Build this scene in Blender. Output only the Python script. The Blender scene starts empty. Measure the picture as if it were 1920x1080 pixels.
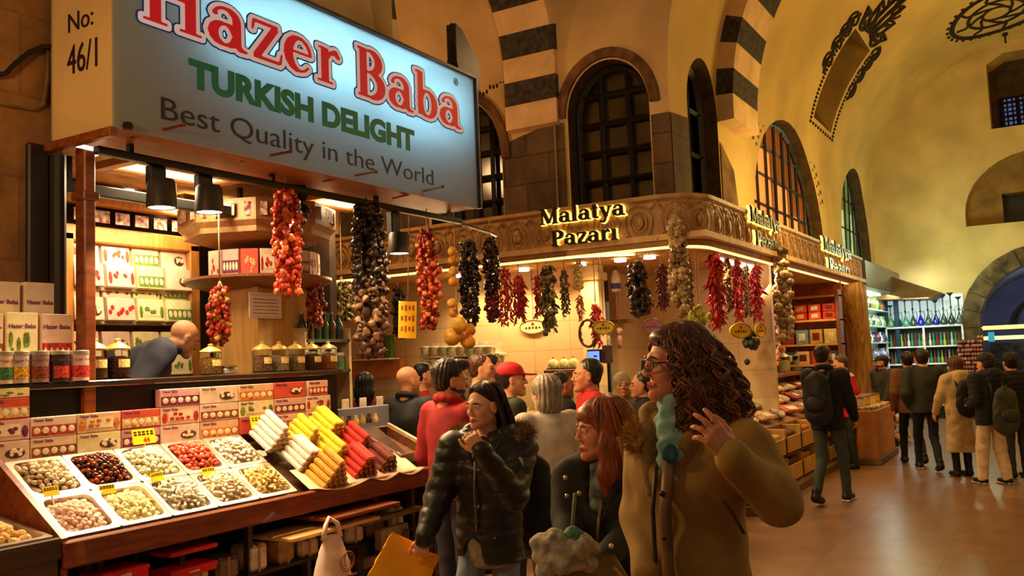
import bpy, bmesh, math, random
import numpy as np
from mathutils import Vector, Matrix, Euler
R = random.Random(7)
PI = math.pi
sc = bpy.context.scene
col = sc.collection

# ------------------------------------------------------------------ camera
F = 1700.0; CZ = 1.65
PITCH = math.atan(134.9 / F); ROLL = 0.04; YAW = math.radians(30.7)
FW = Vector((math.cos(PITCH) * math.cos(YAW), math.cos(PITCH) * math.sin(YAW), math.sin(PITCH)))
_r0 = Vector((math.sin(YAW), -math.cos(YAW), 0)); _u0 = _r0.cross(FW)
UP = _u0 * math.cos(ROLL) + _r0 * math.sin(ROLL)
RT = _r0 * math.cos(ROLL) - _u0 * math.sin(ROLL)
CAM = Vector((0, 0, CZ))
cam_data = bpy.data.cameras.new('camera'); cam = bpy.data.objects.new('camera', cam_data); col.objects.link(cam)
cam_data.sensor_width = 36; cam_data.lens = 36 * F / 1920; cam_data.clip_start = .05; cam_data.clip_end = 200
_m = Matrix((RT, UP, -FW)).transposed().to_4x4(); _m.translation = CAM
cam.matrix_world = _m
sc.camera = cam
sc.view_settings.view_transform = 'Standard'; sc.view_settings.look = 'None'
sc.view_settings.exposure = 0.0; sc.view_settings.gamma = 1.0; sc.view_settings.use_curve_mapping = False

# ------------------------------------------------------------------ world and lamps
w = bpy.data.worlds.new('world'); sc.world = w; w.use_nodes = True
w.node_tree.nodes['Background'].inputs[0].default_value = (.95, .62, .34, 1)
w.node_tree.nodes['Background'].inputs[1].default_value = .16

def lamp(kind, loc, watts, color, size=.1, target=None, spot=80, blend=.6, size_y=None):
    ld = bpy.data.lights.new('lamp_light', kind); ld.energy = watts; ld.color = color
    if kind == 'AREA':
        ld.size = size
        if size_y: ld.shape = 'RECTANGLE'; ld.size_y = size_y
    else: ld.shadow_soft_size = size
    if kind == 'SPOT': ld.spot_size = math.radians(spot); ld.spot_blend = blend
    o = bpy.data.objects.new('lamp_light', ld); col.objects.link(o); o.location = loc
    if target is not None:
        o.rotation_euler = (Vector(target) - Vector(loc)).to_track_quat('-Z', 'Y').to_euler()
    return o
WARM = (1, .70, .36); AMBER = (1, .58, .2); COOL = (.80, 1, .82); WHITE = (1, .88, .70)
# uplighters standing on the shop roofs and unseen point lights added high up to fill nave and passage
lamp('POINT', (12.0, 2.3, 3.75), 75, (1, .66, .20), .2)
lamp('POINT', (16.0, 2.3, 3.75), 60, (1, .72, .22), .2)
lamp('POINT', (17.5, -1.5, 5.4), 125, (1, .74, .24), .3)
lamp('POINT', (13.5, -1.2, 5.6), 66, (1, .68, .24), .3)
lamp('POINT', (20.6, 1.5, 3.5), 80, (.80, 1, .62), .2)
lamp('POINT', (7.6, 3.9, 4.6), 34, (1, .58, .24), .2)
lamp('POINT', (7.7, 7.0, 4.4), 60, (1, .58, .24), .25)
lamp('POINT', (4.5, -2.6, 4.8), 60, (1, .60, .28), .5)
lamp('POINT', (9.5, -2.0, 4.8), 70, (1, .62, .28), .5)
# lamp of the neighbouring stall to the left, and an unseen area light added under the big sign to brighten the aisle
lamp('POINT', (0.9, 3.5, 3.0), 100, (1, .60, .25), .15)
lamp('AREA', (4.6, 4.14, 2.92), 135, (1, .62, .27), 2.8, (4.6, 1.2, .6), size_y=.12)
lamp('AREA', (8.5, 5.0, 2.70), 40, (1, .62, .28), 2.6, (6.0, 3.6, 1.0), size_y=.12)
lamp('AREA', (11.5, 2.9, 2.70), 50, (1, .62, .28), .12, (10.6, 0.5, .8), size_y=3.0)

# ------------------------------------------------------------------ pixel rays (photo frame 1920x1080) to places in the bazaar
def ray(x, y): return FW + RT * ((x - 960) / F) + UP * ((540 - y) / F)
def onX(x, y, X): r = ray(x, y); return CAM + r * (X / r.x)
def onY(x, y, Y): r = ray(x, y); return CAM + r * (Y / r.y)
def onZ(x, y, Z): r = ray(x, y); return CAM + r * ((Z - CZ) / r.z)
def onD(x, y, d): return CAM + ray(x, y) * d

# ------------------------------------------------------------------ materials
def lin(c):
    return tuple((v / 12.92 if v <= .04045 else ((v + .055) / 1.055) ** 2.4) for v in [k / 255 for k in c])
_mats = {}
def M(c, rough=.6, metal=0, emit=0, noise=.18, scale=8, bump=0, spec=.4, key=None, trans=0, sub=0, c2=None, coat=0):
    """procedural principled material; c is an sRGB 0..255 colour"""
    k = (tuple(c), rough, metal, emit, noise, scale, bump, spec, key, trans, c2, coat, sub)
    if k in _mats: return _mats[k]
    m = bpy.data.materials.new('mat_%d' % len(_mats)); m.use_nodes = True; _mats[k] = m
    nt = m.node_tree; b = nt.nodes['Principled BSDF']
    L = lin(c)
    b.inputs['Roughness'].default_value = rough; b.inputs['Metallic'].default_value = metal
    b.inputs['Specular IOR Level'].default_value = spec
    if coat: b.inputs['Coat Weight'].default_value = coat
    if trans: b.inputs['Transmission Weight'].default_value = trans
    if sub: b.inputs['Subsurface Weight'].default_value = sub; b.inputs['Subsurface Radius'].default_value = (.01, .004, .002)
    if noise:
        tc = nt.nodes.new('ShaderNodeTexCoord'); n = nt.nodes.new('ShaderNodeTexNoise')
        n.inputs['Scale'].default_value = scale; n.inputs['Detail'].default_value = 5
        nt.links.new(tc.outputs['Object'], n.inputs['Vector'])
        r = nt.nodes.new('ShaderNodeValToRGB')
        L2 = lin(c2) if c2 else tuple(v * (1 - 2 * noise) for v in L)
        L1 = L if c2 else tuple(min(1, v * (1 + noise)) for v in L)
        r.color_ramp.elements[0].position = .35; r.color_ramp.elements[1].position = .65
        r.color_ramp.elements[0].color = (*L2, 1); r.color_ramp.elements[1].color = (*L1, 1)
        nt.links.new(n.outputs['Fac'], r.inputs['Fac']); nt.links.new(r.outputs['Color'], b.inputs['Base Color'])
        if bump:
            bp = nt.nodes.new('ShaderNodeBump'); bp.inputs['Strength'].default_value = bump; bp.inputs['Distance'].default_value = .02
            nt.links.new(n.outputs['Fac'], bp.inputs['Height']); nt.links.new(bp.outputs['Normal'], b.inputs['Normal'])
    else: b.inputs['Base Color'].default_value = (*L, 1)
    if emit:
        b.inputs['Emission Color'].default_value = (*L, 1); b.inputs['Emission Strength'].default_value = emit
    return m
def brickmat(c1, c2, cm, bw, bh, mortar=.02, rough=.85, bump=.5, vec='Object', swap=None, noise=.25, offs=.5, msm=.1):
    m = bpy.data.materials.new('mat_brick'); m.use_nodes = True; nt = m.node_tree; b = nt.nodes['Principled BSDF']
    tc = nt.nodes.new('ShaderNodeTexCoord'); br = nt.nodes.new('ShaderNodeTexBrick'); src = tc.outputs[vec]
    if swap:
        s = nt.nodes.new('ShaderNodeSeparateXYZ'); cb = nt.nodes.new('ShaderNodeCombineXYZ')
        nt.links.new(src, s.inputs[0])
        for i, a in enumerate(swap): nt.links.new(s.outputs['XYZ'.index(a)], cb.inputs[i])
        src = cb.outputs[0]
    nt.links.new(src, br.inputs['Vector'])
    br.inputs['Color1'].default_value = (*lin(c1), 1); br.inputs['Color2'].default_value = (*lin(c2), 1); br.inputs['Mortar'].default_value = (*lin(cm), 1)
    br.inputs['Scale'].default_value = 1; br.inputs['Brick Width'].default_value = bw; br.inputs['Row Height'].default_value = bh
    br.inputs['Mortar Size'].default_value = mortar; br.offset = offs; br.inputs['Mortar Smooth'].default_value = msm
    n = nt.nodes.new('ShaderNodeTexNoise'); n.inputs['Scale'].default_value = 3.5; n.inputs['Detail'].default_value = 8; n.inputs['Roughness'].default_value = .65
    nt.links.new(tc.outputs[vec], n.inputs['Vector'])
    mx = nt.nodes.new('ShaderNodeMix'); mx.data_type = 'RGBA'; mx.blend_type = 'MULTIPLY'; mx.inputs[0].default_value = 1
    rp = nt.nodes.new('ShaderNodeValToRGB'); rp.color_ramp.elements[0].position = .3; rp.color_ramp.elements[1].position = .7
    v = 1 - 2 * noise; rp.color_ramp.elements[0].color = (v, v, v, 1); rp.color_ramp.elements[1].color = (1, 1, 1, 1)
    nt.links.new(n.outputs['Fac'], rp.inputs['Fac']); nt.links.new(br.outputs['Color'], mx.inputs[6]); nt.links.new(rp.outputs['Color'], mx.inputs[7])
    nt.links.new(mx.outputs[2], b.inputs['Base Color']); b.inputs['Roughness'].default_value = rough
    if bump:
        bp = nt.nodes.new('ShaderNodeBump'); bp.inputs['Strength'].default_value = bump; bp.inputs['Distance'].default_value = .02
        ad = nt.nodes.new('ShaderNodeMath'); ad.operation = 'SUBTRACT'
        nt.links.new(n.outputs['Fac'], ad.inputs[0]); nt.links.new(br.outputs['Fac'], ad.inputs[1])
        nt.links.new(ad.outputs[0], bp.inputs['Height']); nt.links.new(bp.outputs['Normal'], b.inputs['Normal'])
    return m
def woodmat(c, c2, rough=.45, axis='X', scale=6, coat=0):
    m = bpy.data.materials.new('mat_wood'); m.use_nodes = True; nt = m.node_tree; b = nt.nodes['Principled BSDF']
    tc = nt.nodes.new('ShaderNodeTexCoord'); mp = nt.nodes.new('ShaderNodeMapping'); n = nt.nodes.new('ShaderNodeTexNoise')
    mp.inputs['Scale'].default_value = {'X': (1, 9, 9), 'Y': (9, 1, 9), 'Z': (9, 9, 1)}[axis]
    n.inputs['Scale'].default_value = scale * .5; n.inputs['Detail'].default_value = 7; n.inputs['Distortion'].default_value = .6
    nt.links.new(tc.outputs['Object'], mp.inputs[0]); nt.links.new(mp.outputs[0], n.inputs['Vector'])
    r = nt.nodes.new('ShaderNodeValToRGB'); r.color_ramp.elements[0].position = .32; r.color_ramp.elements[1].position = .68
    r.color_ramp.elements[0].color = (*lin(c2), 1); r.color_ramp.elements[1].color = (*lin(c), 1)
    nt.links.new(n.outputs['Fac'], r.inputs['Fac']); nt.links.new(r.outputs['Color'], b.inputs['Base Color'])
    b.inputs['Roughness'].default_value = rough
    if coat: b.inputs['Coat Weight'].default_value = coat
    return m
def glassmat(c=(235, 245, 240), rough=.03):
    m = bpy.data.materials.new('mat_glass'); m.use_nodes = True; b = m.node_tree.nodes['Principled BSDF']
    b.inputs['Base Color'].default_value = (*lin(c), 1); b.inputs['Roughness'].default_value = rough; b.inputs['Transmission Weight'].default_value = 1
    b.inputs['IOR'].default_value = 1.12
    return m

# ------------------------------------------------------------------ mesh tools
class MB:
    def __init__(s): s.v = []; s.f = []; s.mi = []; s.cur = 0
    def add(s, vs, fs, T=None):
        n = len(s.v)
        s.v += [tuple(T @ Vector(v)) for v in vs] if T is not None else [tuple(v) for v in vs]
        s.f += [tuple(i + n for i in f) for f in fs]; s.mi += [s.cur] * len(fs)
        return s
    def box(s, c, d, b=.0, T=None):
        c = Vector(c); h = [k / 2 for k in d]; b = min(b, min(h) * .9)
        if b <= 0:
            vs = [(c.x + sx * h[0], c.y + sy * h[1], c.z + sz * h[2]) for sx in (-1, 1) for sy in (-1, 1) for sz in (-1, 1)]
            return s.add(vs, [(0, 1, 3, 2), (4, 6, 7, 5), (0, 4, 5, 1), (2, 3, 7, 6), (0, 2, 6, 4), (1, 5, 7, 3)], T)
        vs = []; ix = {}
        for sx in (-1, 1):
            for sy in (-1, 1):
                for sz in (-1, 1):
                    for a in range(3):
                        p = [sx * (h[0] - b), sy * (h[1] - b), sz * (h[2] - b)]
                        p[a] = (sx, sy, sz)[a] * h[a]
                        ix[(sx, sy, sz, a)] = len(vs); vs.append((c.x + p[0], c.y + p[1], c.z + p[2]))
        fs = []
        def orient(f):
            p = [Vector(vs[i]) for i in f]; n = (p[1] - p[0]).cross(p[2] - p[0]); ctr = sum(p, Vector()) / len(p)
            return f if n.dot(ctr - c) > 0 else f[::-1]
        for a in range(3):
            o1, o2 = [k for k in range(3) if k != a]
            for sg in (-1, 1):
                f = []
                for q1, q2 in ((-1, -1), (1, -1), (1, 1), (-1, 1)):
                    k = [0, 0, 0]; k[a] = sg; k[o1] = q1; k[o2] = q2; f.append(ix[(*k, a)])
                fs.append(orient(tuple(f)))
        for a in range(3):
            o1, o2 = [k for k in range(3) if k != a]
            for q1 in (-1, 1):
                for q2 in (-1, 1):
                    k1 = [0, 0, 0]; k1[o1] = q1; k1[o2] = q2; k2 = list(k1); k1[a] = -1; k2[a] = 1
                    fs.append(orient((ix[(*k1, o1)], ix[(*k2, o1)], ix[(*k2, o2)], ix[(*k1, o2)])))
        for sx in (-1, 1):
            for sy in (-1, 1):
                for sz in (-1, 1): fs.append(orient(tuple(ix[(sx, sy, sz, a)] for a in range(3))))
        return s.add(vs, fs, T)
    def lathe(s, prof, c=(0, 0, 0), n=16, T=None, caps=True):
        vs = []; fs = []
        for (r, z) in prof:
            for i in range(n):
                a = 2 * PI * i / n; vs.append((c[0] + r * math.cos(a), c[1] + r * math.sin(a), c[2] + z))
        for j in range(len(prof) - 1):
            for i in range(n):
                k = (i + 1) % n; fs.append((j * n + i, j * n + k, (j + 1) * n + k, (j + 1) * n + i))
        if caps:
            fs.append(tuple(range(n))[::-1]); fs.append(tuple((len(prof) - 1) * n + i for i in range(n)))
        return s.add(vs, fs, T)
    def ell(s, c, r, n=10, m=7, T=None, jit=0):
        vs = [(c[0], c[1], c[2] - r[2])]; fs = []
        for j in range(1, m):
            t = -PI / 2 + PI * j / m
            for i in range(n):
                a = 2 * PI * i / n; k = 1 + (R.random() - .5) * jit
                vs.append((c[0] + r[0] * k * math.cos(t) * math.cos(a), c[1] + r[1] * k * math.cos(t) * math.sin(a), c[2] + r[2] * k * math.sin(t)))
        vs.append((c[0], c[1], c[2] + r[2])); top = len(vs) - 1
        for i in range(n):
            k = (i + 1) % n; fs.append((0, 1 + k, 1 + i)); fs.append((top, 1 + (m - 2) * n + i, 1 + (m - 2) * n + k))
            for j in range(m - 2): fs.append((1 + j * n + i, 1 + j * n + k, 1 + (j + 1) * n + k, 1 + (j + 1) * n + i))
        return s.add(vs, fs, T)
    def tube(s, pts, r, n=6, T=None, closed=False):
        pts = [Vector(p) for p in pts]; N = len(pts); rr = r if isinstance(r, (list, tuple)) else [r] * N
        vs = []; fs = []; ref = None
        for i, p in enumerate(pts):
            a = pts[(i - 1) % N] if (closed or i > 0) else pts[0]; b = pts[(i + 1) % N] if (closed or i < N - 1) else pts[-1]
            d = (b - a); d = d.normalized() if d.length > 1e-9 else Vector((0, 0, 1))
            if ref is None: ref = Vector((1, 0, 0)) if abs(d.x) < .8 else Vector((0, 1, 0))
            u = (ref - d * ref.dot(d)).normalized(); v = d.cross(u); ref = u
            for k in range(n):
                an = 2 * PI * k / n; vs.append(p + (u * math.cos(an) + v * math.sin(an)) * rr[i])
        for i in range(N if closed else N - 1):
            for k in range(n):
                q = (k + 1) % n; j = (i + 1) % N; fs.append((i * n + k, i * n + q, j * n + q, j * n + k))
        if not closed: fs.append(tuple(range(n))[::-1]); fs.append(tuple((N - 1) * n + k for k in range(n)))
        return s.add(vs, fs, T)
    def prism(s, poly, axis, lo, hi, T=None):
        """extrude a 2D polygon; axis is the extrusion axis, the polygon lies in the other two (in XYZ order)"""
        n = len(poly); o = [k for k in range(3) if k != axis]; vs = []
        for h in (lo, hi):
            for p in poly:
                q = [0, 0, 0]; q[axis] = h; q[o[0]] = p[0]; q[o[1]] = p[1]; vs.append(q)
        fs = [tuple(range(n)), tuple(range(2 * n - 1, n - 1, -1))] + [(i, i + n, (i + 1) % n + n, (i + 1) % n) for i in range(n)]
        return s.add(vs, fs, T)
    def mesh(s, name, mats, smooth=False):
        me = bpy.data.meshes.new(name); me.from_pydata(s.v, [], s.f)
        for m in (mats if isinstance(mats, (list, tuple)) else [mats]): me.materials.append(m)
        if isinstance(mats, (list, tuple)): me.polygons.foreach_set('material_index', s.mi)
        bm = bmesh.new(); bm.from_mesh(me); bmesh.ops.recalc_face_normals(bm, faces=bm.faces); bm.to_mesh(me); bm.free()
        if smooth:
            me.polygons.foreach_set('use_smooth', [True] * len(me.polygons))
            if smooth != 'all': me.set_sharp_from_angle(angle=math.radians(smooth if smooth > 1 else 40))
        return me
    def build(s, name, mats, parent=None, smooth=False, **tg):
        return put(name, s.mesh(name, mats, smooth), parent, **tg)
def put(name, me, parent=None, loc=None, T=None, label=None, cat=None, group=None, kind=None):
    o = bpy.data.objects.new(name, me); col.objects.link(o)
    if parent is not None: o.parent = parent
    if T is not None: o.matrix_local = T
    if loc is not None: o.location = loc
    return tag(o, label, cat, group, kind)
def tag(o, label=None, cat=None, group=None, kind=None):
    if label: o['label'] = label
    if cat: o['category'] = cat
    if group: o['group'] = group
    if kind: o['kind'] = kind
    return o
def thing(name, label, cat, loc=(0, 0, 0), rz=0, group=None, T=None):
    o = bpy.data.objects.new(name, None); col.objects.link(o); o.empty_display_size = .05
    o.location = loc; o.rotation_euler = (0, 0, rz)
    if T is not None: o.matrix_world = T
    return tag(o, label, cat, group)
def copy_tree(o, parent=None):
    c = o.copy(); col.objects.link(c)
    if parent is not None: c.parent = parent
    for ch in o.children: copy_tree(ch, c)
    return c
def S(o): o['kind'] = 'structure'; return o
def flat(poly, holes, to3, name, mat, depth=None, parent=None, rmat=None):
    """planar sheet with holes; to3 maps (a,b,d) to a point; depth gives every hole a reveal of that depth"""
    bm = bmesh.new(); es = []
    for loop in [poly] + holes:
        vs = [bm.verts.new(to3(a, b, 0)) for a, b in loop]
        es += [bm.edges.new((vs[i], vs[(i + 1) % len(vs)])) for i in range(len(vs))]
    bmesh.ops.triangle_fill(bm, use_beauty=True, use_dissolve=False, edges=es)
    if depth:
        for loop in holes:
            a = [bm.verts.new(to3(p, q, 0)) for p, q in loop]; b = [bm.verts.new(to3(p, q, depth)) for p, q in loop]
            for i in range(len(loop)):
                k = (i + 1) % len(loop); f = bm.faces.new((a[i], a[k], b[k], b[i]))
                if rmat: f.material_index = 1
    me = bpy.data.meshes.new(name); bm.to_mesh(me); bm.free(); me.materials.append(mat)
    if rmat: me.materials.append(rmat)
    return put(name, me, parent)
def arch(x0, x1, zb, zs, apex=None, n=18, pointed=0):
    """outline of an arched opening from z=zb to springing zs; apex height optional"""
    cx = (x0 + x1) / 2; r = (x1 - x0) / 2; h = (apex - zs) if apex else r
    pts = [(x0, zb), (x1, zb)]
    for i in range(n + 1):
        a = PI * i / n; pts.append((cx + r * math.cos(a), zs + h * math.sin(a) ** (1 - pointed * .3)))
    return pts
def font_text(name, body, size, mat, parent, T, bold=0, ext=.002, sx=1, shear=0, align='LEFT', sp=1):
    cu = bpy.data.curves.new(name, 'FONT'); cu.body = body; cu.size = size; cu.offset = bold; cu.extrude = ext
    cu.align_x = align; cu.shear = shear; cu.space_character = sp; cu.materials.append(mat); cu.resolution_u = 4
    o = bpy.data.objects.new(name, cu); col.objects.link(o)
    if parent is not None: o.parent = parent
    o.matrix_local = T @ Matrix.Diagonal((sx, 1, 1, 1))
    return o
def frame(o, x, y):
    """matrix with origin o, local x along x, local y along y"""
    x = Vector(x).normalized(); y = Vector(y); y = (y - x * y.dot(x)).normalized(); z = x.cross(y)
    m = Matrix((x, y, z)).transposed().to_4x4(); m.translation = o
    return m
FACE = lambda X, Y, Z: frame((X, Y, Z), (1, 0, 0), (0, 0, 1))      # writing on a face looking towards -Y
FACEX = lambda X, Y, Z: frame((X, Y, Z), (0, -1, 0), (0, 0, 1))    # writing on a face looking towards -X
# ================================================================== the setting
plaster = M((206, 172, 118), .9, noise=.10, scale=1.3, bump=.25)
plaster2 = M((214, 184, 112), .9, noise=.09, scale=.9, bump=.2)
stone = brickmat((120, 92, 58), (98, 74, 46), (84, 62, 40), .62, .34, .012, bump=.8, swap='YZX', noise=.34)
stoneL = brickmat((168, 118, 62), (156, 108, 54), (146, 100, 52), .95, .46, .008, bump=.7, swap='XZY', noise=.33)
dark = M((22, 17, 13), .6)
ironm = M((30, 22, 15), .5)
floor_m = brickmat((158, 118, 84), (146, 106, 74), (126, 90, 62), 1.15, .85, .006, rough=.30, bump=.06, swap='XYZ', noise=.2)
S(MB().box((13, 3, -.05), (50, 26, .1)).build('floor', floor_m))

# --- upper wall over the first stall and its stone pier
S(MB().box((-1.0, 5.1, 4.3), (8.2, .6, 8.6)).build('wall_stall_pier', stoneL))
S(MB().box((4.65, 5.1, 5.9), (3.1, .6, 5.4)).build('wall_over_stall', plaster))
S(MB().box((5.80, 5.98, 1.6), (.08, 1.56, 3.2)).build('wall_stall_side', M((60, 44, 30))))
S(MB().box((4.4, 6.75, 1.6), (2.9, .1, 3.2)).build('wall_stall_back', M((70, 46, 26))))
S(MB().box((4.6, 5.75, 3.1), (3.0, 1.95, .08)).build('ceiling_stall', M((200, 160, 104), .7)))
# dark wiring and dark upright strip on the pier
t = thing('wall_cable', 'black cables drooping across the stone pier left of the big lit sign', 'cable', (2.5, 4.78, 3.4))
t.location = (0, 0, 0)
MB().tube([onY(x, y, 4.76) for x, y in ((-20, 142), (10, 138), (30, 118), (55, 98), (80, 88), (102, 86))], .014, 8).build('cable', M((25, 22, 20), .5), t, 'all')
MB().tube([onY(x, y, 4.77) for x, y in ((-20, 190), (20, 198), (60, 205), (80, 195), (88, 150), (90, 95))], .008, 8).build('cable', M((120, 96, 60), .5), t, 'all')
t = MB().tube([(3.03, 4.74, 2.9), (3.03, 4.74, 1.64)], .045, 10).box((2.93, 4.77, 2.3), (.12, .04, 1.3), .01).build('pier_strip', M((34, 22, 14), .5), None, 30)
tag(t, 'dark upright strip running down the stone pier beside the stall post', 'pipe')

# --- crossing wall that carries the big window (faces -X)
VC = 4.75; VR = 3.45                                   # nave vault: centre height and radius, axis along X at Y=0
to9 = lambda a, b, d: (9.35 + d, a, b)
win1 = arch(3.68, 4.70, 3.0, 4.45, 5.04)
top = [(math.sqrt(max(0, VR * VR - (z - VC) ** 2)), z) for z in (4.75, 5.3, 5.9, 6.5, 7.1, 7.6, 8.0)]
win0 = arch(5.62, 6.7, 3.0, 4.1, 4.9)
outl = [(14, 2.78), (14, 9.0), (.9, 9.0)] + [(a, b) for a, b in top[::-1]] + [(3.45, 2.78)]
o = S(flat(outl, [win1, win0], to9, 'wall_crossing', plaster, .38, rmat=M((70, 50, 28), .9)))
# rough darker masonry courses below the plaster
t = S(flat([(3.44, 2.8), (3.44, 4.30), (3.66, 4.30), (3.66, 2.8)], [], lambda a, b, d: (9.33, a, b), 'trim_1', stone))
t = S(flat([(4.74, 2.8), (4.74, 4.40), (5.10, 4.38), (5.55, 4.28), (5.6, 4.1), (5.6, 2.8)], [], lambda a, b, d: (9.33, a, b), 'trim_2', stone))
t = S(flat([(6.75, 2.8), (6.75, 4.1), (8.2, 4.3), (14, 4.3), (14, 2.8)], [], lambda a, b, d: (9.33, a, b), 'trim_3', stone))
# stone arch trim round the window
def ring_pts(y0, y1, zs, apex, wdt):
    c = (y0 + y1) / 2; r = (y1 - y0) / 2; n = 20
    inn = [(c + r * math.cos(PI * i / n), zs + (apex - zs) * math.sin(PI * i / n)) for i in range(n + 1)]
    out = [(c + (r + wdt) * math.cos(PI * i / n), zs + (apex - zs + wdt) * math.sin(PI * i / n)) for i in range(n + 1)]
    return inn, out
def archring(y0, y1, zs, apex, wdt, tf, name, mat):
    inn, out = ring_pts(y0, y1, zs, apex, wdt); mb = MB(); n = len(inn)
    vs = [tf(a, b, 0) for a, b in inn] + [tf(a, b, 0) for a, b in out] + [tf(a, b, -.05) for a, b in inn] + [tf(a, b, -.05) for a, b in out]
    fs = []
    for i in range(n - 1):
        fs += [(2 * n + i, 2 * n + i + 1, 3 * n + i + 1, 3 * n + i), (3 * n + i, 3 * n + i + 1, n + i + 1, n + i), (2 * n + i, 2 * n + i + 1, i + 1, i)]
    mb.add(vs, fs); return mb.build(name, mat)
rimmat = M((112, 78, 44), .9, noise=.3, scale=5, bump=.5)
S(archring(3.66, 4.72, 4.45, 5.06, .11, to9, 'trim_4', rimmat)); S(archring(5.60, 6.72, 4.1, 4.92, .11, to9, 'trim_5', rimmat))

glassd = M((54, 46, 24), .15, noise=.3, scale=2, spec=.8)
def lattice(name, tf, y0, y1, zb, zs, apex, ny, nz, bar=.035, gm=None, label=None, d=.22, pane=True):
    root = bpy.data.objects.new(name, None); col.objects.link(root); S(root)
    mb = MB()
    c = (y0 + y1) / 2; r = (y1 - y0) / 2
    hz = lambda y: zs + (apex - zs) * math.sqrt(max(0, 1 - ((y - c) / r) ** 2))
    for i in range(1, ny):
        y = y0 + (y1 - y0) * i / ny; mb.tube([tf(y, zb, d), tf(y, hz(y), d)], bar, 4)
    for j in range(1, nz):
        z = zb + (apex - zb) * j / nz
        e = r * math.sqrt(max(0, 1 - max(0, (z - zs) / (apex - zs)) ** 2)) if z > zs else r
        mb.tube([tf(c - e, z, d), tf(c + e, z, d)], bar, 4)
    pts = arch(y0 + bar, y1 - bar, zb, zs, apex - bar)
    mb.tube([tf(a, b, d) for a, b in pts], bar * 1.5, 4, closed=True)
    mb.build('window_frame', ironm, root)
    if pane:
        g = flat(arch(y0, y1, zb, zs, apex), [], lambda a, b, q: tf(a, b, d + .06), 'pane', gm or glassd, parent=root)
    return root
lattice('window_1', to9, 3.68, 4.70, 3.0, 4.45, 5.04, 3, 6)
lattice('window_2', to9, 5.62, 6.70, 3.0, 4.1, 4.9, 4, 6)

# --- nave side wall (faces -Y) with the arched windows over the shops
toY = lambda a, b, d: (a, (3.45 if b < VC else math.sqrt(VR * VR - (b - VC) ** 2)) + d, b)
wA = arch(9.95, 11.05, 3.0, 4.55, 5.2); wB = arch(12.45, 16.95, 2.9, 3.15, 5.28, pointed=.25); wC = arch(18.6, 21.9, 2.9, 3.4, 5.42, pointed=.25)
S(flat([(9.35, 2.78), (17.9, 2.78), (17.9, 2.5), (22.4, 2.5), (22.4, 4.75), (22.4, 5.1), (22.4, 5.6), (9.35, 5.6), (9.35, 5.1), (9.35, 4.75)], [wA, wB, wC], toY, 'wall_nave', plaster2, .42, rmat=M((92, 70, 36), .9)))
t = S(flat([(9.36, 2.8), (9.36, 4.3), (9.92, 4.35), (9.92, 2.8)], [], lambda a, b, d: (a, 3.435, b), 'trim_6', brickmat((112, 84, 46), (96, 70, 38), (80, 58, 34), .62, .34, .012, bump=.8, swap='XZY', noise=.34)))
t = S(flat([(11.08, 2.8), (11.08, 4.3), (11.6, 4.0), (11.9, 2.8)], [], lambda a, b, d: (a, 3.435, b), 'trim_7', M((120, 88, 46), .9, noise=.3, scale=3, bump=.5)))
lattice('window_3', toY, 9.95, 11.05, 3.0, 4.55, 5.2, 2, 4, gm=M((20, 15, 11), .3))
def lattice_p(name, x0, x1, zb, zs, apex, nx, nz, gm, bar=.045):
    root = bpy.data.objects.new(name, None); col.objects.link(root); S(root); mb = MB(); d = .2
    c = (x0 + x1) / 2; r = (x1 - x0) / 2
    hz = lambda x: zs + (apex - zs) * max(0, 1 - ((x - c) / r) ** 2) ** (.5 * .925)
    for i in range(1, nx): x = x0 + (x1 - x0) * i / nx; mb.tube([toY(x, zb, d), toY(x, hz(x), d)], bar, 4)
    for j in range(1, nz):
        z = zb + (apex - zb) * j / nz
        e = r if z < zs else r * math.sqrt(max(0, 1 - ((z - zs) / (apex - zs)) ** 2))
        mb.tube([toY(c - e, z, d), toY(c + e, z, d)], bar, 4)
    mb.tube([toY(a, b, d) for a, b in arch(x0 + .04, x1 - .04, zb, zs, apex - .04, pointed=.25)], bar * 1.6, 4, closed=True)
    mb.build('window_frame', ironm, root)
    flat(arch(x0, x1, zb, zs, apex, pointed=.25), [], lambda a, b, q: toY(a, b, d + .05), 'pane', gm, parent=root)
    return root
r4 = lattice_p('window_4', 12.45, 16.95, 2.9, 3.15, 5.28, 9, 5, M((150, 78, 28), .4, emit=.4, noise=.3, scale=.8), .026)
for k, (a, b, c, d) in enumerate(((12.9, 13.25, 3.0, 4.0), (13.35, 14.3, 3.0, 4.75), (14.6, 15.3, 3.0, 4.3), (15.5, 16.1, 3.0, 3.9))):   # lit curtains behind the bars
    MB().box(((a + b) / 2, 3.675, (c + d) / 2), (b - a, .02, d - c)).build('curtain', M((255, 142, 66), .8, emit=.95, noise=.12), r4)
r5 = lattice_p('window_5', 18.6, 21.9, 2.9, 3.4, 5.42, 7, 4, M((110, 126, 74), .4, emit=.4, noise=.4, scale=1.2), .018)
for a in (18.9, 19.5, 20.0, 20.9): MB().box((a, 3.675, 3.7), (.26, .02, 1.7)).build('curtain', M((176, 196, 132), .8, emit=.7, noise=.3), r5)

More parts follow.
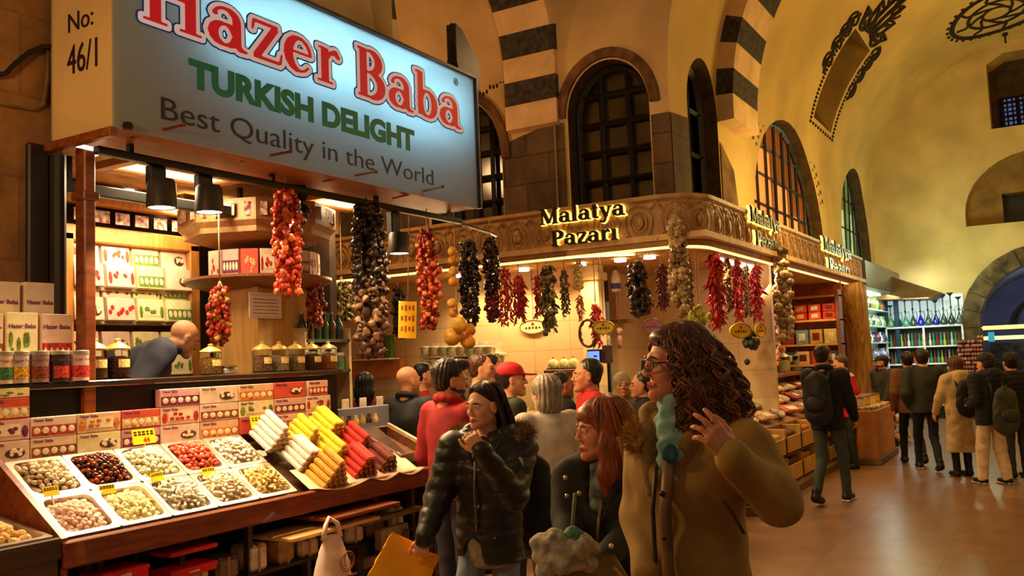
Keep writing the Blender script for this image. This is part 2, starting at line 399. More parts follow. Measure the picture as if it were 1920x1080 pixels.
# --- nave barrel vault with a deep light well, and its painted scrolls
def vp(X, a, r=VR): return (X, r * math.cos(a), VC + r * math.sin(a))
def onV(x, y, r=VR):
    d = ray(x, y); A = d.y ** 2 + d.z ** 2; B = 2 * (d.z * (CZ - VC)); Cc = (CZ - VC) ** 2 - r * r
    t = (-B + math.sqrt(max(0, B * B - 4 * A * Cc))) / (2 * A); p = CAM + d * t
    return p.x, math.atan2(p.z - VC, p.y)
_c = [onV(1517, 205), onV(1552, 250), onV(1640, 95), onV(1607, 72)]
wx0 = (_c[0][0] + _c[3][0]) / 2; wx1 = (_c[1][0] + _c[2][0]) / 2; wa0 = (_c[0][1] + _c[1][1]) / 2; wa1 = (_c[2][1] + _c[3][1]) / 2
mb = MB()
xs = [9.35, 11, 12.5] + [12.5 + (wx0 - 12.5) * k / 3 for k in (1, 2)] + [wx0, wx1] + [wx1 + (22.4 - wx1) * k / 3 for k in (1, 2, 3)]
A0_ = math.asin(.84 / VR); aa = sorted(set([A0_] + [PI * k / 36 * .5 for k in range(0, 73) if PI * k / 72 > A0_ + .01] + [wa0, wa1]))
for i in range(len(xs) - 1):
    for j in range(len(aa) - 1):
        if xs[i] >= wx0 - 1e-6 and xs[i + 1] <= wx1 + 1e-6 and aa[j] >= wa0 - 1e-6 and aa[j + 1] <= wa1 + 1e-6: continue
        mb.add([vp(xs[i], aa[j]), vp(xs[i + 1], aa[j]), vp(xs[i + 1], aa[j + 1]), vp(xs[i], aa[j + 1])], [(0, 1, 2, 3)])
me = mb.mesh('ceiling_nave', plaster2)
bm = bmesh.new(); bm.from_mesh(me); bmesh.ops.remove_doubles(bm, verts=bm.verts, dist=1e-4); bmesh.ops.recalc_face_normals(bm, faces=bm.faces); bm.to_mesh(me); bm.free()
me.polygons.foreach_set('use_smooth', [True] * len(me.polygons)); S(put('ceiling_nave', me))
mb = MB(); na = 8
al = [wa0 + (wa1 - wa0) * k / na for k in range(na + 1)]
for k in range(na):
    a, b = al[k], al[k + 1]
    mb.add([vp(wx0, a), vp(wx0, b), vp(wx0 + .15, b, VR + .7), vp(wx0 + .15, a, VR + .7)], [(0, 1, 2, 3)])
    mb.add([vp(wx1, a), vp(wx1, b), vp(wx1 - .15, b, VR + .7), vp(wx1 - .15, a, VR + .7)], [(0, 1, 2, 3)])
    mb.add([vp(wx0 + .15, a, VR + .7), vp(wx0 + .15, b, VR + .7), vp(wx1 - .15, b, VR + .7), vp(wx1 - .15, a, VR + .7)], [(0, 1, 2, 3)])
for a in (wa0, wa1): mb.add([vp(wx0, a), vp(wx1, a), vp(wx1 - .15, a, VR + .7), vp(wx0 + .15, a, VR + .7)], [(0, 1, 2, 3)])
S(mb.build('ceiling_light_well', M((150, 118, 60), .9, noise=.15, scale=1.5)))
# painted ornament: scrolls and bead border following the well
ink = M((44, 33, 22), .9, noise=.1)
mbo = MB()
_s = .5 * (wx1 - wx0)
def vtube(pts, r): mbo.tube([vp(x, a, VR - .006) for x, a in pts], r, 5)
def scroll(x, a, s, ph=0, hand=1):
    pts = []
    for k in range(22):
        th = ph + hand * k * .38; rr = s * (1 - k / 24)
        pts.append((x + rr * math.cos(th) * 1.6, a + rr * math.sin(th) / VR * 1.1))
    vtube(pts, s * .16)
bx0, bx1, ba0, ba1 = wx0 - .18, wx1 + .18, wa0 - .03, wa1 + .02
nb = 26
for k in range(nb):
    a = ba0 + (ba1 - ba0) * k / nb
    for X in (bx0, bx1): mbo.ell(vp(X, a, VR), (.06, .03, .03), 6, 4)
for k in range(10):
    mbo.ell(vp(bx0 + (bx1 - bx0) * k / 9, ba0, VR), (.05, .03, .03), 6, 4)
for f in (.55, .72, .86, .97):
    a = ba0 + (ba1 - ba0) * f
    scroll(bx0 - .22, a, .17, 0, 1); scroll(bx1 + .22, a, .17, PI, -1)
    vtube([(bx0 - .12, a - .05), (bx0 - .3, a + .0), (bx0 - .1, a + .05)], .035); vtube([(bx1 + .12, a - .05), (bx1 + .3, a), (bx1 + .1, a + .05)], .035)
cx = (wx0 + wx1) / 2
for k in range(7):
    f = (k - 3) / 3; a0 = ba1 + .02
    pts = [(cx + f * .25, a0), (cx + f * .75, a0 + .09 * (1.2 - abs(f))), (cx + f * .95, a0 + .24 * (1.25 - abs(f))), (cx + f * .6, a0 + .20 * (1.3 - abs(f)))]
    vtube(pts, .04)
for sg in (-1, 1): scroll(cx + sg * .55, ba1 + .05, .24, PI / 2, sg); scroll(cx + sg * .3, ba1 + .2, .16, 0, -sg)
mbo.build('painted_scrollwork', ink, bpy.data.objects['ceiling_nave'], 'all')
# painted medallion higher on the vault
mX, mA = onV(1868, 24); mbo = MB()
for rr, wd in ((1.0, .05), (.62, .035), (.3, .03)):
    mbo.tube([vp(mX + rr * 1.15 * math.cos(q * PI / 16), mA + rr * .85 * math.sin(q * PI / 16) / VR, VR - .005) for q in range(32)], wd, 5, closed=True)
for q in range(30): mbo.ell(vp(mX + 1.25 * math.cos(q * PI / 15), mA + .94 * math.sin(q * PI / 15) / VR, VR), (.05, .04, .04), 6, 4)
for q in range(8):
    c, s_ = math.cos(q * PI / 4), math.sin(q * PI / 4)
    mbo.tube([vp(mX + k * 1.1 * c + .18 * s_ * math.sin(k * 6), mA + (k * .8 * s_ - .15 * c * math.sin(k * 6)) / VR, VR - .005) for k in (.3, .45, .6, .75, .95)], .03, 5)
mbo.build('painted_medallion', ink, bpy.data.objects['ceiling_nave'], 'all')
hx, ha = onV(1884, 62); p = Vector(vp(hx, ha))
t = MB().tube([p, p + Vector((0, 0, -.22))], .02, 6).lathe([(.05, 0), (.06, -.05), (.02, -.08)], p, 8).build('ceiling_hook', ironm, None, 30)
tag(t, 'small iron hook hanging below the painted medallion on the vault', 'hook')
# painted beads over the nave windows
for nm, c, r, zs, h, lab in (('painted_border', 14.7, 2.65, 3.2, 2.3, 'dotted dark border painted above the orange lit arched window'), ('painted_border', 5.95 , 0, 0, 0, None)):
    if lab:
        mbo = MB()
        for k in range(26):
            a = PI * (.16 + .62 * k / 25); x = c + r * math.cos(a); z = zs + h * math.sin(a)
            if z < 5.25: mbo.ell((x, 3.45, z), (.07, .012, .045), 6, 4)
            mbo.ell((c + (r - .2) * math.cos(a), 3.45, zs + (h - .12) * math.sin(a)), (.035, .012, .03), 6, 4)
        mbo.build(nm, M((98, 72, 34), .9), bpy.data.objects['wall_nave'], 'all')
mbo = MB()
for k in range(12):
    y, z = 5.55 + .05 * k, 5.06 - .012 * k * (1 + .06 * k)
    mbo.ell((9.35, y, z + .02 * math.sin(k * 2)), (.012, .018, .03), 6, 4)
mbo.build('painted_border', ink, bpy.data.objects['wall_crossing'], 'all')

# --- striped transverse ribs (bands of dark and pale stone)
stripeD = M((66, 58, 48), .85, noise=.3, scale=14, bump=.3); stripeP = M((222, 186, 136), .9, noise=.1, scale=3)
def rib(name, place, r_in, r_out, a0, a1, n, w0, w1):
    """place(radius, angle, w) -> point. bands alternate along the arch"""
    mb = MB(); sub = 4
    for k in range(n):
        mb.cur = k % 2
        for q in range(sub):
            b0 = a0 + (a1 - a0) * (k + q / sub) / n; b1 = a0 + (a1 - a0) * (k + (q + 1) / sub) / n
            vs = [place(rr, b, ww) for rr in (r_in, r_out) for b in (b0, b1) for ww in (w0, w1)]
            mb.add(vs, [(0, 1, 3, 2), (4, 6, 7, 5), (0, 2, 6, 4), (1, 5, 7, 3)] + ([(0, 4, 5, 1)] if q == 0 else []) + ([(2, 3, 7, 6)] if q == sub - 1 else []))
    return S(mb.build(name, [stripeP, stripeD]))
NR = 3.23
rib('trim_8', lambda r, a, ww: (ww, r * math.cos(a), VC + r * math.sin(a)) if a >= 0 else (ww, r, VC + r * a), NR, NR + .3, -.06, PI + .06, 33, 11.05, 12.15)
PX, PZ, PR = 7.75, 5.05, 1.52
rib('trim_9', lambda r, a, ww: (PX + r * math.cos(a), ww, PZ + r * math.sin(a)) if a >= 0 else (PX + r, ww, PZ + r * a), PR, PR + .35, -.42, PI + .42, 21, 4.8, 5.5)
# spandrel of the passage arch, passage vault behind it
pr = PR + .02
hole = [(PX - pr, 2.8)] + [(PX + pr * math.cos(PI - PI * k / 20), PZ + pr * math.sin(PI - PI * k / 20)) for k in range(21)] + [(PX + pr, 2.8)]
S(flat([(6.2, 2.8)] + hole + [(9.34, 2.8), (9.34, 9), (6.2, 9)], [], lambda a, b, d: (a, 4.86, b), 'wall_spandrel', plaster))
mb = MB()
for k in range(20):
    a, b = PI * k / 20, PI * (k + 1) / 20; r2 = PR + .06
    mb.add([(PX + r2 * math.cos(q), y, PZ + r2 * math.sin(q)) for q in (a, b) for y in (5.4, 14)], [(0, 1, 3, 2)])
S(mb.build('ceiling_passage', plaster, None, 'all'))
S(MB().box((6.18, 9.5, 4.0), (.1, 8, 2.3)).build('wall_passage', plaster)); S(MB().box((7.75, 14, 3.4), (3.4, .1, 7)).build('wall_passage_end', plaster))

# --- end wall of the nave with its archway, recesses and barred window
toE = lambda a, b, d: (22.4 + d, a, b)
AR, AZ = 1.42, 1.95
archway = arch(-AR, AR, 0, AZ)
lun = arch(-1.5, 1.5, 4.2, 4.45, 5.75); upw = [(-.85, 6.3), (.85, 6.3), (.85, 7.75), (.5, 7.95), (-.5, 7.95), (-.85, 7.75)]
S(flat([(-3.5, 0), (3.5, 0), (3.5, 8.3), (-3.5, 8.3)], [archway, lun, upw], toE, 'wall_end', M((214, 190, 128), .9, noise=.1, scale=1.2, bump=.2), .75, rmat=M((190, 152, 84), .9, noise=.12, scale=2)))
S(flat([(-1.6, 4.1), (1.6, 4.1), (1.6, 5.9), (-1.6, 5.9)], [[(-.78, 4.21), (.78, 4.21), (.78, 4.95), (-.78, 4.95)]], lambda a, b, d: (23.15 + d, a, b), 'wall_recess', M((150, 116, 60), .9, noise=.2, scale=2), .4))
t = MB().box((23.6, 0, 4.6), (.05, 1.7, .9)).build('window_6', M((26, 22, 16), .5)); S(t)
S(MB().box((23.2, 0, 7.1), (.05, 1.9, 1.8)).build('wall_recess_upper', M((74, 54, 30), .9)))
r6 = bpy.data.objects.new('window_7', None); col.objects.link(r6); S(r6)
MB().box((23.14, 0, 6.72), (.03, 1.3, .72)).build('pane', M((84, 108, 170), .4, emit=.5, noise=.2, scale=2), r6)
mb = MB()
for k in range(-6, 7): mb.tube([(23.08, k * .105, 6.34), (23.08, k * .105, 7.1)], .018 if k % 3 else .045, 4)
for k in range(8): mb.tube([(23.08, -.66, 6.36 + k * .105), (23.08, .66, 6.36 + k * .105)], .018 if k % 3 else .03, 4)
mb.build('window_bars', ironm, r6)
stoneA = M((112, 96, 66), .9, noise=.35, scale=2.6, bump=.7)
mb = MB(); nst = 13
for k in range(nst):
    a, b = PI * k / nst + .006, PI * (k + 1) / nst - .006
    vs = [(x, r * math.cos(q), AZ + r * math.sin(q)) for x in (22.3, 23.1) for r in (AR - .04, AR + .34) for q in (a, b)]
    mb.add(vs, [(0, 1, 3, 2), (4, 6, 7, 5), (0, 4, 5, 1), (2, 3, 7, 6), (0, 2, 6, 4), (1, 5, 7, 3)])
for sg in (-1, 1):
    for k in range(5): mb.box((22.7, sg * (AR + .15), .195 + k * .39), (.8, .38, .38), .01)
S(mb.build('trim_10', stoneA))
# passage beyond the archway
mb = MB()
for k in range(16):
    a, b = PI * k / 16, PI * (k + 1) / 16
    mb.add([(x, 1.7 * math.cos(q), 1.9 + 1.5 * math.sin(q)) for q in (a, b) for x in (23.1, 27.5)], [(0, 1, 3, 2)])
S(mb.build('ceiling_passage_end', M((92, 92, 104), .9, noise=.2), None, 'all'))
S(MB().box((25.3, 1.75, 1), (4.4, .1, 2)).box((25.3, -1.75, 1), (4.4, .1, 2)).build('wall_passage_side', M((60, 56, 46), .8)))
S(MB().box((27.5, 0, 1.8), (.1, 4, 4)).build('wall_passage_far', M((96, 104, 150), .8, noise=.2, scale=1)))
S(MB().box((16, -3.6, 2.4), (13, .2, 4.9)).build('wall_nave_right', plaster2))  # unseen right side of the nave, added to bounce light
# ================================================================== 2-D stroke lettering for the shop signs (bold serif letters)
def _arc(cx, cy, rx, ry, a0, a1, rf, n=14):
    out = []
    for i in range(n + 1):
        a = math.radians(a0 + (a1 - a0) * i / n); out.append((cx + rx * math.cos(a), cy + ry * math.sin(a), rf(a) if callable(rf) else rf))
    return out
TH = lambda a: .045 + .085 * abs(math.cos(a)) ** 1.2       # thick at the sides, thin at top and bottom
def _stem(x, y0, y1, w=.125): return ('b', x, y0, x, y1, w)
def _ser(x, y, w=.25): return ('b', x - w, y, x + w, y, .04)
GL = {
 'H': (1.36, [_stem(.3, 0, 1.4), _stem(1.02, 0, 1.4), ('b', .3, .72, 1.02, .72, .05), _ser(.3, .04), _ser(1.02, .04), _ser(.3, 1.36), _ser(1.02, 1.36)]),
 'a': (.98, [('c', _arc(.42, .31, .27, .25, 20, 340, TH)), ('b', .70, .12, .70, .70, .11), ('c', _arc(.43, .68, .27, .25, 0, 150, lambda a: .05 + .06 * max(0, math.cos(a)))), ('c', [(.2, .76, .075)]), ('c', [(.70, .16, .11), (.78, .06, .075), (.92, .04, .045)])]),
 'z': (.88, [('b', .12, .94, .76, .94, .055), ('b', .10, .06, .80, .06, .055), ('b', .70, .93, .18, .07, .10), ('c', [(.13, .93, .05), (.1, .72, .035)]), ('c', [(.8, .08, .05), (.84, .3, .035)])]),
 'e': (.90, [('c', _arc(.45, .49, .31, .43, 8, 318, lambda a: .045 + .09 * max(0, -math.cos(a)) ** .8 + .03 * max(0, math.sin(a)) * max(0, math.cos(a)))), ('b', .16, .54, .74, .54, .045)]),
 'r': (.78, [_stem(.28, 0, .96, .12), _ser(.28, .04, .24), ('b', .08, .93, .3, .93, .04), ('c', [(.32, .62, .05), (.44, .84, .065), (.6, .90, .09), (.68, .80, .07)])]),
 'B': (1.12, [_stem(.3, 0, 1.4), ('c', _arc(.5, 1.06, .32, .31, -90, 90, lambda a: .05 + .09 * max(0, math.cos(a)))), ('c', _arc(.5, .39, .40, .355, -90, 90, lambda a: .05 + .1 * max(0, math.cos(a)))), ('b', .1, 1.36, .52, 1.36, .05), ('b', .1, .04, .52, .04, .05), ('b', .3, .745, .52, .745, .045)]),
 'b': (1.0, [_stem(.26, .05, 1.42, .115), ('b', .06, 1.38, .28, 1.40, .045), ('c', _arc(.53, .45, .29, .40, -165, 165, TH))]),
 'M': (1.62, [('b', .25, 0, .25, 1.4, .05), ('b', .3, 1.38, .8, .1, .13), ('b', .8, .1, 1.28, 1.38, .05), _stem(1.3, 0, 1.4, .13), _ser(.25, .04, .2), _ser(1.3, .04, .24), ('b', .05, 1.36, .4, 1.36, .04), ('b', 1.2, 1.36, 1.52, 1.36, .04)]),
 'l': (.58, [_stem(.28, 0, 1.42, .13), _ser(.28, .04, .22), ('b', .08, 1.38, .3, 1.38, .04)]),
 't': (.66, [_stem(.3, .15, 1.25, .12), ('b', .06, .93, .56, .93, .05), ('c', [(.3, .18, .12), (.4, .05, .07), (.56, .09, .045)])]),
 'y': (1.0, [('b', .2, .95, .52, .08, .115), ('b', .82, .95, .4, -.3, .045), ('c', [(.42, -.28, .05), (.26, -.4, .08), (.14, -.34, .08)]), _ser(.2, .94, .19), _ser(.82, .94, .15)]),
 'P': (1.08, [_stem(.3, 0, 1.4, .13), _ser(.3, .04), ('c', _arc(.5, 1.02, .38, .345, -90, 90, lambda a: .05 + .1 * max(0, math.cos(a)))), ('b', .1, 1.36, .52, 1.36, .05), ('b', .3, .675, .52, .675, .045)]),
 'ı': (.56, [_stem(.28, 0, .96, .13), _ser(.28, .04, .22), ('b', .08, .93, .3, .93, .04)]),
}
def sd_text(word, h, pad, slant=0):
    """signed distance grid of a word in units of x-height; returns grid, origin, step, width"""
    wtot = sum(GL[c][0] if c != ' ' else .42 for c in word) + 2 * pad
    y0, y1 = -.5 - pad, 1.5 + pad
    nx, ny = int(wtot / h) + 2, int((y1 - y0) / h) + 2
    X = (-pad + h * np.arange(nx, dtype=np.float32))[:, None]; Y = (y0 + h * np.arange(ny, dtype=np.float32))[None, :]
    f = np.full((nx, ny), 9, np.float32); x = 0
    for c in word:
        if c == ' ': x += .42; continue
        for s in GL[c][1]:
            if s[0] == 'b':
                _, ax, ay, bx, by, wd = s; ax += x; bx += x; L = math.hypot(bx - ax, by - ay); ux, uy = (bx - ax) / L, (by - ay) / L
                px = X - (ax + bx) / 2; py = Y - (ay + by) / 2
                qx = np.abs(px * ux + py * uy) - L / 2; qy = np.abs(-px * uy + py * ux) - wd
                d = np.hypot(np.maximum(qx, 0), np.maximum(qy, 0)) + np.minimum(np.maximum(qx, qy), 0)
                f = np.minimum(f, d)
            else:
                p = s[1]
                for i in range(max(1, len(p) - 1)):
                    a = p[i]; b = p[min(i + 1, len(p) - 1)]
                    ax, ay, bx, by = a[0] + x, a[1], b[0] + x, b[1]; L2 = (bx - ax) ** 2 + (by - ay) ** 2
                    t = np.clip(((X - ax) * (bx - ax) + (Y - ay) * (by - ay)) / L2, 0, 1) if L2 > 0 else 0 * X
                    f = np.minimum(f, np.hypot(X - ax - t * (bx - ax), Y - ay - t * (by - ay)) - (a[2] + (b[2] - a[2]) * t))
        x += GL[c][0]
    return f, (-pad, y0), h, x
def sd_mesh(name, word, off, sx, sy, zlo, zhi, mat, h=.03, inner=None):
    """letters as a solid: outline grown by off (in x-heights), sx/sy metres per unit"""
    f, o, st, wd = sd_text(word, h, .3)
    g = f - off
    if inner is not None: g = np.maximum(g, -(f - inner))
    pad = np.stack([np.full_like(g, .05), g, g, np.full_like(g, .05)], 2)
    v, q = surfnet(pad)
    if len(v) == 0: return None
    zz = np.where(v[:, 2] < 1.5, zlo, zhi)
    P = np.stack([(o[0] + v[:, 0] * st) * sx, (o[1] + v[:, 1] * st) * sy, zz], 1)
    return np_mesh(name, P, q, mat, smooth=False), wd
# ------------------------------------------------------------------ surface extraction from a distance grid
def surfnet(f):
    ins = f < 0
    nx, ny, nz = f.shape
    c = np.zeros((nx - 1, ny - 1, nz - 1), np.int8)
    for a in (0, 1):
        for b in (0, 1):
            for d in (0, 1): c += ins[a:nx - 1 + a, b:ny - 1 + b, d:nz - 1 + d]
    idx = np.argwhere((c > 0) & (c < 8))
    if len(idx) == 0: return np.zeros((0, 3)), np.zeros((0, 4), int)
    ids = np.full(c.shape, -1, np.int32); ids[tuple(idx.T)] = np.arange(len(idx))
    acc = np.zeros((len(idx), 3)); cnt = np.zeros(len(idx))
    C8 = [(a, b, d) for a in (0, 1) for b in (0, 1) for d in (0, 1)]
    for p in C8:
        for ax in range(3):
            if p[ax]: continue
            q = list(p); q[ax] = 1
            fa = f[idx[:, 0] + p[0], idx[:, 1] + p[1], idx[:, 2] + p[2]]; fb = f[idx[:, 0] + q[0], idx[:, 1] + q[1], idx[:, 2] + q[2]]
            m = (fa < 0) != (fb < 0); t = np.where(m, fa / np.where(fa == fb, 1, fa - fb), 0)
            v = np.array(p, float)[None, :] + np.zeros((len(idx), 3)); v[:, ax] += t
            acc += v * m[:, None]; cnt += m
    verts = idx + acc / np.maximum(cnt, 1)[:, None]
    quads = []
    for ax in range(3):
        o1, o2 = (ax + 1) % 3, (ax + 2) % 3
        s0 = np.take(ins, range(f.shape[ax] - 1), ax); s1 = np.take(ins, range(1, f.shape[ax]), ax)
        e = np.argwhere(s0 != s1)
        e = e[(e[:, o1] > 0) & (e[:, o2] > 0) & (e[:, o1] < f.shape[o1] - 1) & (e[:, o2] < f.shape[o2] - 1)]
        def cell(d1, d2):
            k = e.copy(); k[:, o1] += d1; k[:, o2] += d2; return ids[tuple(k.T)]
        q = np.stack([cell(-1, -1), cell(0, -1), cell(0, 0), cell(-1, 0)], 1)
        flip = ~ins[tuple(e.T)]
        q[flip] = q[flip][:, ::-1]
        quads.append(q)
    return verts, np.concatenate(quads)
def np_mesh(name, v, q, mats, smooth=True, mi=None):
    me = bpy.data.meshes.new(name); n = len(q)
    me.vertices.add(len(v)); me.vertices.foreach_set('co', np.asarray(v, np.float32).ravel())
    me.loops.add(n * 4); me.loops.foreach_set('vertex_index', np.asarray(q, np.int32).ravel())
    me.polygons.add(n); me.polygons.foreach_set('loop_start', np.arange(0, n * 4, 4, dtype=np.int32))
    for m in (mats if isinstance(mats, (list, tuple)) else [mats]): me.materials.append(m)
    if mi is not None: me.polygons.foreach_set('material_index', np.asarray(mi, np.int32))
    me.polygons.foreach_set('use_smooth', np.full(n, bool(smooth)))
    me.update(calc_edges=True); me.validate()
    return me
# ================================================================== first stall: the lit sign box
brown = woodmat((150, 76, 30), (104, 46, 16), .4, 'X'); brownD = woodmat((74, 38, 18), (46, 22, 10), .45, 'X'); orangeW = woodmat((206, 138, 62), (176, 108, 40), .45, 'Z')
blackm = M((24, 21, 18), .45, noise=.1)
SY = 4.2; SX0, SX1, SZ0, SZ1 = 3.0, 6.56, 2.97, 4.12
sign = thing('shop_sign', 'large backlit white sign box with red and green lettering over the sweets stall', 'sign', (SX0, SY, SZ0))
_sl = Vector((SX0, SY, SZ0))
def rel(mb):
    mb.v = [(v[0] - _sl.x, v[1] - _sl.y, v[2] - _sl.z) for v in mb.v]; return mb
acr = bpy.data.materials.new('mat_acrylic'); acr.use_nodes = True; nt = acr.node_tree; nt.nodes.remove(nt.nodes['Principled BSDF'])
tr = nt.nodes.new('ShaderNodeBsdfTranslucent'); df = nt.nodes.new('ShaderNodeBsdfDiffuse'); ms = nt.nodes.new('ShaderNodeMixShader')
tr.inputs[0].default_value = (.66, .86, .93, 1); df.inputs[0].default_value = (.50, .44, .38, 1); ms.inputs[0].default_value = .5
nt.links.new(df.outputs[0], ms.inputs[1]); nt.links.new(tr.outputs[0], ms.inputs[2]); nt.links.new(ms.outputs[0], nt.nodes['Material Output'].inputs[0])
rel(MB().box(((SX0 + SX1) / 2, SY + .006, (SZ0 + SZ1) / 2), (SX1 - SX0, .012, SZ1 - SZ0))).build('sign_face', acr, sign)
cream = M((224, 186, 122), .7, noise=.06, scale=2)
rel(MB().box((SX0 + .01, SY + .28, (SZ0 + SZ1) / 2 - .03), (.02, .54, SZ1 - SZ0 - .02))).build('side_panel', cream, sign)
rel(MB().box((SX1 - .01, SY + .28, (SZ0 + SZ1) / 2), (.02, .54, SZ1 - SZ0)).box(((SX0 + SX1) / 2, SY + .28, SZ1 - .005), (SX1 - SX0, .54, .02)).box(((SX0 + SX1) / 2, SY + .545, (SZ0 + SZ1) / 2), (SX1 - SX0, .02, SZ1 - SZ0))).build('sign_box', M((120, 108, 96), .5, noise=.1), sign)
rel(MB().box(((SX0 + SX1) / 2, SY - .004, SZ1 + .008), (SX1 - SX0 + .03, .05, .022)).box((SX1 + .008, SY - .004, (SZ0 + SZ1) / 2), (.022, .05, SZ1 - SZ0))).build('sign_trim', M((74, 70, 66), .4, .6), sign)
rel(MB().box((SX0 - .02, SY + .27, SZ0 - .035), (.05, .6, .05), .006)).build('sill', brown, sign)
for x, L in ((4.3, 1.15), (5.35, 1.2), (5.9, .9)):      # fluorescent tubes inside the box
    lamp('AREA', (x, SY + .22, 3.80), 20 * L, (.62, .90, 1), L, (x, SY, 3.82), size_y=.05)
redL = M((206, 12, 34), .5, noise=.05, emit=.32); blueL = M((26, 40, 110), .5, noise=0, emit=.2); whiteL = M((226, 214, 216), .5, noise=0, emit=.3); greenL = M((6, 96, 62), .5, noise=0, emit=.22); inkL = M((38, 22, 34), .5, noise=0)
sxh = .262
txt = 'Hazer Baba'
_w = sd_text(txt, .2, .3)[3]; hx = (6.33 - 3.16) / _w
lt = bpy.data.objects.new('shop_name_lettering', None); col.objects.link(lt); lt.parent = sign; lt.matrix_local = frame((.16, -.0, 3.612 - SZ0), (1, 0, 0), (0, 0, 1))
for nm, off, inn, z0, z1, m in (('letter_outline', .115, None, .001, .004, blueL), ('letter_border', .082, None, .004, .007, whiteL), ('letter_fill', -.012, None, .007, .011, redL)):
    put(nm, sd_mesh(nm, txt, off, hx, sxh, z0, z1, m, .022)[0], lt)
font_text('tagline_lettering', 'TURKISH DELIGHT', .222, greenL, sign, frame((3.50 - SX0, -.003, 3.315 - SZ0), (1, 0, 0), (0, 0, 1)), bold=.011, sx=1.16)
font_text('slogan_lettering', 'Best Quality in the World', .185, inkL, sign, frame((3.28 - SX0, -.003, 3.075 - SZ0), (1, 0, 0), (0, 0, 1)), bold=-.001, sx=1.345)
font_text('registered_mark', '®', .09, inkL, sign, frame((6.24 - SX0, -.003, 3.99 - SZ0), (1, 0, 0), (0, 0, 1)))
font_text('number_lettering', 'No:', .155, inkL, sign, frame((-.003, .40, 3.565 - SZ0), (0, -1, 0), (0, 0, 1)), sx=1.0)
font_text('number_lettering', '46/1', .235, inkL, sign, frame((-.003, .40, 3.325 - SZ0), (0, -1, 0), (0, 0, 1)), sx=.72)
for x in (3.55, 4.55, 5.35, 5.95):                                              # thin red hangers poking out below the face
    pass
for i, (a, b) in enumerate((((245, 258), (345, 234)), ((450, 302), (545, 284)), ((605, 340), (705, 322)), ((735, 372), (830, 350)))):
    p, q = onY(*a, 4.33), onY(*b, 4.12)
    t = MB().tube([p, q], .008, 6).ell(q, (.014, .014, .014), 6, 4).build('hanger_rod', M((128, 44, 24), .5), None, 'all')
    tag(t, ['red hanger rod under the left end of the big sign', 'red hanger rod under the middle of the big sign, near the first pepper bunch', 'red hanger rod under the big sign right of the dark aubergine strings', 'rightmost red hanger rod under the big sign'][i], 'rod', 'hanger rods under the sign')
tag(MB().lathe([(.022, -.02), (.03, 0), (.022, .02)], (3.08, 4.19, 2.985), 10).build('hook_knob', blackm, None, 30), 'black knob at the lower left corner of the big sign', 'knob')
rel(MB().box(((SX0 + SX1) / 2, SY + .29, SZ0 + .012), (SX1 - SX0, .54, .02))).build('soffit_board', woodmat((170, 102, 50), (136, 78, 34), .5, 'X'), sign)
# flood lamp on a pole above the right end of the sign
t = thing('flood_lamp', 'dark flat flood lamp on a bent pole above the right end of the sign', 'lamp', (6.45, 4.4, 4.1))
MB().prism([(.08, .55), (.18, .52), (.44, .28), (.46, .02), (.14, .06), (.08, .2)], 1, -.05, .05).build('lamp_head', M((64, 54, 42), .6), t)
MB().tube([(0.02, 0, .0), (.0, 0, .12), (.1, 0, .42), (.09, 0, .56)], .014, 6).build('pole', blackm, t, 'all')
# track rail and its spot lamps
t = thing('track_rail', 'long black track rail under the lit sign', 'rail', (3.1, 4.47, 2.90))
MB().box((1.78, 0, 0), (3.6, .05, .045), .006).build('rail', blackm, t)
for x in (.2, 1.3, 2.4, 3.4): MB().box((x, 0, .04), (.03, .03, .06)).build('bracket', blackm, t)
t = thing('inner_rail', 'black beam carrying lamps across the inside of the sweets stall', 'rail', (3.2, 5.05, 2.80))
MB().box((.75, 0, 0), (1.6, .06, .07), .006).build('beam', blackm, t); MB().box((1.9, .35, -.09), (.06, 1.0, .07), .006).build('cross_beam', blackm, t)
for x in (.1, 1.45): MB().box((x, 0, .11), (.03, .03, .16)).build('bracket', blackm, t)
def spot(x, y, zt, drop, r, label, tgt, watts, ang=95):
    t = thing('spot_lamp', label, 'lamp', (x, y, zt), 0, 'spot lamps on the stall rail')
    MB().box((.0, .05, -drop * .45), (.11, .06, drop * .9), .008).build('arm', blackm, t)
    d = .17
    MB().lathe([(r * .8, 0), (r * .92, -.02), (r, -d + .02), (r, -d), (r * .9, -d), (r * .85, -.04), (0.002, -.04)], (0, 0, -drop + .05), 20, caps=False).build('lamp_shade', M((58, 48, 38), .5, noise=.1), t, 40)
    MB().lathe([(.002, -.006), (r * .86, 0)], (0, 0, -drop + .05 - d + .004), 20, caps=False).build('lens', M((255, 232, 196), .4, emit=9, noise=0), t)
    lamp('SPOT', (x, y, zt - drop + .05 - d - .01), watts, (1, .74, .44), .05, tgt, ang, .5)
for (px, py, lab, tgt, wt) in ((303, 362, 'cylindrical black spot lamp on the rail, left of the pair under the sign', (3.0, 4.25, 1.0), 150),
                          (392, 372, 'cylindrical black spot lamp on the rail, right of the pair under the sign', (3.9, 4.3, 1.0), 150),
                          (748, 455, 'spot lamp on the rail just left of the orange red pepper bunch', (4.9, 4.3, 1.0), 150)):
    p = onY(px, py, 4.47); spot(p.x, 4.47, 2.885, 2.885 - p.z - .03, .088, lab, tgt, wt)
lamp('SPOT', (4.55, 4.47, 2.7), 120, (1, .74, .44), .05, (4.4, 4.3, 1.0), 95, .5)
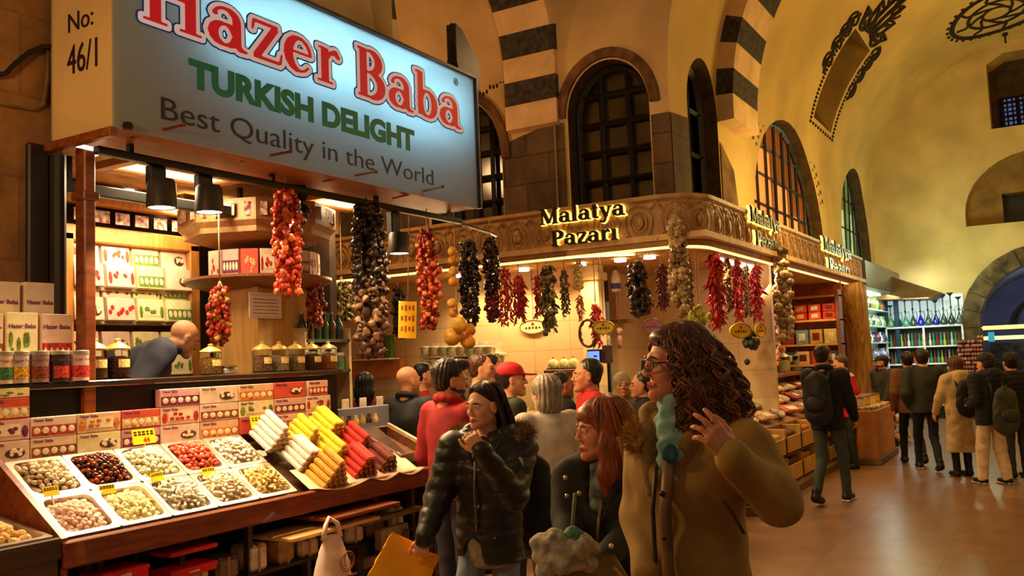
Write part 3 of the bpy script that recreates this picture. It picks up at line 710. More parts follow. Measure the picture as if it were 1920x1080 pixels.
# recessed ceiling light panels and small downlights
def panel(x, y, w, d, lab, wt):
    t = thing('ceiling_light', lab, 'ceiling light', (x, y, 3.05), 0, 'ceiling lights in the sweets stall')
    MB().box((0, 0, -.05), (w, d, .02)).build('diffuser', M((255, 226, 150), .5, emit=3.0, noise=0), t)
    fr = MB()
    for sx in (-1, 1): fr.box((sx * (w / 2 + .04), 0, -.055), (.08, d + .16, .05), .005); fr.box((0, sx * (d / 2 + .04), -.055), (w, .08, .05), .005)
    fr.build('frame', orangeW, t)
    lamp('AREA', (x, y, 2.96), wt * 1.8, (1, .76, .42), w * .9, (x, y, 0), size_y=d * .9)
panel(4.02, 5.0, .75, .26, 'bright rectangular ceiling panel behind the pair of spot lamps', 20)
panel(5.62, 4.95, .5, .25, 'bright ceiling panel beside the dark aubergine strings', 14)
panel(4.95, 5.85, .5, .3, 'ceiling panel deep in the stall above the chilli bunch', 12)
for px, py in ((240, 357), (315, 402)):
    p = onZ(px, py, 3.055)
    t = MB().lathe([(.001, -.012), (.035, -.012), (.045, 0)], (p.x, p.y, 3.058), 14).build('downlight', M((255, 240, 210), .4, emit=6, noise=0), None, 40)
    tag(t, 'small round downlight in the stall ceiling, %s of the two' % ('nearer' if py < 380 else 'farther'), 'ceiling light', 'small downlights')
t = thing('led_strip', 'bright white chevron strip light under the left end of the sign', 'light', (0, 0, 0))
MB().tube([onZ(142, 272, 2.93), onZ(196, 284, 2.93), onZ(152, 299, 2.93)], .012, 4).build('strip', M((255, 246, 230), .4, emit=2.5, noise=0), t)
# stall posts
t = MB().box((3.12, 4.62, 1.47), (.07, .09, 2.94), .008).box((3.12, 4.62, 2.66), (.1, .12, .05), .006).build('stall_post', brown, None)
tag(t, 'reddish wooden corner post at the left of the sweets stall', 'post')

# ================================================================== the sweets counter
CY0, CZ0 = 4.02, .90; SL = math.radians(34); CYB, CZB = 4.53, 1.245
lipm = woodmat((142, 66, 32), (98, 38, 16), .35, 'X', coat=.3)
cnt = thing('sweets_counter', 'long wooden sweets counter with sloping display front and open shelves below', 'counter', (2.6, 4.3, 0))
def crel(mb): mb.v = [(v[0] - 2.6, v[1] - 4.3, v[2]) for v in mb.v]; return mb
crel(MB().prism([(CY0 + .02, CZ0 - .1), (CYB + .06, CZ0 - .1), (CYB + .06, CZB - .06), (CYB, CZB - .06), (CY0 + .02, CZ0 - .06)], 0, 2.60, 5.5)).build('sloping_bed', brownD, cnt)
crel(MB().box((4.02, CY0 - .03, CZ0 - .065), (2.9, .05, .125), .008)).build('lip_board', lipm, cnt)
crel(MB().prism([(CY0 - .03, .70), (CYB, .70), (CYB, CZB + .012), (CY0 - .03, CZ0 + .012)], 0, 2.57, 2.60)).build('end_board', brown, cnt)
crel(MB().box((3.86, CYB + .10, 1.42), (2.6, .03, .40)).box((3.86, CYB + .14, .62), (2.6, .04, 1.24))).build('back_board', M((26, 18, 12), .4), cnt)
ledge_m = M((52, 34, 24), .2, noise=.15, spec=.7)
crel(MB().box((3.5, CYB + .17, 1.612), (3.35, .28, .036), .006)).build('ledge', ledge_m, cnt)
for x in (2.86, 3.35, 3.83, 4.31, 4.79, 5.4): crel(MB().box((x, CY0 + .12, .42), (.035, .04, .80)).box((x, CYB, .42), (.035, .04, .80)).box((x, 4.3, .79), (.035, .5, .03))).build('under_frame', M((72, 58, 44), .6), cnt)

crel(MB().box((4.1, 4.32, .10), (2.6, .5, .03)).box((4.1, 4.32, .46), (2.6, .45, .02))).build('under_shelf', M((56, 40, 28), .6), cnt)
# sloping frame: u along the counter, v up the slope, n out of the bed
TT = frame((0, CY0, CZ0), (1, 0, 0), (0, math.cos(SL), math.sin(SL)))
def sl(u, v, n=0): return TT @ Vector((u, v, n))
steel = M((196, 184, 170), .3, .75, noise=.06)
def tray_mesh(wd, ln, dp=.06, e=.022):
    mb = MB(); c = .04
    def loop(x, y, r, z, n=4):
        o = []
        for cx, cy, a0 in ((x - r, y - r, 0), (-x + r, y - r, 90), (-x + r, -y + r, 180), (x - r, -y + r, 270)):
            for k in range(n + 1): a = math.radians(a0 + 90 * k / n); o.append((cx + r * math.cos(a), cy + r * math.sin(a), z))
        return o
    L = [loop(wd / 2, ln / 2, .012, -.012), loop(wd / 2, ln / 2, .012, 0), loop(wd / 2 - e, ln / 2 - e, c, .002), loop(wd / 2 - e - .012, ln / 2 - e - .012, c, -dp)]
    n = len(L[0])
    for i in range(3):
        mb.add(L[i] + L[i + 1], [(k, (k + 1) % n, n + (k + 1) % n, n + k) for k in range(n)])
    mb.add(L[3], [tuple(range(n))])
    return mb.mesh('serving_tray', steel, 30)
tw = .305; tl = .302
tray_me = tray_mesh(tw - .004, tl - .004)
def rough_block(d, b=.004, j=.12):
    mb = MB().box((0, 0, 0), d, b); mb.v = [tuple(c * (1 + (R.random() - .5) * j) for c in v) for v in mb.v]; return mb
def lump(r, j=.25): return MB().ell((0, 0, 0), r, 8, 6, jit=j)
def heap(base, u, v, wd, ln, h, mat, n0=-.045):
    """mound of sweets that fills a tray; base for the separate pieces on top"""
    N = 11; vs = []; fs = []
    for i in range(N):
        for j in range(N):
            a, b = i / (N - 1) * 2 - 1, j / (N - 1) * 2 - 1
            z = n0 + h * max(0, 1 - abs(a) ** 2.4) * max(0, 1 - abs(b) ** 2.4) + R.uniform(-.004, .004)
            vs.append((a * wd / 2, b * ln / 2, z))
    for i in range(N - 1):
        for j in range(N - 1): fs.append((i * N + j, (i + 1) * N + j, (i + 1) * N + j + 1, i * N + j + 1))
    o = MB().add(vs, fs).build(base, mat, None, 'all', kind='stuff')
    o.matrix_world = TT @ Matrix.Translation((u, v, 0)); return o
def fill(name, u, v, wd, ln, h, meshes, n, label, cat, group, n0=-.045, heapmat=None, hl=None, cap=.9):
    hm = heap(name + '_heap', u, v, wd, ln, h, heapmat); tag(hm, hl, cat)
    for k in range(n):
        # even spread over the mound
        a = ((k * .618034) % 1) * 2 - 1; b = ((k + .5) / n) * 2 - 1
        a *= cap; b *= cap; a += R.uniform(-.05, .05); b += R.uniform(-.04, .04)
        z = n0 + h * max(0, 1 - abs(a) ** 2.4) * max(0, 1 - abs(b) ** 2.4)
        o = put(name, R.choice(meshes)); 
        o.matrix_world = TT @ Matrix.Translation((u + a * wd / 2, v + b * ln / 2, z + R.uniform(.0, .012))) @ Euler((R.uniform(-.6, .6), R.uniform(-.6, .6), R.uniform(0, 6.3))).to_matrix().to_4x4()
        tag(o, label, cat, group)
def meshes(fn, mats, n=4, nm='piece', smooth=False): return [fn().mesh(nm, mats[i % len(mats)], smooth) for i in range(n)]
sugar = lambda c: M(c, .85, noise=.12, scale=60, bump=.2, sub=.1)
cands = {
 'pink': (meshes(lambda: rough_block((.032, .028, .024), .007), [sugar((250, 212, 194)), sugar((252, 226, 206)), sugar((244, 196, 180))]), sugar((240, 196, 178))),
 'cream': (meshes(lambda: rough_block((.034, .030, .026), .008), [sugar((252, 238, 190)), sugar((250, 230, 170))]), sugar((240, 214, 150))),
 'white_log': (meshes(lambda: rough_block((.046, .016, .015), .005), [sugar((252, 246, 230)), sugar((244, 234, 212)), M((160, 160, 116), .8)], 5), sugar((200, 188, 156))),
 'pale_log': (meshes(lambda: rough_block((.036, .016, .015), .005), [sugar((252, 242, 220)), sugar((240, 224, 190)), M((176, 146, 100), .8)], 5), sugar((208, 188, 150))),
 'yellow_log': (meshes(lambda: rough_block((.036, .017, .015), .005), [sugar((246, 224, 160)), sugar((236, 208, 136)), M((160, 130, 66), .8)], 5), sugar((220, 192, 128))),
 'nut': (meshes(lambda: lump((.018, .013, .012)), [sugar((250, 236, 210)), sugar((240, 218, 184)), M((190, 150, 108), .8)], 5, smooth='all'), sugar((176, 142, 104))),
 'date': (meshes(lambda: lump((.021, .014, .013)), [M((104, 34, 12), .25, coat=.3), M((60, 18, 8), .25), M((168, 74, 22), .25)], 5, smooth='all'), M((60, 20, 10), .4)),
 'fluff': (meshes(lambda: rough_block((.034, .030, .024), .008, .25), [sugar((254, 246, 214)), sugar((250, 240, 196))]), sugar((224, 206, 150))),
 'apricot': (meshes(lambda: lump((.023, .016, .011)), [M((236, 92, 58), .4), M((214, 64, 40), .4), M((244, 120, 76), .4)], 5, smooth='all'), M((190, 56, 34), .5)),
 'snow': (meshes(lambda: rough_block((.032, .022, .016), .006), [sugar((248, 240, 224)), sugar((236, 222, 200)), M((190, 172, 146), .8)], 5), sugar((206, 190, 166))),
}
front = [('pink', 'pale pink sugared delight cube in the front tray at the counter corner', 78, 'delight_cube'),
         ('cream', 'pale yellow sugared delight cube in the second front tray', 74, 'delight_cube'),
         ('white_log', 'white sugared delight stick in the middle front tray', 84, 'delight_stick'),
         ('pale_log', 'beige speckled delight stick in the fourth front tray', 84, 'delight_stick'),
         ('yellow_log', 'yellowish delight stick in the front tray beside the golden stack', 84, 'delight_stick')]
back = [('nut', 'cream coloured coated nut in the back tray at the left end', 96, 'coated_nut'),
        ('date', 'glossy dark brown date in the second back tray', 96, 'dried_date'),
        ('fluff', 'creamy white delight cube heaped in the middle back tray', 84, 'delight_cube'),
        ('apricot', 'orange red dried fruit piece in the fourth back tray', 96, 'dried_fruit'),
        ('snow', 'snowy white nougat piece in the back tray beside the white log stack', 84, 'nougat_piece')]
U0 = 2.60
for row, lst in ((0, front), (1, back)):
    for i, (kk, lab, n, nm) in enumerate(lst):
        u = U0 + tw * (i + .5) + .01; v = .012 + tl * (row + .5)
        t = put('serving_tray', tray_me); t.matrix_world = TT @ Matrix.Translation((u, v, 0))
        what = lab.split(' in the ')[0].split(' heaped')[0]
        tag(t, 'rectangular steel tray holding the %s pieces, %s row' % (what, 'front' if row == 0 else 'back'), 'tray', 'steel trays on the sloping counter')
        full = kk not in ('pink', 'cream')
        fill(nm, u, v, tw - .06, tl - .06,   .078 if full else .055, cands[kk][0], n, lab, 'sweet' if 'nut' not in nm and 'dr' not in nm else ('nut' if 'nut' in nm else 'dried fruit'), what + ' pieces', -.026 if full else -.045, cands[kk][1], 'mound of %s pieces filling its tray' % what, .92)
# separate lower tray at the far left with its own wooden box
t = thing('side_counter', 'low dark wooden counter with a tray at the bottom left corner', 'counter', (2.2, 4.3, 0))
MB().box((0, 0, .42), (.72, .62, .84), .01).box((0, -.3, .87), (.74, .03, .10), .005).build('cabinet', woodmat((84, 60, 34), (58, 40, 22), .5, 'X'), t)
TT_keep = TT; TT = frame((0, 4.02, .925), (1, 0, 0), (0, math.cos(.16), math.sin(.16)))
t = put('serving_tray', tray_mesh(.66, .5, .05)); t.matrix_world = TT @ Matrix.Translation((2.215, .24, .005)); tag(t, 'wide steel tray on the low counter at the bottom left corner', 'tray')
fill('delight_cube', 2.215, .24, .6, .44, .10, meshes(lambda: rough_block((.05, .038, .032), .010, .3), [sugar((236, 196, 130)), sugar((226, 182, 112)), sugar((240, 206, 150))]), 84, 'golden beige delight chunk in the low tray at the bottom left corner', 'sweet', 'golden beige chunks', -.04, sugar((190, 142, 80)), 'mound of golden beige delight chunks in the low corner tray')
TT = TT_keep
# the stacks of rolled delight on the right half
def roll_mesh(L, r, mat, core):
    mb = MB(); mb.cur = 0; mb.box((0, 0, 0), (r * 2.1, L, r * 1.7), r * .45); mb.cur = 1
    mb.box((0, -L / 2 - .001, 0), (r * 1.5, .004, r * 1.1), 0); mb.cur = 2
    for q in range(4): mb.ell((R.uniform(-.5, .5) * r, -L / 2 - .003, R.uniform(-.35, .35) * r), (r * .24, .003, r * .24), 6, 4)
    return mb.mesh('delight_bar', [mat, core, M((210, 176, 100), .6)])
NTH = ['first from left', 'second from left', 'third from left', 'fourth from left', 'fifth from left']
def stack(u, v, nx, layers, L, r, c, core, label, gname, skew=0):
    mm = [roll_mesh(L, r, M(c, .75, noise=.1, scale=30, bump=.15), M(core, .6)) for _ in range(2)]
    for ly in range(layers):
        n = nx - ly
        for i in range(n):
            o = put('delight_bar', R.choice(mm))
            o.matrix_world = TT @ Matrix.Translation((u + (i - (n - 1) / 2) * r * 2.12 + skew * ly, v + ly * .006, r * .86 + ly * r * 1.72)) @ Matrix.Rotation(R.uniform(-.04, .04), 4, 'Z')
            tag(o, label % ('%s layer, %s' % (['bottom', 'second', 'third', 'fourth', 'fifth'][ly] if ly < layers - 1 else 'top', NTH[i])), 'sweet', gname)
WHT, YEL, GOLD, RED, BRN = (244, 234, 216), (238, 206, 50), (216, 158, 58), (190, 46, 36), (108, 44, 24)
stack(4.30, .50, 5, 5, .22, .020, WHT, (176, 112, 60), 'white bar, %s, tall white stack behind the front trays', 'tall white stack of bars')
stack(4.38, .27, 5, 4, .20, .020, WHT, (160, 96, 60), 'white bar, %s, low white stack beside the golden one', 'low white stack of bars')
stack(4.58, .48, 4, 4, .20, .021, YEL, (150, 110, 50), 'yellow bar, %s, stack right of the tall white one', 'left back yellow stack')
stack(4.84, .53, 5, 4, .22, .021, YEL, (150, 100, 40), 'yellow delight bar, %s, rear right yellow stack', 'rear right yellow stack')
stack(4.66, .28, 4, 4, .20, .021, YEL, (140, 84, 40), 'yellow delight bar, %s, stack above the golden stack', 'middle yellow stack')
stack(4.42, .06, 5, 5, .19, .022, GOLD, (140, 70, 24), 'golden brown delight bar, %s, stack at the counter lip', 'golden stack of bars')
stack(4.95, .33, 4, 4, .20, .022, RED, (92, 24, 22), 'red delight bar, %s, rear red stack', 'rear red stack')
stack(4.76, .10, 5, 4, .19, .022, RED, (90, 24, 20), 'red delight bar, %s, front red stack', 'front red stack')
stack(5.02, .12, 4, 3, .19, .022, BRN, (60, 22, 14), 'dark brown delight bar, %s, stack at the right end', 'brown stack of bars')
# paper sheets hanging over the lip
for i, (a, b) in enumerate(((4.22, 4.72), (4.74, 5.02), (5.03, 5.32))):
    vs = []; fs = []
    N = 8
    for k in range(N + 1):
        u = a + (b - a) * k / N; sag = .035 * math.sin(PI * k / N)
        vs += [sl(u, .2, .002), sl(u, .0, .004 + .006 * (k % 2)), sl(u, -.015 + 0 * k, -.0) + Vector((0, -.06, .03 - sag * 1.0 - .012))]
    for k in range(N):
        for q in (0, 1): fs.append((k * 3 + q, k * 3 + q + 1, k * 3 + q + 4, k * 3 + q + 3))
    o = MB().add(vs, fs).build('paper_liner', M((214, 184, 150), .55, noise=.1), None, 'all')
    md = o.modifiers.new('thick', 'SOLIDIFY'); md.thickness = .002
    tag(o, ['cream paper liner under the golden stack, curling over the counter lip', 'cream paper liner under the front red stack, curling over the lip', 'cream paper liner under the brown stack at the right end'][i], 'paper liner', 'paper liners')
# price cards
yel = M((250, 214, 24), .5, noise=.05); redi = M((200, 40, 20), .5, noise=0); blk = M((24, 20, 14), .5, noise=0)
def price(p, w, h, label, txt='44', tilt=.25):
    t = thing('price_card', label, 'price card', p); t.rotation_euler = (-tilt, 0, R.uniform(-.15, .1))
    MB().box((0, 0, h / 2), (w, .004, h)).build('card', yel, t)
    mb = MB()
    for k in range(2): 
        for q in range(5): mb.box((-w * .36 + q * w * .18, -.003, h * (.82 - .17 * k)), (w * R.uniform(.08, .16), .001, h * .09))
    mb.build('writing', blk, t)
    if txt: font_text('price_number', txt, h * .5, redi, t, frame((-w * .05, -.0035, h * .1), (1, 0, 0), (0, 0, 1)), bold=.001, ext=.0005)
    MB().box((0, .003, -.02), (.008, .003, .06)).build('stick', M((230, 200, 150), .6), t)
price(onY(272, 832, 4.50), .155, .085, 'large yellow price card standing behind the white delight and dried fruit trays')
price(onY(489, 803, 4.50), .15, .085, 'large yellow price card behind the tall white stack of bars')
for (x, y, lab) in ((98, 930, 'small yellow price card at the front edge of the coated nut tray'), (203, 926, 'small yellow price card in front of the date tray'),
                    (297, 902, 'small yellow price card in front of the heaped white delight tray'), (393, 892, 'small yellow price card in front of the orange dried fruit tray')):
    p = onY(x, y, 4.25); price(p, .085, .05, lab, None, .4)
# scoop lying on the snowy tray
t = thing('metal_scoop', 'steel scoop lying across the snowy white nougat tray', 'scoop', sl(4.06, .32, .05)); t.rotation_euler = (SL, 0, .5)
MB().tube([(.02, 0, .03), (.09, 0, .035), (.16, 0, .03)], [.007, .008, .006], 8).build('handle', steel, t, 'all')
MB().prism([(-.10, -.03), (-.02, -.03), (.02, -.008), (.02, .008), (-.02, .03), (-.10, .03)], 2, .022, .028).build('blade', steel, t)

# ------------------------------------------------------------------ printed boxes, cans and jars
PAL = [((232, 196, 178), (196, 44, 40)), ((236, 190, 150), (232, 130, 30)), ((226, 176, 172), (120, 40, 90)), ((240, 206, 178), (150, 80, 40)), ((216, 84, 66), (240, 180, 120)), ((238, 214, 190), (190, 60, 50)), ((244, 226, 170), (120, 140, 50))]
purple = M((110, 40, 90), .5, noise=0)
def gift_box(name, w, d, h, pal, kind, T, label, group, cat='box', words=True):
    """printed sweets carton standing on its edge, picture side towards -Y"""
    t = thing(name, label, cat, group=group, T=T); bg, ac = pal
    MB().box((0, 0, h / 2), (w, d, h), .003).build('carton', M(bg, .5, noise=.06, scale=20), t)
    y = -d / 2 - .0012; mb = MB()
    bowl = M((88, 50, 34), .5, noise=.2, scale=40); a = M(ac, .5, noise=.3, scale=60); b2 = M((250, 226, 190), .5, noise=.1)
    if kind == 0:        # bowl with sweets
        MB().ell((w * .2, y, h * .40), (w * .21, .0015, h * .24), 14, 6).build('picture', bowl, t)
        m2 = MB()
        for k in range(9): m2.ell((w * .2 + R.uniform(-.15, .15) * w, y - .001, h * .44 + R.uniform(-.12, .14) * h), (w * .05, .0012, h * .09), 7, 4)
        m2.build('picture', b2, t)
    elif kind == 1:      # scattered fruit
        for k in range(8): mb.ell((R.uniform(-.42, .42) * w, y, R.uniform(.15, .62) * h), (w * .07, .0014, h * .12), 8, 4)
        mb.build('picture', a, t)
    elif kind == 2:      # coloured band with panels
        MB().box((0, y, h * .32), (w * .98, .001, h * .5)).build('picture', a, t)
        m2 = MB()
        for k in range(5): m2.ell((-w * .38 + k * w * .19, y - .001, h * .34), (w * .075, .0012, h * .17), 8, 4)
        m2.build('picture', b2, t)
    else:                # framed vignette
        MB().box((0, y, h * .5), (w * .62, .001, h * .56)).build('picture', b2, t)
        m2 = MB()
        for k in range(6): m2.ell((R.uniform(-.25, .25) * w, y - .001, h * .45 + R.uniform(-.18, .18) * h), (w * .06, .0012, h * .1), 8, 4)
        for s_ in (-1, 1): m2.ell((s_ * w * .4, y, h * .4), (w * .07, .0012, h * .3), 8, 4)
        m2.build('picture', a, t)
    if words: font_text('lettering', 'Hazer Baba', min(h * .22, w * .19), purple, t, frame((-w * .45, y - .0006, h * .78), (1, 0, 0), (0, 0, 1)), ext=.0003, bold=.0006)
    return t
ORD = ['leftmost', 'second', 'third', 'fourth', 'fifth', 'sixth', 'seventh', 'eighth', 'ninth', 'tenth']
KN = ['bowl picture', 'fruit pictures', 'coloured picture band', 'framed picture']
cols = [2.50, 2.76, 3.02, 3.29, 3.55, 3.84, 4.15, 4.46, 4.76, 5.02]
hh = .108; RW = ['lowest', 'second up', 'third up', 'topmost']
for i in range(9):
    nrow = 4 if i == 0 else 2 if i in (1, 2, 3) else 3
    for j in range(nrow):
        h = hh if j < 3 else .05
        w = cols[i + 1] - cols[i] - .006; kd = (i * 2 + j * 3 + (i * j) % 2) % 4
        if i == 8 and j == 2: w *= .8
        gift_box('sweets_box', w, .05, h - .003, PAL[(i * 3 + j * 2) % 7], kd, Matrix.Translation(((cols[i] + cols[i + 1]) / 2, CYB + .045, 1.238 + j * hh)),
                 'sweets box with %s, %s in the %s column behind the trays' % (KN[kd], RW[j] if j < nrow - 1 else 'topmost', ORD[i]), 'sweets boxes lined up behind the trays')
LZ = 1.632
# upright cartons on the ledge at the far left
for i, (x0, x1, y0, y1, kind, pi, lab, Yd) in enumerate((
        (-30, 33, 530, 652, 3, 5, 'tall printed carton with oriental sweets picture, left of the rear pair on the ledge', 4.74), (42, 98, 532, 652, 0, 5, 'tall printed carton with a bowl picture, right of the rear pair on the ledge', 4.74),
        (7, 66, 587, 700, 1, 6, 'cream carton with green apples behind the small cans', 4.66), (73, 130, 590, 700, 2, 0, 'red and white carton with pomegranate picture behind the small cans', 4.66), (-45, 1, 588, 700, 2, 3, 'brown carton cut by the left edge behind the small cans', 4.66))):
    a = onY(x0, y1, Yd); b = onY(x1, y0, Yd)
    t = gift_box('upright_carton', b.x - a.x, .05, b.z - LZ, PAL[pi], kind, Matrix.Translation(((a.x + b.x) / 2, Yd, LZ)), lab, 'upright cartons on the ledge')
    if i == 2:
        mb = MB(); 
        for k in range(3): mb.ell((-.03 + k * .03, -.029, .06 + .02 * (k % 2)), (.028, .003, .03), 9, 6)
        mb.build('picture', M((96, 160, 40), .5), t)
def can(x, y, z, r, h, body, pic, label, group, name='sweets_can', lid=(210, 196, 180)):
    t = thing(name, label, 'can', (x, y, z), R.uniform(-.2, .2), group)
    MB().lathe([(r, 0), (r, h - .02)], (0, 0, 0), 20).build('body', M(body, .35, noise=.08, scale=20, coat=.2), t, 40)
    MB().lathe([(r * 1.03, h - .022), (r * 1.03, h - .004), (r * .95, h)], (0, 0, 0), 20).build('lid', M(lid, .3, .4), t, 40)
    mb = MB()
    for k in range(-3, 3):
        a0, a1 = -PI / 2 + k * .33, -PI / 2 + (k + 1) * .33
        mb.add([((r + .001) * math.cos(q), (r + .001) * math.sin(q), zz) for q in (a0, a1) for zz in (h * .12, h * .5)], [(0, 2, 3, 1)])
    mb.build('label_picture', M(pic, .5, noise=.35, scale=70), t)
    font_text('lettering', 'Hazer Baba', r * .36, purple, t, frame((-r * .8, -r * 1.02, h * .66), (1, 0, 0), (0, 0, 1)), ext=.0003)
for i, (x, bd, pc) in enumerate(((2, (226, 190, 160), (60, 120, 60)), (31, (196, 180, 164), (232, 160, 40)), (69, (150, 120, 110), (140, 60, 44)), (107, (54, 38, 36), (206, 60, 40)), (145, (224, 190, 180), (214, 56, 54)))):
    p = onY(x, 680, 4.6); can(p.x, 4.6, LZ, .060, .165, bd, pc, 'sweets can with %s picture on the ledge, %s' % (['green', 'orange', 'brown', 'black and red', 'pink and red'][i], ['cut by the left edge', 'second from the left', 'third from the left', 'fourth from the left', 'nearest the glass jars'][i]), 'sweets cans on the ledge')
gl = glassmat()
def jar(x, y, z, r, h, fillc, label, group, lidc=(226, 190, 104), lab=True):
    t = thing('glass_jar', label, 'jar', (x, y, z), 0, group)
    MB().lathe([(r * .9, 0), (r, .01), (r, h * .66), (r * .93, h * .72)], (0, 0, 0), 18).build('jar_body', gl, t, 40)
    MB().lathe([(r * .9, .008), (r * .93, .02), (r * .93, h * .5), (r * .5, h * .56)], (0, 0, 0), 14).build('contents', M(fillc, .7, noise=.35, scale=90, bump=.4), t, 40)
    MB().lathe([(r * 1.02, h * .71), (r * 1.04, h * .75), (r * .7, h * .84), (r * .28, h * .9), (r * .2, h * .93), (r * .26, h * .97), (r * .1, h)], (0, 0, 0), 18).build('lid', M(lidc, .3, .55, noise=.08), t, 40)
    if lab:
        mb = MB()
        for k in range(-2, 2):
            a0, a1 = -PI / 2 + k * .28, -PI / 2 + (k + 1) * .28
            mb.add([((r + .002) * math.cos(q), (r + .002) * math.sin(q), zz) for q in (a0, a1) for zz in (h * .28, h * .48)], [(0, 2, 3, 1)])
        mb.build('paper_label', M((240, 206, 130), .6, noise=.2, scale=60), t)
for i, (x, yb, fc) in enumerate(((178, 705, (120, 72, 40)), (221, 705, (96, 50, 30)), (395, 690, (190, 140, 80)))):
    p = onY(x, yb, 4.68); jar(p.x, 4.68, LZ, .068, .235 if i < 2 else .2, fc, ['brass lidded glass jar of brown spice beside the cans', 'brass lidded glass jar of dark spice just left of the vendor', 'small brass lidded jar beside the red sleeved arm of the vendor'][i], 'glass jars on the ledge')
for i, x in enumerate((492, 524, 555, 586, 616)):
    p = onY(x, 700, 4.70); jar(p.x, 4.70, LZ, .066, .215, [(150, 100, 60), (196, 160, 130), (170, 130, 80), (80, 48, 34), (186, 100, 50)][i], 'glass jar with pagoda brass lid in front of the round column, %s of five' % ['leftmost', 'second', 'third', 'fourth', 'rightmost'][i], 'pagoda lid jars on the ledge')
# scale on the ledge
p = onY(425, 695, 4.68)
t = thing('weighing_scale', 'small silver scale on the ledge right of the vendor', 'scale', (p.x, 4.68, LZ))
MB().box((0, 0, .02), (.11, .1, .035), .006).build('base', M((170, 160, 150), .4, .3), t); MB().lathe([(.02, .037), (.06, .045), (.065, .055)], (0, 0, 0), 16).build('pan', steel, t, 40)
# ------------------------------------------------------------------ inside the stall
# round display column
cx, cy = 5.06, 5.30
t = thing('display_column', 'pale wooden column with a round shelf of cartons inside the sweets stall', 'column', (cx, cy, 0))
MB().box((0, 0, 1.28), (.56, .5, 2.56), .02).build('pillar', woodmat((214, 164, 92), (190, 136, 68), .5, 'Z', 4), t)
MB().lathe([(.34, 2.26), (.54, 2.31), (.56, 2.33), (.56, 2.35), (.3, 2.35)], (0, 0, 0), 28).build('round_shelf', woodmat((150, 100, 60), (120, 72, 40), .4, 'X'), t, 40)
MB().lathe([(.40, 2.62), (.56, 2.66), (.56, 2.70), (.60, 2.74), (.60, 2.9), (.4, 2.94)], (0, 0, 0), 8).build('cornice', woodmat((170, 120, 70), (140, 92, 46), .5, 'X'), t)
mb = MB()
for k in range(16):
    a = PI * 2 * k / 16; mb.box((0, 0, 0), (.16, .004, .1), 0, Matrix.Translation((.585 * math.cos(a), .585 * math.sin(a), 2.82)) @ Matrix.Rotation(a + PI / 2, 4, 'Z'))
mb.build('patterned_band', M((214, 190, 170), .5, noise=.6, scale=30, c2=(120, 30, 26)), t)
p = onY(496, 573, 5.04)
t2 = thing('paper_notice', 'white printed paper notice pinned to the wooden column', 'notice', (p.x, 5.03, p.z))
MB().box((0, 0, 0), (.32, .006, .19)).build('sheet', M((238, 214, 196), .6, noise=.03), t2)
mb = MB()
for k in range(5): mb.box((0, -.004, .045 - k * .026), (.25, .001, .006))
mb.box((0, -.004, .075), (.27, .001, .002)).box((0, -.004, -.085), (.27, .001, .002)); mb.build('printed_lines', M((150, 110, 110), .6), t2)
for k in range(11):
    a = -PI * .98 + k * PI * .96 / 10; q = (cx + .44 * math.cos(a), cy + .44 * math.sin(a), 2.352)
    gift_box('small_carton', .125, .05, .19, PAL[(k * 2) % 7 if k % 3 else 0], [1, 2, 1, 3][k % 4], Matrix.Translation(q) @ Matrix.Rotation(a + PI / 2, 4, 'Z'), 'small printed carton standing on the round shelf, %s counted from the left' % (ORD + ['rightmost'])[k], 'cartons on the round shelf', words=False)
# tall shelf unit behind the vendor
_a = onY(150, 700, 6.0); _b = onY(362, 460, 6.0); ux0, ux1, uz = 3.9, _b.x, _b.z
t = thing('shelf_unit', 'tall lit wooden shelf unit of sweets boxes behind the vendor', 'shelf', (ux0, 6.0, 0))
W = ux1 - ux0
MB().box((W, .2, uz / 2), (.1, .45, uz), .01).box((0, .2, uz / 2), (.1, .45, uz), .01).box((W / 2, .2, uz + .0), (W + .1, .45, .12), .01).build('frame', orangeW, t)
MB().box((W / 2, .4, uz / 2), (W, .03, uz)).build('back_panel', M((200, 150, 90), .6), t)
zs = [onY(250, y, 6.0).z for y in (700, 606, 545, 478)]
zs = [zs[1] - .42, zs[1], zs[2]]
for z in zs: MB().box((W / 2, .18, z), (W - .1, .36, .025), .004).build('shelf_board', M((190, 170, 120), .3), t)
MB().box((W / 2, -.06, uz + .28), (W + .5, .1, .15), .01).build('pelmet', orangeW, t)
mb = MB()
for k in range(7): mb.box((.1 + k * W / 6.6, -.03, uz + .135), (.12, .004, .09), 0, None)
mb.build('patterned_band', M((226, 206, 190), .5, noise=.6, scale=26, c2=(140, 40, 30)), t)
lamp('AREA', ((ux0 + ux1) / 2, 5.75, uz + .05), 12, (1, .82, .48), W, ((ux0 + ux1) / 2, 6.2, 1.5), size_y=.1)
nms = ['bottom', 'middle', 'top']
for j, z in enumerate(zs):
    hbox = .17
    for i in range(4):
        for lv in range(2):
            w = W * .21; pi = [6, 3, 6, 6][(i + j) % 4] if i > 1 else [5, 3, 0][(i + j + lv) % 3]
            gift_box('sweets_box', w, .06, hbox, PAL[pi], [2, 0, 1, 3][(i + j) % 4], Matrix.Translation((ux0 + W * (.14 + .235 * i), 5.98 + .06 * lv, z + .014 + lv * (hbox + .002))) @ Matrix.Rotation(-.12, 4, 'X'),
                     'printed sweets box on the %s shelf behind the vendor, %s of its %s row' % (nms[j], ['left end', 'second', 'third', 'right end'][i], ['lower', 'upper'][lv]), 'sweets boxes on the shelf unit', words=False)
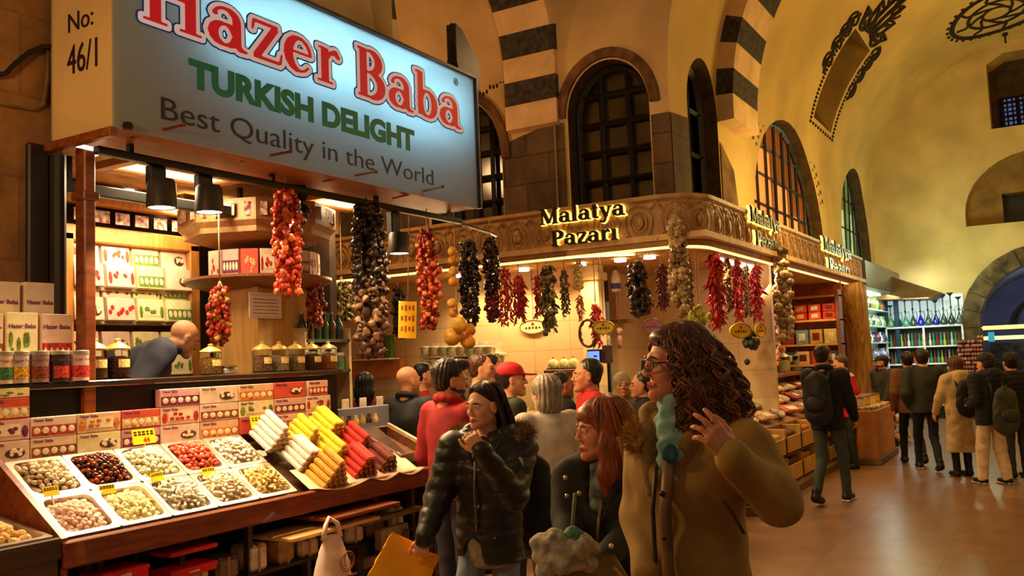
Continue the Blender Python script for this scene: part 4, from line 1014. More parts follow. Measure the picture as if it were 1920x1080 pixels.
# dark doorway behind and green shelf with bottles on the right of the column
t = thing('bottle_rack', 'narrow rack of bottles and tins to the right of the wooden column', 'rack', (5.42, 5.02, 0))
MB().box((0, 0, 1.86), (.5, .2, .025)).box((0, 0, 1.62), (.5, .2, .025)).box((0, .11, 1.5), (.52, .02, 1.2)).build('shelves', M((60, 64, 44), .5), t)
for sx in (-1, 1): MB().box((sx * .25, 0, .98), (.03, .2, 1.96)).build('upright', M((196, 168, 120), .5), t)
for i in range(6):
    b = thing('oil_bottle', 'dark green bottle on the rack right of the column, %s of its row' % ORD[i], 'bottle', (5.21 + i * .083, 5.0, 1.874), 0, 'bottles on the narrow rack')
    MB().lathe([(.034, 0), (.036, .01), (.036, .12), (.014, .16), (.013, .2)], (0, 0, 0), 12).build('bottle_body', M([(40, 70, 36), (70, 60, 30), (36, 60, 50)][i % 3], .15, coat=.4), b, 40)
    MB().lathe([(.016, .198), (.016, .222)], (0, 0, 0), 10).build('cap', M((190, 160, 60), .4), b, 40)
for i in range(5):
    p = (5.22 + i * .1, 5.0, 1.633); can(p[0], p[1], p[2], .045, .13, [(90, 140, 70), (200, 200, 190), (190, 190, 180), (150, 90, 60), (80, 110, 60)][i], (70, 110, 60), 'small tin on the lower board of the bottle rack, %s' % ORD[i], 'tins on the bottle rack', 'small_tin')
# ------------------------------------------------------------------ below and beside the counter
for i, (x0, x1, y0, y1, lab) in enumerate(((320, 407, 1017, 1047, 'red cardboard box, upper of the two under the counter'), (320, 407, 1050, 1090, 'red cardboard box, lower of the two under the counter'), (190, 280, 1056, 1110, 'red cardboard box under the pink delight tray'))):
    a = onY(x0, y1, 4.04); b = onY(x1, y0, 4.04)
    t = thing('storage_box', lab, 'box', ((a.x + b.x) / 2, 4.12, a.z)); t['group'] = 'red boxes under the counter'
    w, h = b.x - a.x, b.z - a.z
    MB().box((0, 0, h / 2), (w, .16, h), .005).build('carton', M((222, 22, 18), .45, noise=.06), t)
    MB().box((0, -.082, h * .55), (w * .22, .003, h * .42)).build('label', M((226, 196, 186), .6), t)
    MB().box((0, -.0, h - .012), (w + .006, .17, .022), .003).build('lid', M((214, 30, 24), .45), t)
# two pull out boards
for i, (pts, lab) in enumerate((([(420, 1000), (600, 965), (650, 966), (480, 1008)], 'pale wooden shelf board pulled out under the front trays'), ([(540, 965), (660, 938), (690, 940), (560, 972)], 'brown board tucked under the counter lip'))):
    z = .66 if i == 0 else .72
    P = [onZ(x, y, z) for x, y in pts]; x0 = min(p.x for p in P); x1 = max(p.x for p in P)
    yc = 3.93
    t = MB().box(((x0 + x1) / 2, yc + .1, z), (x1 - x0, .34, .022), .004).build('pull_out_board', woodmat((226, 180, 116), (204, 150, 84), .45, 'X') if i == 0 else brown, None); tag(t, lab, 'board')
# small goods in the lower shelf
for i in range(9):
    x = 3.45 + i * .22; c = [(196, 170, 140), (120, 100, 84), (220, 206, 180), (160, 120, 80)][i % 4]
    t = thing('packed_parcel', 'wrapped parcel on the shelf under the counter, %s' % ORD[i], 'parcel', (x, 4.2, .471), R.uniform(-.3, .3), 'parcels under the counter')
    hgt = R.uniform(.1, .17)
    MB().box((0, 0, hgt / 2), (.15, .18, hgt), .02).build('wrapping', M(c, .5, noise=.2, scale=14, bump=.4), t)
    MB().box((0, -.0, hgt / 2), (.02, .186, hgt + .004), .003).build('tape', M((170, 130, 70), .4), t)
# hanging white carrier bag
p = onY(622, 985, 3.83)
def bag_mesh(w, d, h, handles=True, waist=.8, seed=1, seg=20, rows=12):
    """soft bag with bulging sides; origin at the top centre, hanging down"""
    rr = random.Random(seed); vs = []; fs = []
    for j in range(rows + 1):
        t = j / rows; z = -h * t
        ww = w * (waist + (1 - waist) * math.sin(min(1, t * 1.6) * PI / 2)) / 2; dd = max(.012, d / 2 * math.sin(min(1, t * 1.3) * PI / 2) ** .8)
        for k in range(seg):
            a = 2 * PI * k / seg
            ca, sa = math.cos(a), math.sin(a); e = .6
            vs.append((ww * abs(ca) ** e * (1 if ca > 0 else -1) * (1 + rr.uniform(-.03, .03)), dd * abs(sa) ** e * (1 if sa > 0 else -1) * (1 + rr.uniform(-.1, .1)), z + rr.uniform(-.006, .006)))
    for j in range(rows):
        for k in range(seg): q = (k + 1) % seg; fs.append((j * seg + k, j * seg + q, (j + 1) * seg + q, (j + 1) * seg + k))
    fs.append(tuple(rows * seg + k for k in range(seg)))
    return vs, fs
t = thing('carrier_bag', 'white plastic carrier bag hanging under the counter below the pull out board', 'bag', onY(622, 1003, 3.72))
vs, fs = bag_mesh(.27, .16, .52, waist=.5, seed=4); MB().add(vs, fs).build('bag_body', M((232, 206, 186), .4, noise=.06, scale=6, bump=.3), t, 'all')
MB().tube([(-.07, 0, -.02), (-.05, 0, .06), (.0, .02, .10), (.05, 0, .06), (.07, 0, -.02)], [.018, .014, .01, .014, .018], 8).build('handle', M((232, 206, 186), .4, noise=.06), t, 'all')
logo = M((150, 84, 52), .6, noise=.1); mb = MB()
for q in range(2): mb.tube([(.03 + (.065 - .014 * q) * math.cos(a * PI / 12), -.088, -.15 + (.055 - .012 * q) * math.sin(a * PI / 12)) for a in range(24)], .0035, 5, closed=True)
for sg in (-1, 1): mb.tube([(.03 + sg * .02, -.09, -.11), (.03 + sg * .03, -.09, -.16), (.03 + sg * .012, -.09, -.18)], .003, 5)
mb.box((.03, -.089, -.235), (.16, .004, .012)).box((.03, -.089, -.26), (.11, .004, .01)); mb.build('printed_logo', logo, t)
# grey panel with price slips, baskets and green trays at the end of the counter
p0 = onY(632, 812, 4.72); p1 = onY(727, 758, 4.72)
t = thing('grey_panel', 'grey panel at the end of the counter with pale slips along its top', 'panel', ((p0.x + p1.x) / 2, 4.72, p0.z))
w, h = p1.x - p0.x, p1.z - p0.z
MB().box((0, 0, h / 2), (w, .03, h), .006).build('panel_board', M((128, 122, 126), .45, noise=.05), t)
for sx in (-.42, -.0, .42): MB().box((sx * w * .8, 0, h + .03), (.085, .006, .08), .002).build('paper_slip', M((236, 206, 180), .6), t)
MB().box((0, .05, -.55), (w * .9, .06, 1.15)).build('support', brownD, t)
woven = M((120, 72, 40), .7, noise=.35, scale=60, bump=.5)
def basket(loc, r, h, tilt, label, fillc=None, group=None, rimr=.012, mat=None):
    t = thing('wicker_basket', label, 'basket', loc, 0, group); t.rotation_euler = tilt
    mb = MB()
    for k in range(7):
        f = k / 6; rr = r * (.66 + .34 * f); mb.tube([(rr * math.cos(a * PI / 12), rr * math.sin(a * PI / 12), h * f + .004 * (-1) ** a) for a in range(24)], rimr * (1.5 if k == 6 else 1), 5, closed=True)
    mb.lathe([(r * .64, 0), (r * .98, h)], (0, 0, 0), 24, caps=False); mb.lathe([(.001, .004), (r * .66, 0)], (0, 0, 0), 24, caps=False)
    mb.build('weave', mat or woven, t, 'all')
    if fillc:
        mb = MB()
        for k in range(60):
            a = k * 2.4; q = r * .85 * math.sqrt(k / 60); mb.ell((q * math.cos(a), q * math.sin(a), h * .85 + (r - q) * .25), (r * .12, r * .1, r * .09), 6, 4, jit=.2)
        mb.build('contents', fillc, t, 'all', kind='stuff')
    return t
p = onY(752, 812, 4.85); basket(p, .17, .26, (-.9, .5, 0), 'dark tilted wicker basket with a pale rim behind the grey panel', None)
p = onY(795, 812, 4.6); basket((p.x, p.y, p.z), .16, .10, (0, 0, 0), 'shallow basket of pale nuts beside the red sweater', M((214, 170, 110), .7, noise=.3, scale=30))
p = onY(800, 850, 4.45)
t = thing('green_crate', 'green plastic crate at the end of the counter beside the red sweater', 'crate', (p.x, 4.45, p.z - .06))
g_ = M((44, 84, 34), .45); mb = MB()
for sy in (-1, 1): mb.box((0, sy * .15, .04), (.42, .015, .08), .004)
for sx in (-1, 1): mb.box((sx * .205, 0, .04), (.015, .3, .08), .004)
mb.box((0, 0, .006), (.4, .3, .012)); mb.build('crate_body', g_, t)
p = onY(768, 862, 4.3)
t = thing('wooden_tray', 'deep brown wooden tray right of the brown delight bars', 'tray', (5.46, 4.36, 1.02)); t.rotation_euler = (SL * .7, 0, 0)
mb = MB(); mb.box((0, 0, 0), (.36, .44, .012))
for sx in (-1, 1): mb.box((sx * .18, 0, .035), (.02, .46, .08), .004); mb.box((0, sx * .22, .035), (.36, .02, .08), .004)
mb.build('tray_body', woodmat((120, 76, 40), (84, 48, 24), .45), t)
MB().box((.205, 0, .04), (.03, .48, .1), .005).build('pale_edge', M((200, 170, 130), .5), t)
for i in range(6):
    o = MB().lathe([(.022, 0), (.024, .03), (.014, .045), (.013, .07)], (0, 0, 0), 10).build('small_bottle', M([(190, 150, 70), (60, 34, 20), (220, 180, 120)][i % 3], .25, coat=.4), None, 40)
    o.location = (5.14 + i * .075, 4.55, 1.215); tag(o, 'tiny spice bottle between red stack and grey panel, %s' % ORD[i], 'bottle', 'tiny bottles at the counter end')
t = thing('end_stand', 'dark stand with card boards at the right end of the counter', 'stand', (5.72, 4.2, 0))
MB().box((0, .1, .42), (.42, .5, .84), .01).build('cabinet', brownD, t); MB().box((.0, -.06, .86), (.42, .34, .02), .004).box((.02, -.1, .78), (.4, .3, .02), .004).build('pale_board', M((214, 178, 130), .5), t)
for k in range(4): MB().box((0, -.155, .15 + k * .17), (.38, .012, .12), .004).build('shelf_front', M([(110, 50, 34), (70, 40, 30), (120, 34, 28), (80, 56, 40)][k], .5), t)
t = thing('wicker_crate_rack', 'dark rack with scales and parcels under the right part of the counter', 'rack', (4.98, 4.0, 0))
MB().box((0, 0, .62), (.66, .06, .03)).box((0, 0, .36), (.66, .06, .06)).box((0, 0, .14), (.66, .06, .05)).build('shelf_fronts', M((112, 86, 58), .5), t)
MB().box((0, -.01, .48), (.3, .07, .14), .01).build('label_box', M((150, 130, 104), .5), t); MB().ell((.1, -.05, .48), (.045, .006, .04), 14, 6).build('dial', M((84, 70, 60), .4), t)
# ================================================================== corner shop with the carved fascia
carve = bpy.data.materials.new('mat_carved'); carve.use_nodes = True; nt = carve.node_tree; b = nt.nodes['Principled BSDF']
tc = nt.nodes.new('ShaderNodeTexCoord'); n = nt.nodes.new('ShaderNodeTexVoronoi'); n.inputs['Scale'].default_value = 14; n.feature = 'DISTANCE_TO_EDGE'
rp = nt.nodes.new('ShaderNodeValToRGB'); rp.color_ramp.elements[0].color = (*lin((150, 112, 66)), 1); rp.color_ramp.elements[1].color = (*lin((190, 146, 90)), 1); rp.color_ramp.elements[1].position = .25
nt.links.new(tc.outputs['Object'], n.inputs['Vector']); nt.links.new(n.outputs['Distance'], rp.inputs[0]); nt.links.new(rp.outputs[0], b.inputs['Base Color'])
bp = nt.nodes.new('ShaderNodeBump'); bp.inputs['Strength'].default_value = .8; bp.inputs['Distance'].default_value = .02; nt.links.new(n.outputs['Distance'], bp.inputs['Height']); nt.links.new(bp.outputs[0], b.inputs['Normal']); b.inputs['Roughness'].default_value = .55
carveP = M((192, 152, 98), .55, noise=.12, scale=6)
MX, MY, FZ0, FZ1 = 8.75, 3.0, 2.75, 3.29
rc_ = .45                                     # radius of the rounded corner
path = [(MX, 10.0)] + [(MX, MY + rc_ + (6.0 - rc_) * (1 - k / 8) * 0) for k in ()]
path = [(MX, 10.0), (MX, MY + rc_)] + [(MX + rc_ - rc_ * math.cos(a * PI / 16), MY + rc_ - rc_ * math.sin(a * PI / 16)) for a in range(1, 9)] + [(17.9, MY)]
fas = thing('carved_fascia', 'carved tan stone fascia band wrapping round the corner shop', 'fascia', (0, 0, 0))
mb = MB(); vs = []; fs = []
prof = [(0.0, FZ0), (-.02, FZ0 + .05), (0, FZ0 + .07), (0, FZ1 - .07), (-.03, FZ1 - .04), (-.03, FZ1), (.5, FZ1 + .02)]
n_ = len(path)
for i, (x, y) in enumerate(path):
    a = path[max(0, i - 1)]; c = path[min(n_ - 1, i + 1)]; d = Vector((c[0] - a[0], c[1] - a[1])).normalized(); nx, ny = -d.y, d.x   # points into the shop (left of travel)
    for o_, z in prof: vs.append((x + nx * o_, y + ny * o_, z))
k_ = len(prof)
for i in range(n_ - 1):
    for j in range(k_ - 1): fs.append((i * k_ + j, i * k_ + j + 1, (i + 1) * k_ + j + 1, (i + 1) * k_ + j))
mb.add(vs, fs); mb.build('fascia_band', carveP, fas)
# carved oval panels
pan = MB(); ovals = MB()
def oval(p, tdir, ndir):
    p, tdir, ndir = Vector(p), Vector(tdir), Vector(ndir)
    for q in (1, .62): pan.tube([p + tdir * (.15 * q * math.cos(a * PI / 10)) + Vector((0, 0, .185 * q * math.sin(a * PI / 10))) - ndir * .006 for a in range(20)],   .008, 5, closed=True)
    for s_ in (-1, 1):
        for u_ in (-1, 1): pan.tube([p + tdir * (s_ * .2) + Vector((0, 0, u_ * .2)) - ndir * .004, p + tdir * (s_ * .13) + Vector((0, 0, u_ * .13)) - ndir * .003], .009, 4)
    ovals.ell(p, (abs(tdir.x) * .06 + abs(ndir.x) * .014, abs(tdir.y) * .06 + abs(ndir.y) * .014, .08), 8, 5)
zc = (FZ0 + FZ1) / 2
y = 3.62
while y < 9.6: oval((MX - .012, y, zc), (0, 1, 0), (1, 0, 0)); y += .37
x = 9.42
while x < 17.8: oval((x, MY - .012, zc), (1, 0, 0), (0, 1, 0)); x += .37
for a in (.3, .7): oval((MX + rc_ - (rc_ + .01) * math.cos(a * PI / 2), MY + rc_ - (rc_ + .01) * math.sin(a * PI / 2), zc), (-math.sin(a * PI / 2) * -1, -math.cos(a * PI / 2), 0), (math.cos(a * PI / 2), math.sin(a * PI / 2), 0))
pan.build('carving', carve, fas, 'all', kind='stuff'); ovals.build('carving', carve, fas, 'all', kind='stuff')
MB().prism([(8.8, 10), (8.8, 3.5), (9.0, 3.2), (9.3, 3.05), (17.9, 3.05), (17.9, 5), (12, 5), (12, 10)], 2, FZ0 - .02, FZ0 + .02).build('soffit', M((206, 158, 96), .6, noise=.1), fas)
# shop sign letters: dark faces standing off a glowing halo
halo = M((255, 214, 96), .5, emit=2.6, noise=0); face = M((34, 26, 12), .35, noise=0)
def shop_sign(T, s, label, x1='Malatya', x2='Pazarı', sx=1.0):
    t = thing('raised_letter_sign', label, 'sign', T=T, group='raised letter signs on the fascia')
    for wd, u, v in ((x1, 0, s * 1.35), (x2, s * .9, -.75 * s)):
        l = bpy.data.objects.new('lettering', None); col.objects.link(l); l.parent = t; l.matrix_local = Matrix.Translation((u * sx, v, 0))
        put('letter_halo', sd_mesh('letter_halo', wd, .07, s * sx, s, .0, .012, halo, .05)[0], l)
        put('letter_face', sd_mesh('letter_face', wd, .02, s * sx, s, .035, .06, face, .05)[0], l)
    return t
shop_sign(frame((MX - .02, 4.77, 2.955), (0, -1, 0), (0, 0, 1)), .118, 'glowing two line raised letter sign facing left towards the side passage', sx=1.28)
shop_sign(frame((10.45, MY - .02, 2.98), (1, 0, 0), (0, 0, 1)), .13, 'glowing raised letter sign on the right face just past the rounded corner', sx=1.5)
shop_sign(frame((14.35, MY - .02, 2.95), (1, 0, 0), (0, 0, 1)), .15, 'glowing raised letter sign at the far end of the right face', sx=2.1)
# interior
tile = brickmat((240, 206, 152), (234, 198, 142), (214, 176, 120), .5, .35, .006, rough=.35, bump=.05, swap='YZX', noise=.06, offs=0)
tileX = brickmat((240, 206, 152), (234, 198, 142), (214, 176, 120), .5, .35, .006, rough=.35, bump=.05, swap='XZY', noise=.06, offs=0)
S(MB().box((9.80, 7.35, 1.4), (.1, 5.2, 2.8)).build('wall_shop_tiles', tile))
S(MB().box((11.6, 3.85, 1.4), (.1, 1.6, 2.8)).build('wall_shop_inner', tile))
S(MB().box((12.0, 4.9, 1.4), (2.4, .1, 2.8)).build('wall_shop_rear', tileX))
S(MB().box((14.9, 4.75, 1.4), (5.2, .1, 2.8)).build('wall_shop_right', M((150, 96, 48), .6, noise=.2)))
S(MB().box((13.2, 6.4, 2.84), (9, 7, .06)).build('ceiling_shop', M((226, 184, 124), .6, noise=.1)))
for i, (y, z) in enumerate(((5.02, 2.8), (7.0, 2.8))):
    pass
t = MB().box((9.75, 4.68, 1.38), (.2, .24, 2.74), .02).box((9.75, 4.68, 2.6), (.26, .30, .1), .01).build('shop_pillar', M((248, 218, 164), .4, noise=.06), None); tag(t, 'cream pillar inside the corner shop left of the hanging wreath', 'pillar')
for i, y in enumerate((6.25, 5.75, 5.35, 4.6, 4.1, 3.75)):
    p = (9.30, y, 2.70)
    t = MB().lathe([(.02, .04), (.06, .03), (.07, 0), (.06, -.004), (.002, -.004)], p, 14).build('shop_downlight', M((255, 226, 170), .4, emit=10, noise=0), None, 40)
    tag(t, 'small downlight under the fascia of the corner shop, %s from the left' % ORD[i].replace('leftmost', 'first'), 'ceiling light', 'downlights in the corner shop')
    lamp('SPOT', (9.36, y, 2.66), 36, (1, .72, .36), .05, (9.7, y, 0), 130, .6)
for x in (10.2, 11.8, 13.4, 15.0, 16.6):
    lamp('SPOT', (x, 3.3, 2.68), 32, (1, .70, .32), .05, (x, 3.1, 0), 140, .6)
t = MB().tube([(MX + .02, 9, FZ0 - .01), (MX + .02, 3.45, FZ0 - .01)] + [(MX + rc_ - (rc_ - .03) * math.cos(a * PI / 16), MY + rc_ - (rc_ - .03) * math.sin(a * PI / 16), FZ0 - .01) for a in range(1, 9)] + [(17.8, MY + .03, FZ0 - .01)], .016, 5).build('fascia_light_strip', M((255, 190, 110), .4, emit=3.0, noise=0), None, 'all')
tag(t, 'warm light strip along the lower edge of the carved fascia', 'light')
t = MB().box((11.0, 3.28, 2.715), (1.6, .1, .03), .006).build('tube_lamp', M((255, 244, 220), .4, emit=6, noise=0), None); tag(t, 'white tube lamp behind the red chilli strings of the right face', 'lamp')
# counters of the left face with goods
woodC = woodmat((150, 92, 44), (110, 62, 28), .45, 'Y')
t = thing('passage_counter', 'glass topped wooden counter of the corner shop along the side passage', 'counter', (9.1, 6.0, 0))
MB().box((0, 0, .5), (.6, 5.2, 1.0), .01).build('cabinet', woodC, t); MB().box((0, 0, 1.02), (.66, 5.26, .04), .006).build('top', M((236, 200, 150), .3, noise=.08), t)
MB().box((-.28, 0, 1.2), (.01, 5.1, .3)).build('glass_screen', gl, t)
t2 = thing('front_counter', 'corner shop counter facing the camera between the passage and the aisle', 'counter', (9.2, 3.75, 0))
MB().box((.1, -.2, .48), (.6, .6, .96), .01).build('cabinet', woodC, t2); MB().box((.1, -.2, .98), (.66, .66, .04), .006).build('top', M((236, 200, 150), .3, noise=.08), t2)
for i in range(26):
    y = 8.3 - i * .19; c = [(236, 206, 150), (214, 160, 90), (190, 60, 44), (246, 230, 200), (120, 140, 60)][i % 5]
    t = thing('sweet_bowl', 'small bowl of sweets on the passage counter, %s from the far end' % (ORD[i] if i < 10 else 'number %d' % (i + 1)), 'bowl', (8.98 + .12 * (i % 2), y, 1.041), 0, 'bowls on the passage counter')
    MB().lathe([(.04, 0), (.07, .03), (.085, .06), (.078, .06), (.06, .03)], (0, 0, 0), 12, caps=False).build('bowl', M((240, 226, 200), .3), t, 40)
    MB().ell((0, 0, .055), (.072, .072, .04), 10, 6, jit=.2).build('contents', M(c, .6, noise=.3, scale=60, bump=.4), t, 'all')
# white jars and boxes heaped at the left (pixels 800-930)
for i in range(16):
    x_, yb = 800 + (i % 8) * 17, 668 if i < 8 else 692; p = onX(x_, yb, 9.35)
    t = thing('lidded_tub', 'clear lidded tub of sweets on the tiered stand behind the red cap, %s row, %s' % ('upper' if i < 8 else 'lower', ORD[i % 8]), 'tub', p, 0, 'lidded tubs on the tiered stand')
    MB().lathe([(.06, 0), (.075, .01), (.075, .1)], (0, 0, 0), 12).build('tub', M([(236, 216, 180), (206, 180, 130), (170, 190, 150)][i % 3], .25, noise=.3, scale=30), t, 40)
    MB().lathe([(.08, .1), (.08, .12), (.02, .13)], (0, 0, 0), 12).build('lid', M((244, 232, 210), .3), t, 40)
p0 = onX(795, 668, 9.35); p1 = onX(935, 692, 9.35)
t = thing('tiered_stand', 'white tiered stand holding lidded tubs at the back of the passage counter', 'stand', (9.4, (p0.y + p1.y) / 2, 0))
for zz in (p0.z, onX(870, 692, 9.35).z): MB().box((0, 0, zz - .016), (.22, p0.y - p1.y + .1, .03), .005).build('tier', M((246, 226, 190), .4), t)
MB().box((.09, 0, .95), (.03, p0.y - p1.y, 1.9)).build('back', M((246, 226, 190), .4), t)
# small wall shelf with packages at the far left
p = onX(707, 672, 9.6); 
t = thing('wall_shelf', 'small white wall shelf with packages behind the long haired woman', 'shelf', (9.58, p.y, p.z))
MB().box((0, 0, -.012), (.22, .62, .025), .004).build('board', M((250, 232, 204), .4), t); MB().box((.05, .1, -.14), (.1, 1.0, .24), .006).build('wood_panel', M((186, 112, 60), .5, noise=.1), t)
for i, (dy, w, h, c) in enumerate(((.26, .08, .12, (200, 190, 60)), (.17, .09, .15, (206, 40, 30)), (.06, .09, .13, (240, 210, 120)), (-.03, .05, .16, (60, 40, 30)), (-.12, .12, .32, (222, 80, 90)), (-.25, .1, .3, (90, 130, 50)))):
    o = MB().box((0, 0, h / 2), (.09, w, h), .006).box((-.047, 0, h * .55), (.002, w * .6, h * .4)).build('shelf_packet', M(c, .5, noise=.25, scale=30), None); o.location = (9.56, p.y + dy, p.z + .001)
    tag(o, '%s packet on the small white wall shelf' % ['olive yellow', 'red', 'pale yellow', 'dark brown', 'tall pink', 'tall green'][i], 'packet', 'packets on the small wall shelf')
# yellow price banner hanging near the red pepper bunch
p = onY(764, 600, 4.5)
t = thing('hanging_price_sign', 'yellow hanging price banner left of the orange red pepper bunch', 'sign', p); t.rotation_euler = (0, .05, -.5)
MB().box((0, 0, 0), (.16, .006, .30), .002).build('card', M((228, 172, 30), .5, noise=.06), t)
mb = MB()
for k in range(3):
    for q in range(4): mb.box((-.05 + q * .033, -.004, .10 - k * .085), (.02, .001, .045 if q % 2 else .03))
mb.build('writing', M((150, 80, 20), .5), t); MB().tube([(0, 0, .15), (0, 0, 2.89 - p.z)], .004, 5).build('cord', M((120, 90, 60), .6), t)
# shelf with small flasks, monitor, round signs
p0 = onX(1112, 606, 10.9); p1 = onX(1182, 598, 10.9)
t = thing('flask_shelf', 'wooden wall shelf with little flasks beside the cream pillar', 'shelf', (10.9, (p0.y + p1.y) / 2, p0.z))
MB().box((0, 0, 0), (.2, p0.y - p1.y, .05), .005).build('board', M((206, 160, 70), .5, noise=.2), t); MB().box((.0, (p0.y - p1.y) / 2 - .1, .2), (.16, .05, .4)).build('post', M((160, 110, 60), .5), t)
for i, (px, py, c) in enumerate(((1120, 655, (190, 120, 90)), (1140, 640, (214, 180, 150)), (1162, 640, (170, 120, 90)))):
    q = onX(px, py, 10.1); t = thing('hanging_charm', 'little hanging charm below the flask shelf, %s of three' % ['left', 'middle', 'right'][i], 'charm', q, 0, 'hanging charms')
    MB().ell((0, 0, 0), (.04, .04, .09), 8, 6).ell((0, 0, .12), (.05, .05, .05), 8, 6).build('beads', M(c, .5, noise=.3, scale=40), t, 'all'); MB().tube([(0, 0, .15), (0, 0, 2.82 - q.z)], .004, 4).build('cord', M((90, 60, 40), .6), t)
p = onX(1154, 522, 10.0); t = thing('bottle_charm', 'white and blue bottle shaped hanging near the top of the shop', 'bottle', p, 0)
MB().lathe([(.04, -.16), (.06, -.14), (.06, .0), (.045, .06), (.02, .1)], (0, 0, 0), 12).build('bottle_body', M((240, 226, 210), .3, noise=.1), t, 40); MB().lathe([(.061, -.13), (.062, -.06)], (0, 0, 0), 12).build('blue_band', M((70, 80, 170), .4), t, 40); MB().tube([(0, 0, .1), (0, 0, 2.82 - p.z)], .004, 4).build('cord', M((90, 60, 40), .6), t)
p = onX(1113, 668, 9.05)
t = thing('monitor', 'small till monitor with a blue screen above the counter', 'monitor', p); t.rotation_euler = (0, 0, -.25)
MB().box((0.02, 0, 0), (.04, .2, .15), .008).build('housing', blackm, t); MB().box((-.003, 0, 0), (.004, .165, .11)).build('screen', M((86, 120, 255), .3, emit=2.2, noise=0), t); MB().box((-.006, -.03, .0), (.002, .05, .018)).build('screen_icon', M((40, 50, 110), .4, noise=0), t)
MB().box((.03, 0, -.28), (.04, .04, .42)).build('stand', blackm, t)
p = onX(1139, 664, 9.15); t = thing('card_terminal', 'dark card terminal turned away beside the blue screen', 'terminal', p); MB().box((0, 0, 0), (.03, .12, .2), .008).build('housing', M((92, 72, 66), .5), t); MB().box((.02, 0, -.25), (.03, .03, .34)).build('stand', blackm, t)
_q = onX(1057, 690, 9.3); t = thing('cloche_stand', 'narrow stand under the glass cloches on the counter', 'stand', (9.3, _q.y, 1.04)); MB().box((0, 0, _q.z - 1.04 - .035), (.2, .42, .04), .006).box((0, 0, (_q.z - 1.09) / 2), (.06, .2, _q.z - 1.09), .006).build('stand_board', woodC, t)
for i, (px, py) in enumerate(((1038, 690), (1058, 690), (1076, 690))):
    q = onX(px, py, 9.3); q.z = _q.z; t = thing('glass_cloche', 'round glass cloche on the counter left of the till, %s of three' % ['left', 'middle', 'right'][i], 'cloche', q, 0, 'cloches by the till')
    MB().lathe([(.07, 0), (.075, .04), (.05, .09), (.01, .11)], (0, 0, 0), 14).build('dome', M((246, 222, 150), .2, noise=.2, scale=20), t, 40); MB().ell((0, 0, .12), (.012, .012, .014), 8, 5).build('knob', M((190, 140, 60), .3, .6), t, 'all'); MB().lathe([(.085, -.012), (.085, 0)], (0, 0, 0), 14).build('plate', M((60, 40, 24), .5), t)
def oval_sign(p, rx, rz, T, c, label, rim=None):
    t = thing('oval_sign', label, 'sign', T=T, group='oval hanging signs')
    MB().lathe([(.001, -.012), (1, -.012), (1.04, 0), (1, .012), (.001, .012)], (0, 0, 0), 28, Matrix.Diagonal((rx, rz, 1, 1))).build('board', M(c, .4, noise=.08), t, 40)
    MB().tube([(rx * .97 * math.cos(a * PI / 14), rz * .97 * math.sin(a * PI / 14), .014) for a in range(28)], .006, 5, closed=True).build('rim', M(rim or (150, 110, 30), .4), t, 'all')
    mb = MB()
    for k in range(5): mb.box((-rx * .5 + k * rx * .25, -rz * .12, .014), (rx * .14, rz * (.35 if k % 2 else .22), .002))
    mb.build('writing', M((90, 60, 20), .5), t); MB().lathe([(.001, 0), (rz * .24, 0)], (0, rz * .42, .015), 12, caps=False).build('emblem', M((206, 50, 40), .5), t)
    MB().tube([(0, rz, 0), (0, max(rz + .02, 2.735 - T.translation.z), 0)], .004, 4).build('cord', M((120, 90, 60), .6), t)
fx = lambda p: frame(p, (0, -1, 0), (0, 0, 1)); fy = lambda p: frame(p, (.9, -.44, 0), (0, 0, 1))
p = onX(1132, 614, 8.8); oval_sign(p, .125, .072, fx(p), (226, 202, 70), 'greenish yellow oval sign hanging in front of the wreath')
p = onX(1000, 613, 9.735); oval_sign(p, .19, .085, fx(p), (240, 214, 160), 'cream oval sign on the tiled wall below the red chillies')
p = onX(1224, 611, 8.8); oval_sign(p, .11, .075, fx(p), (150, 92, 110), 'dusky purple oval sign beside the spectacled woman')
p = onY(1388, 620, 3.06); oval_sign(p, .17, .085, fy(p), (250, 206, 40), 'bright yellow oval sign hanging on the right face')
p = onY(1425, 619, 3.06); oval_sign(p, .085, .085, fy(p), (246, 200, 60), 'small yellow round sign right of the bright oval one')
p = onY(1312, 507, 3.9); 
# ------------------------------------------------------------------ right face: stepped counters, packets, crates, shelves
t = thing('aisle_counter', 'long wooden display counter of the corner shop along the main aisle', 'counter', (13.4, 3.3, 0))
MB().box((-.2, .1, .35), (7.4, .7, .7), .01).build('cabinet', woodC, t)
MB().prism([(-.35, .74), (.55, 1.12), (.55, 1.08), (-.35, .68)], 0, -4.0, 3.4).build('sloping_top', woodC, t)
for i in range(34):
    row, k = i % 3, i // 3; x = 9.75 + k * .62 + row * .06; v = -.22 + row * .26
    c = [(196, 180, 160), (170, 60, 50), (190, 190, 170), (150, 120, 84), (220, 170, 110), (120, 130, 80), (206, 190, 170)][(i * 3) % 7]
    t = thing('goods_packet', 'flat packet of sweets on the aisle counter, %s row, %s' % (['front', 'middle', 'back'][row], ORD[k] if k < 10 else ['eleventh', 'last'][k - 10]), 'packet', (x, 3.3 + v, .935 + v * .42), R.uniform(-.3, .3), 'packets on the aisle counter')
    t.rotation_euler[0] = .4
    MB().box((0, 0, .02), (.42, .2, .05), .015).build('packet_body', M(c, .4, noise=.35, scale=24, bump=.4), t); MB().box((0, -.02, .048), (.2, .09, .004)).build('paper_label', M((240, 226, 200), .5), t)
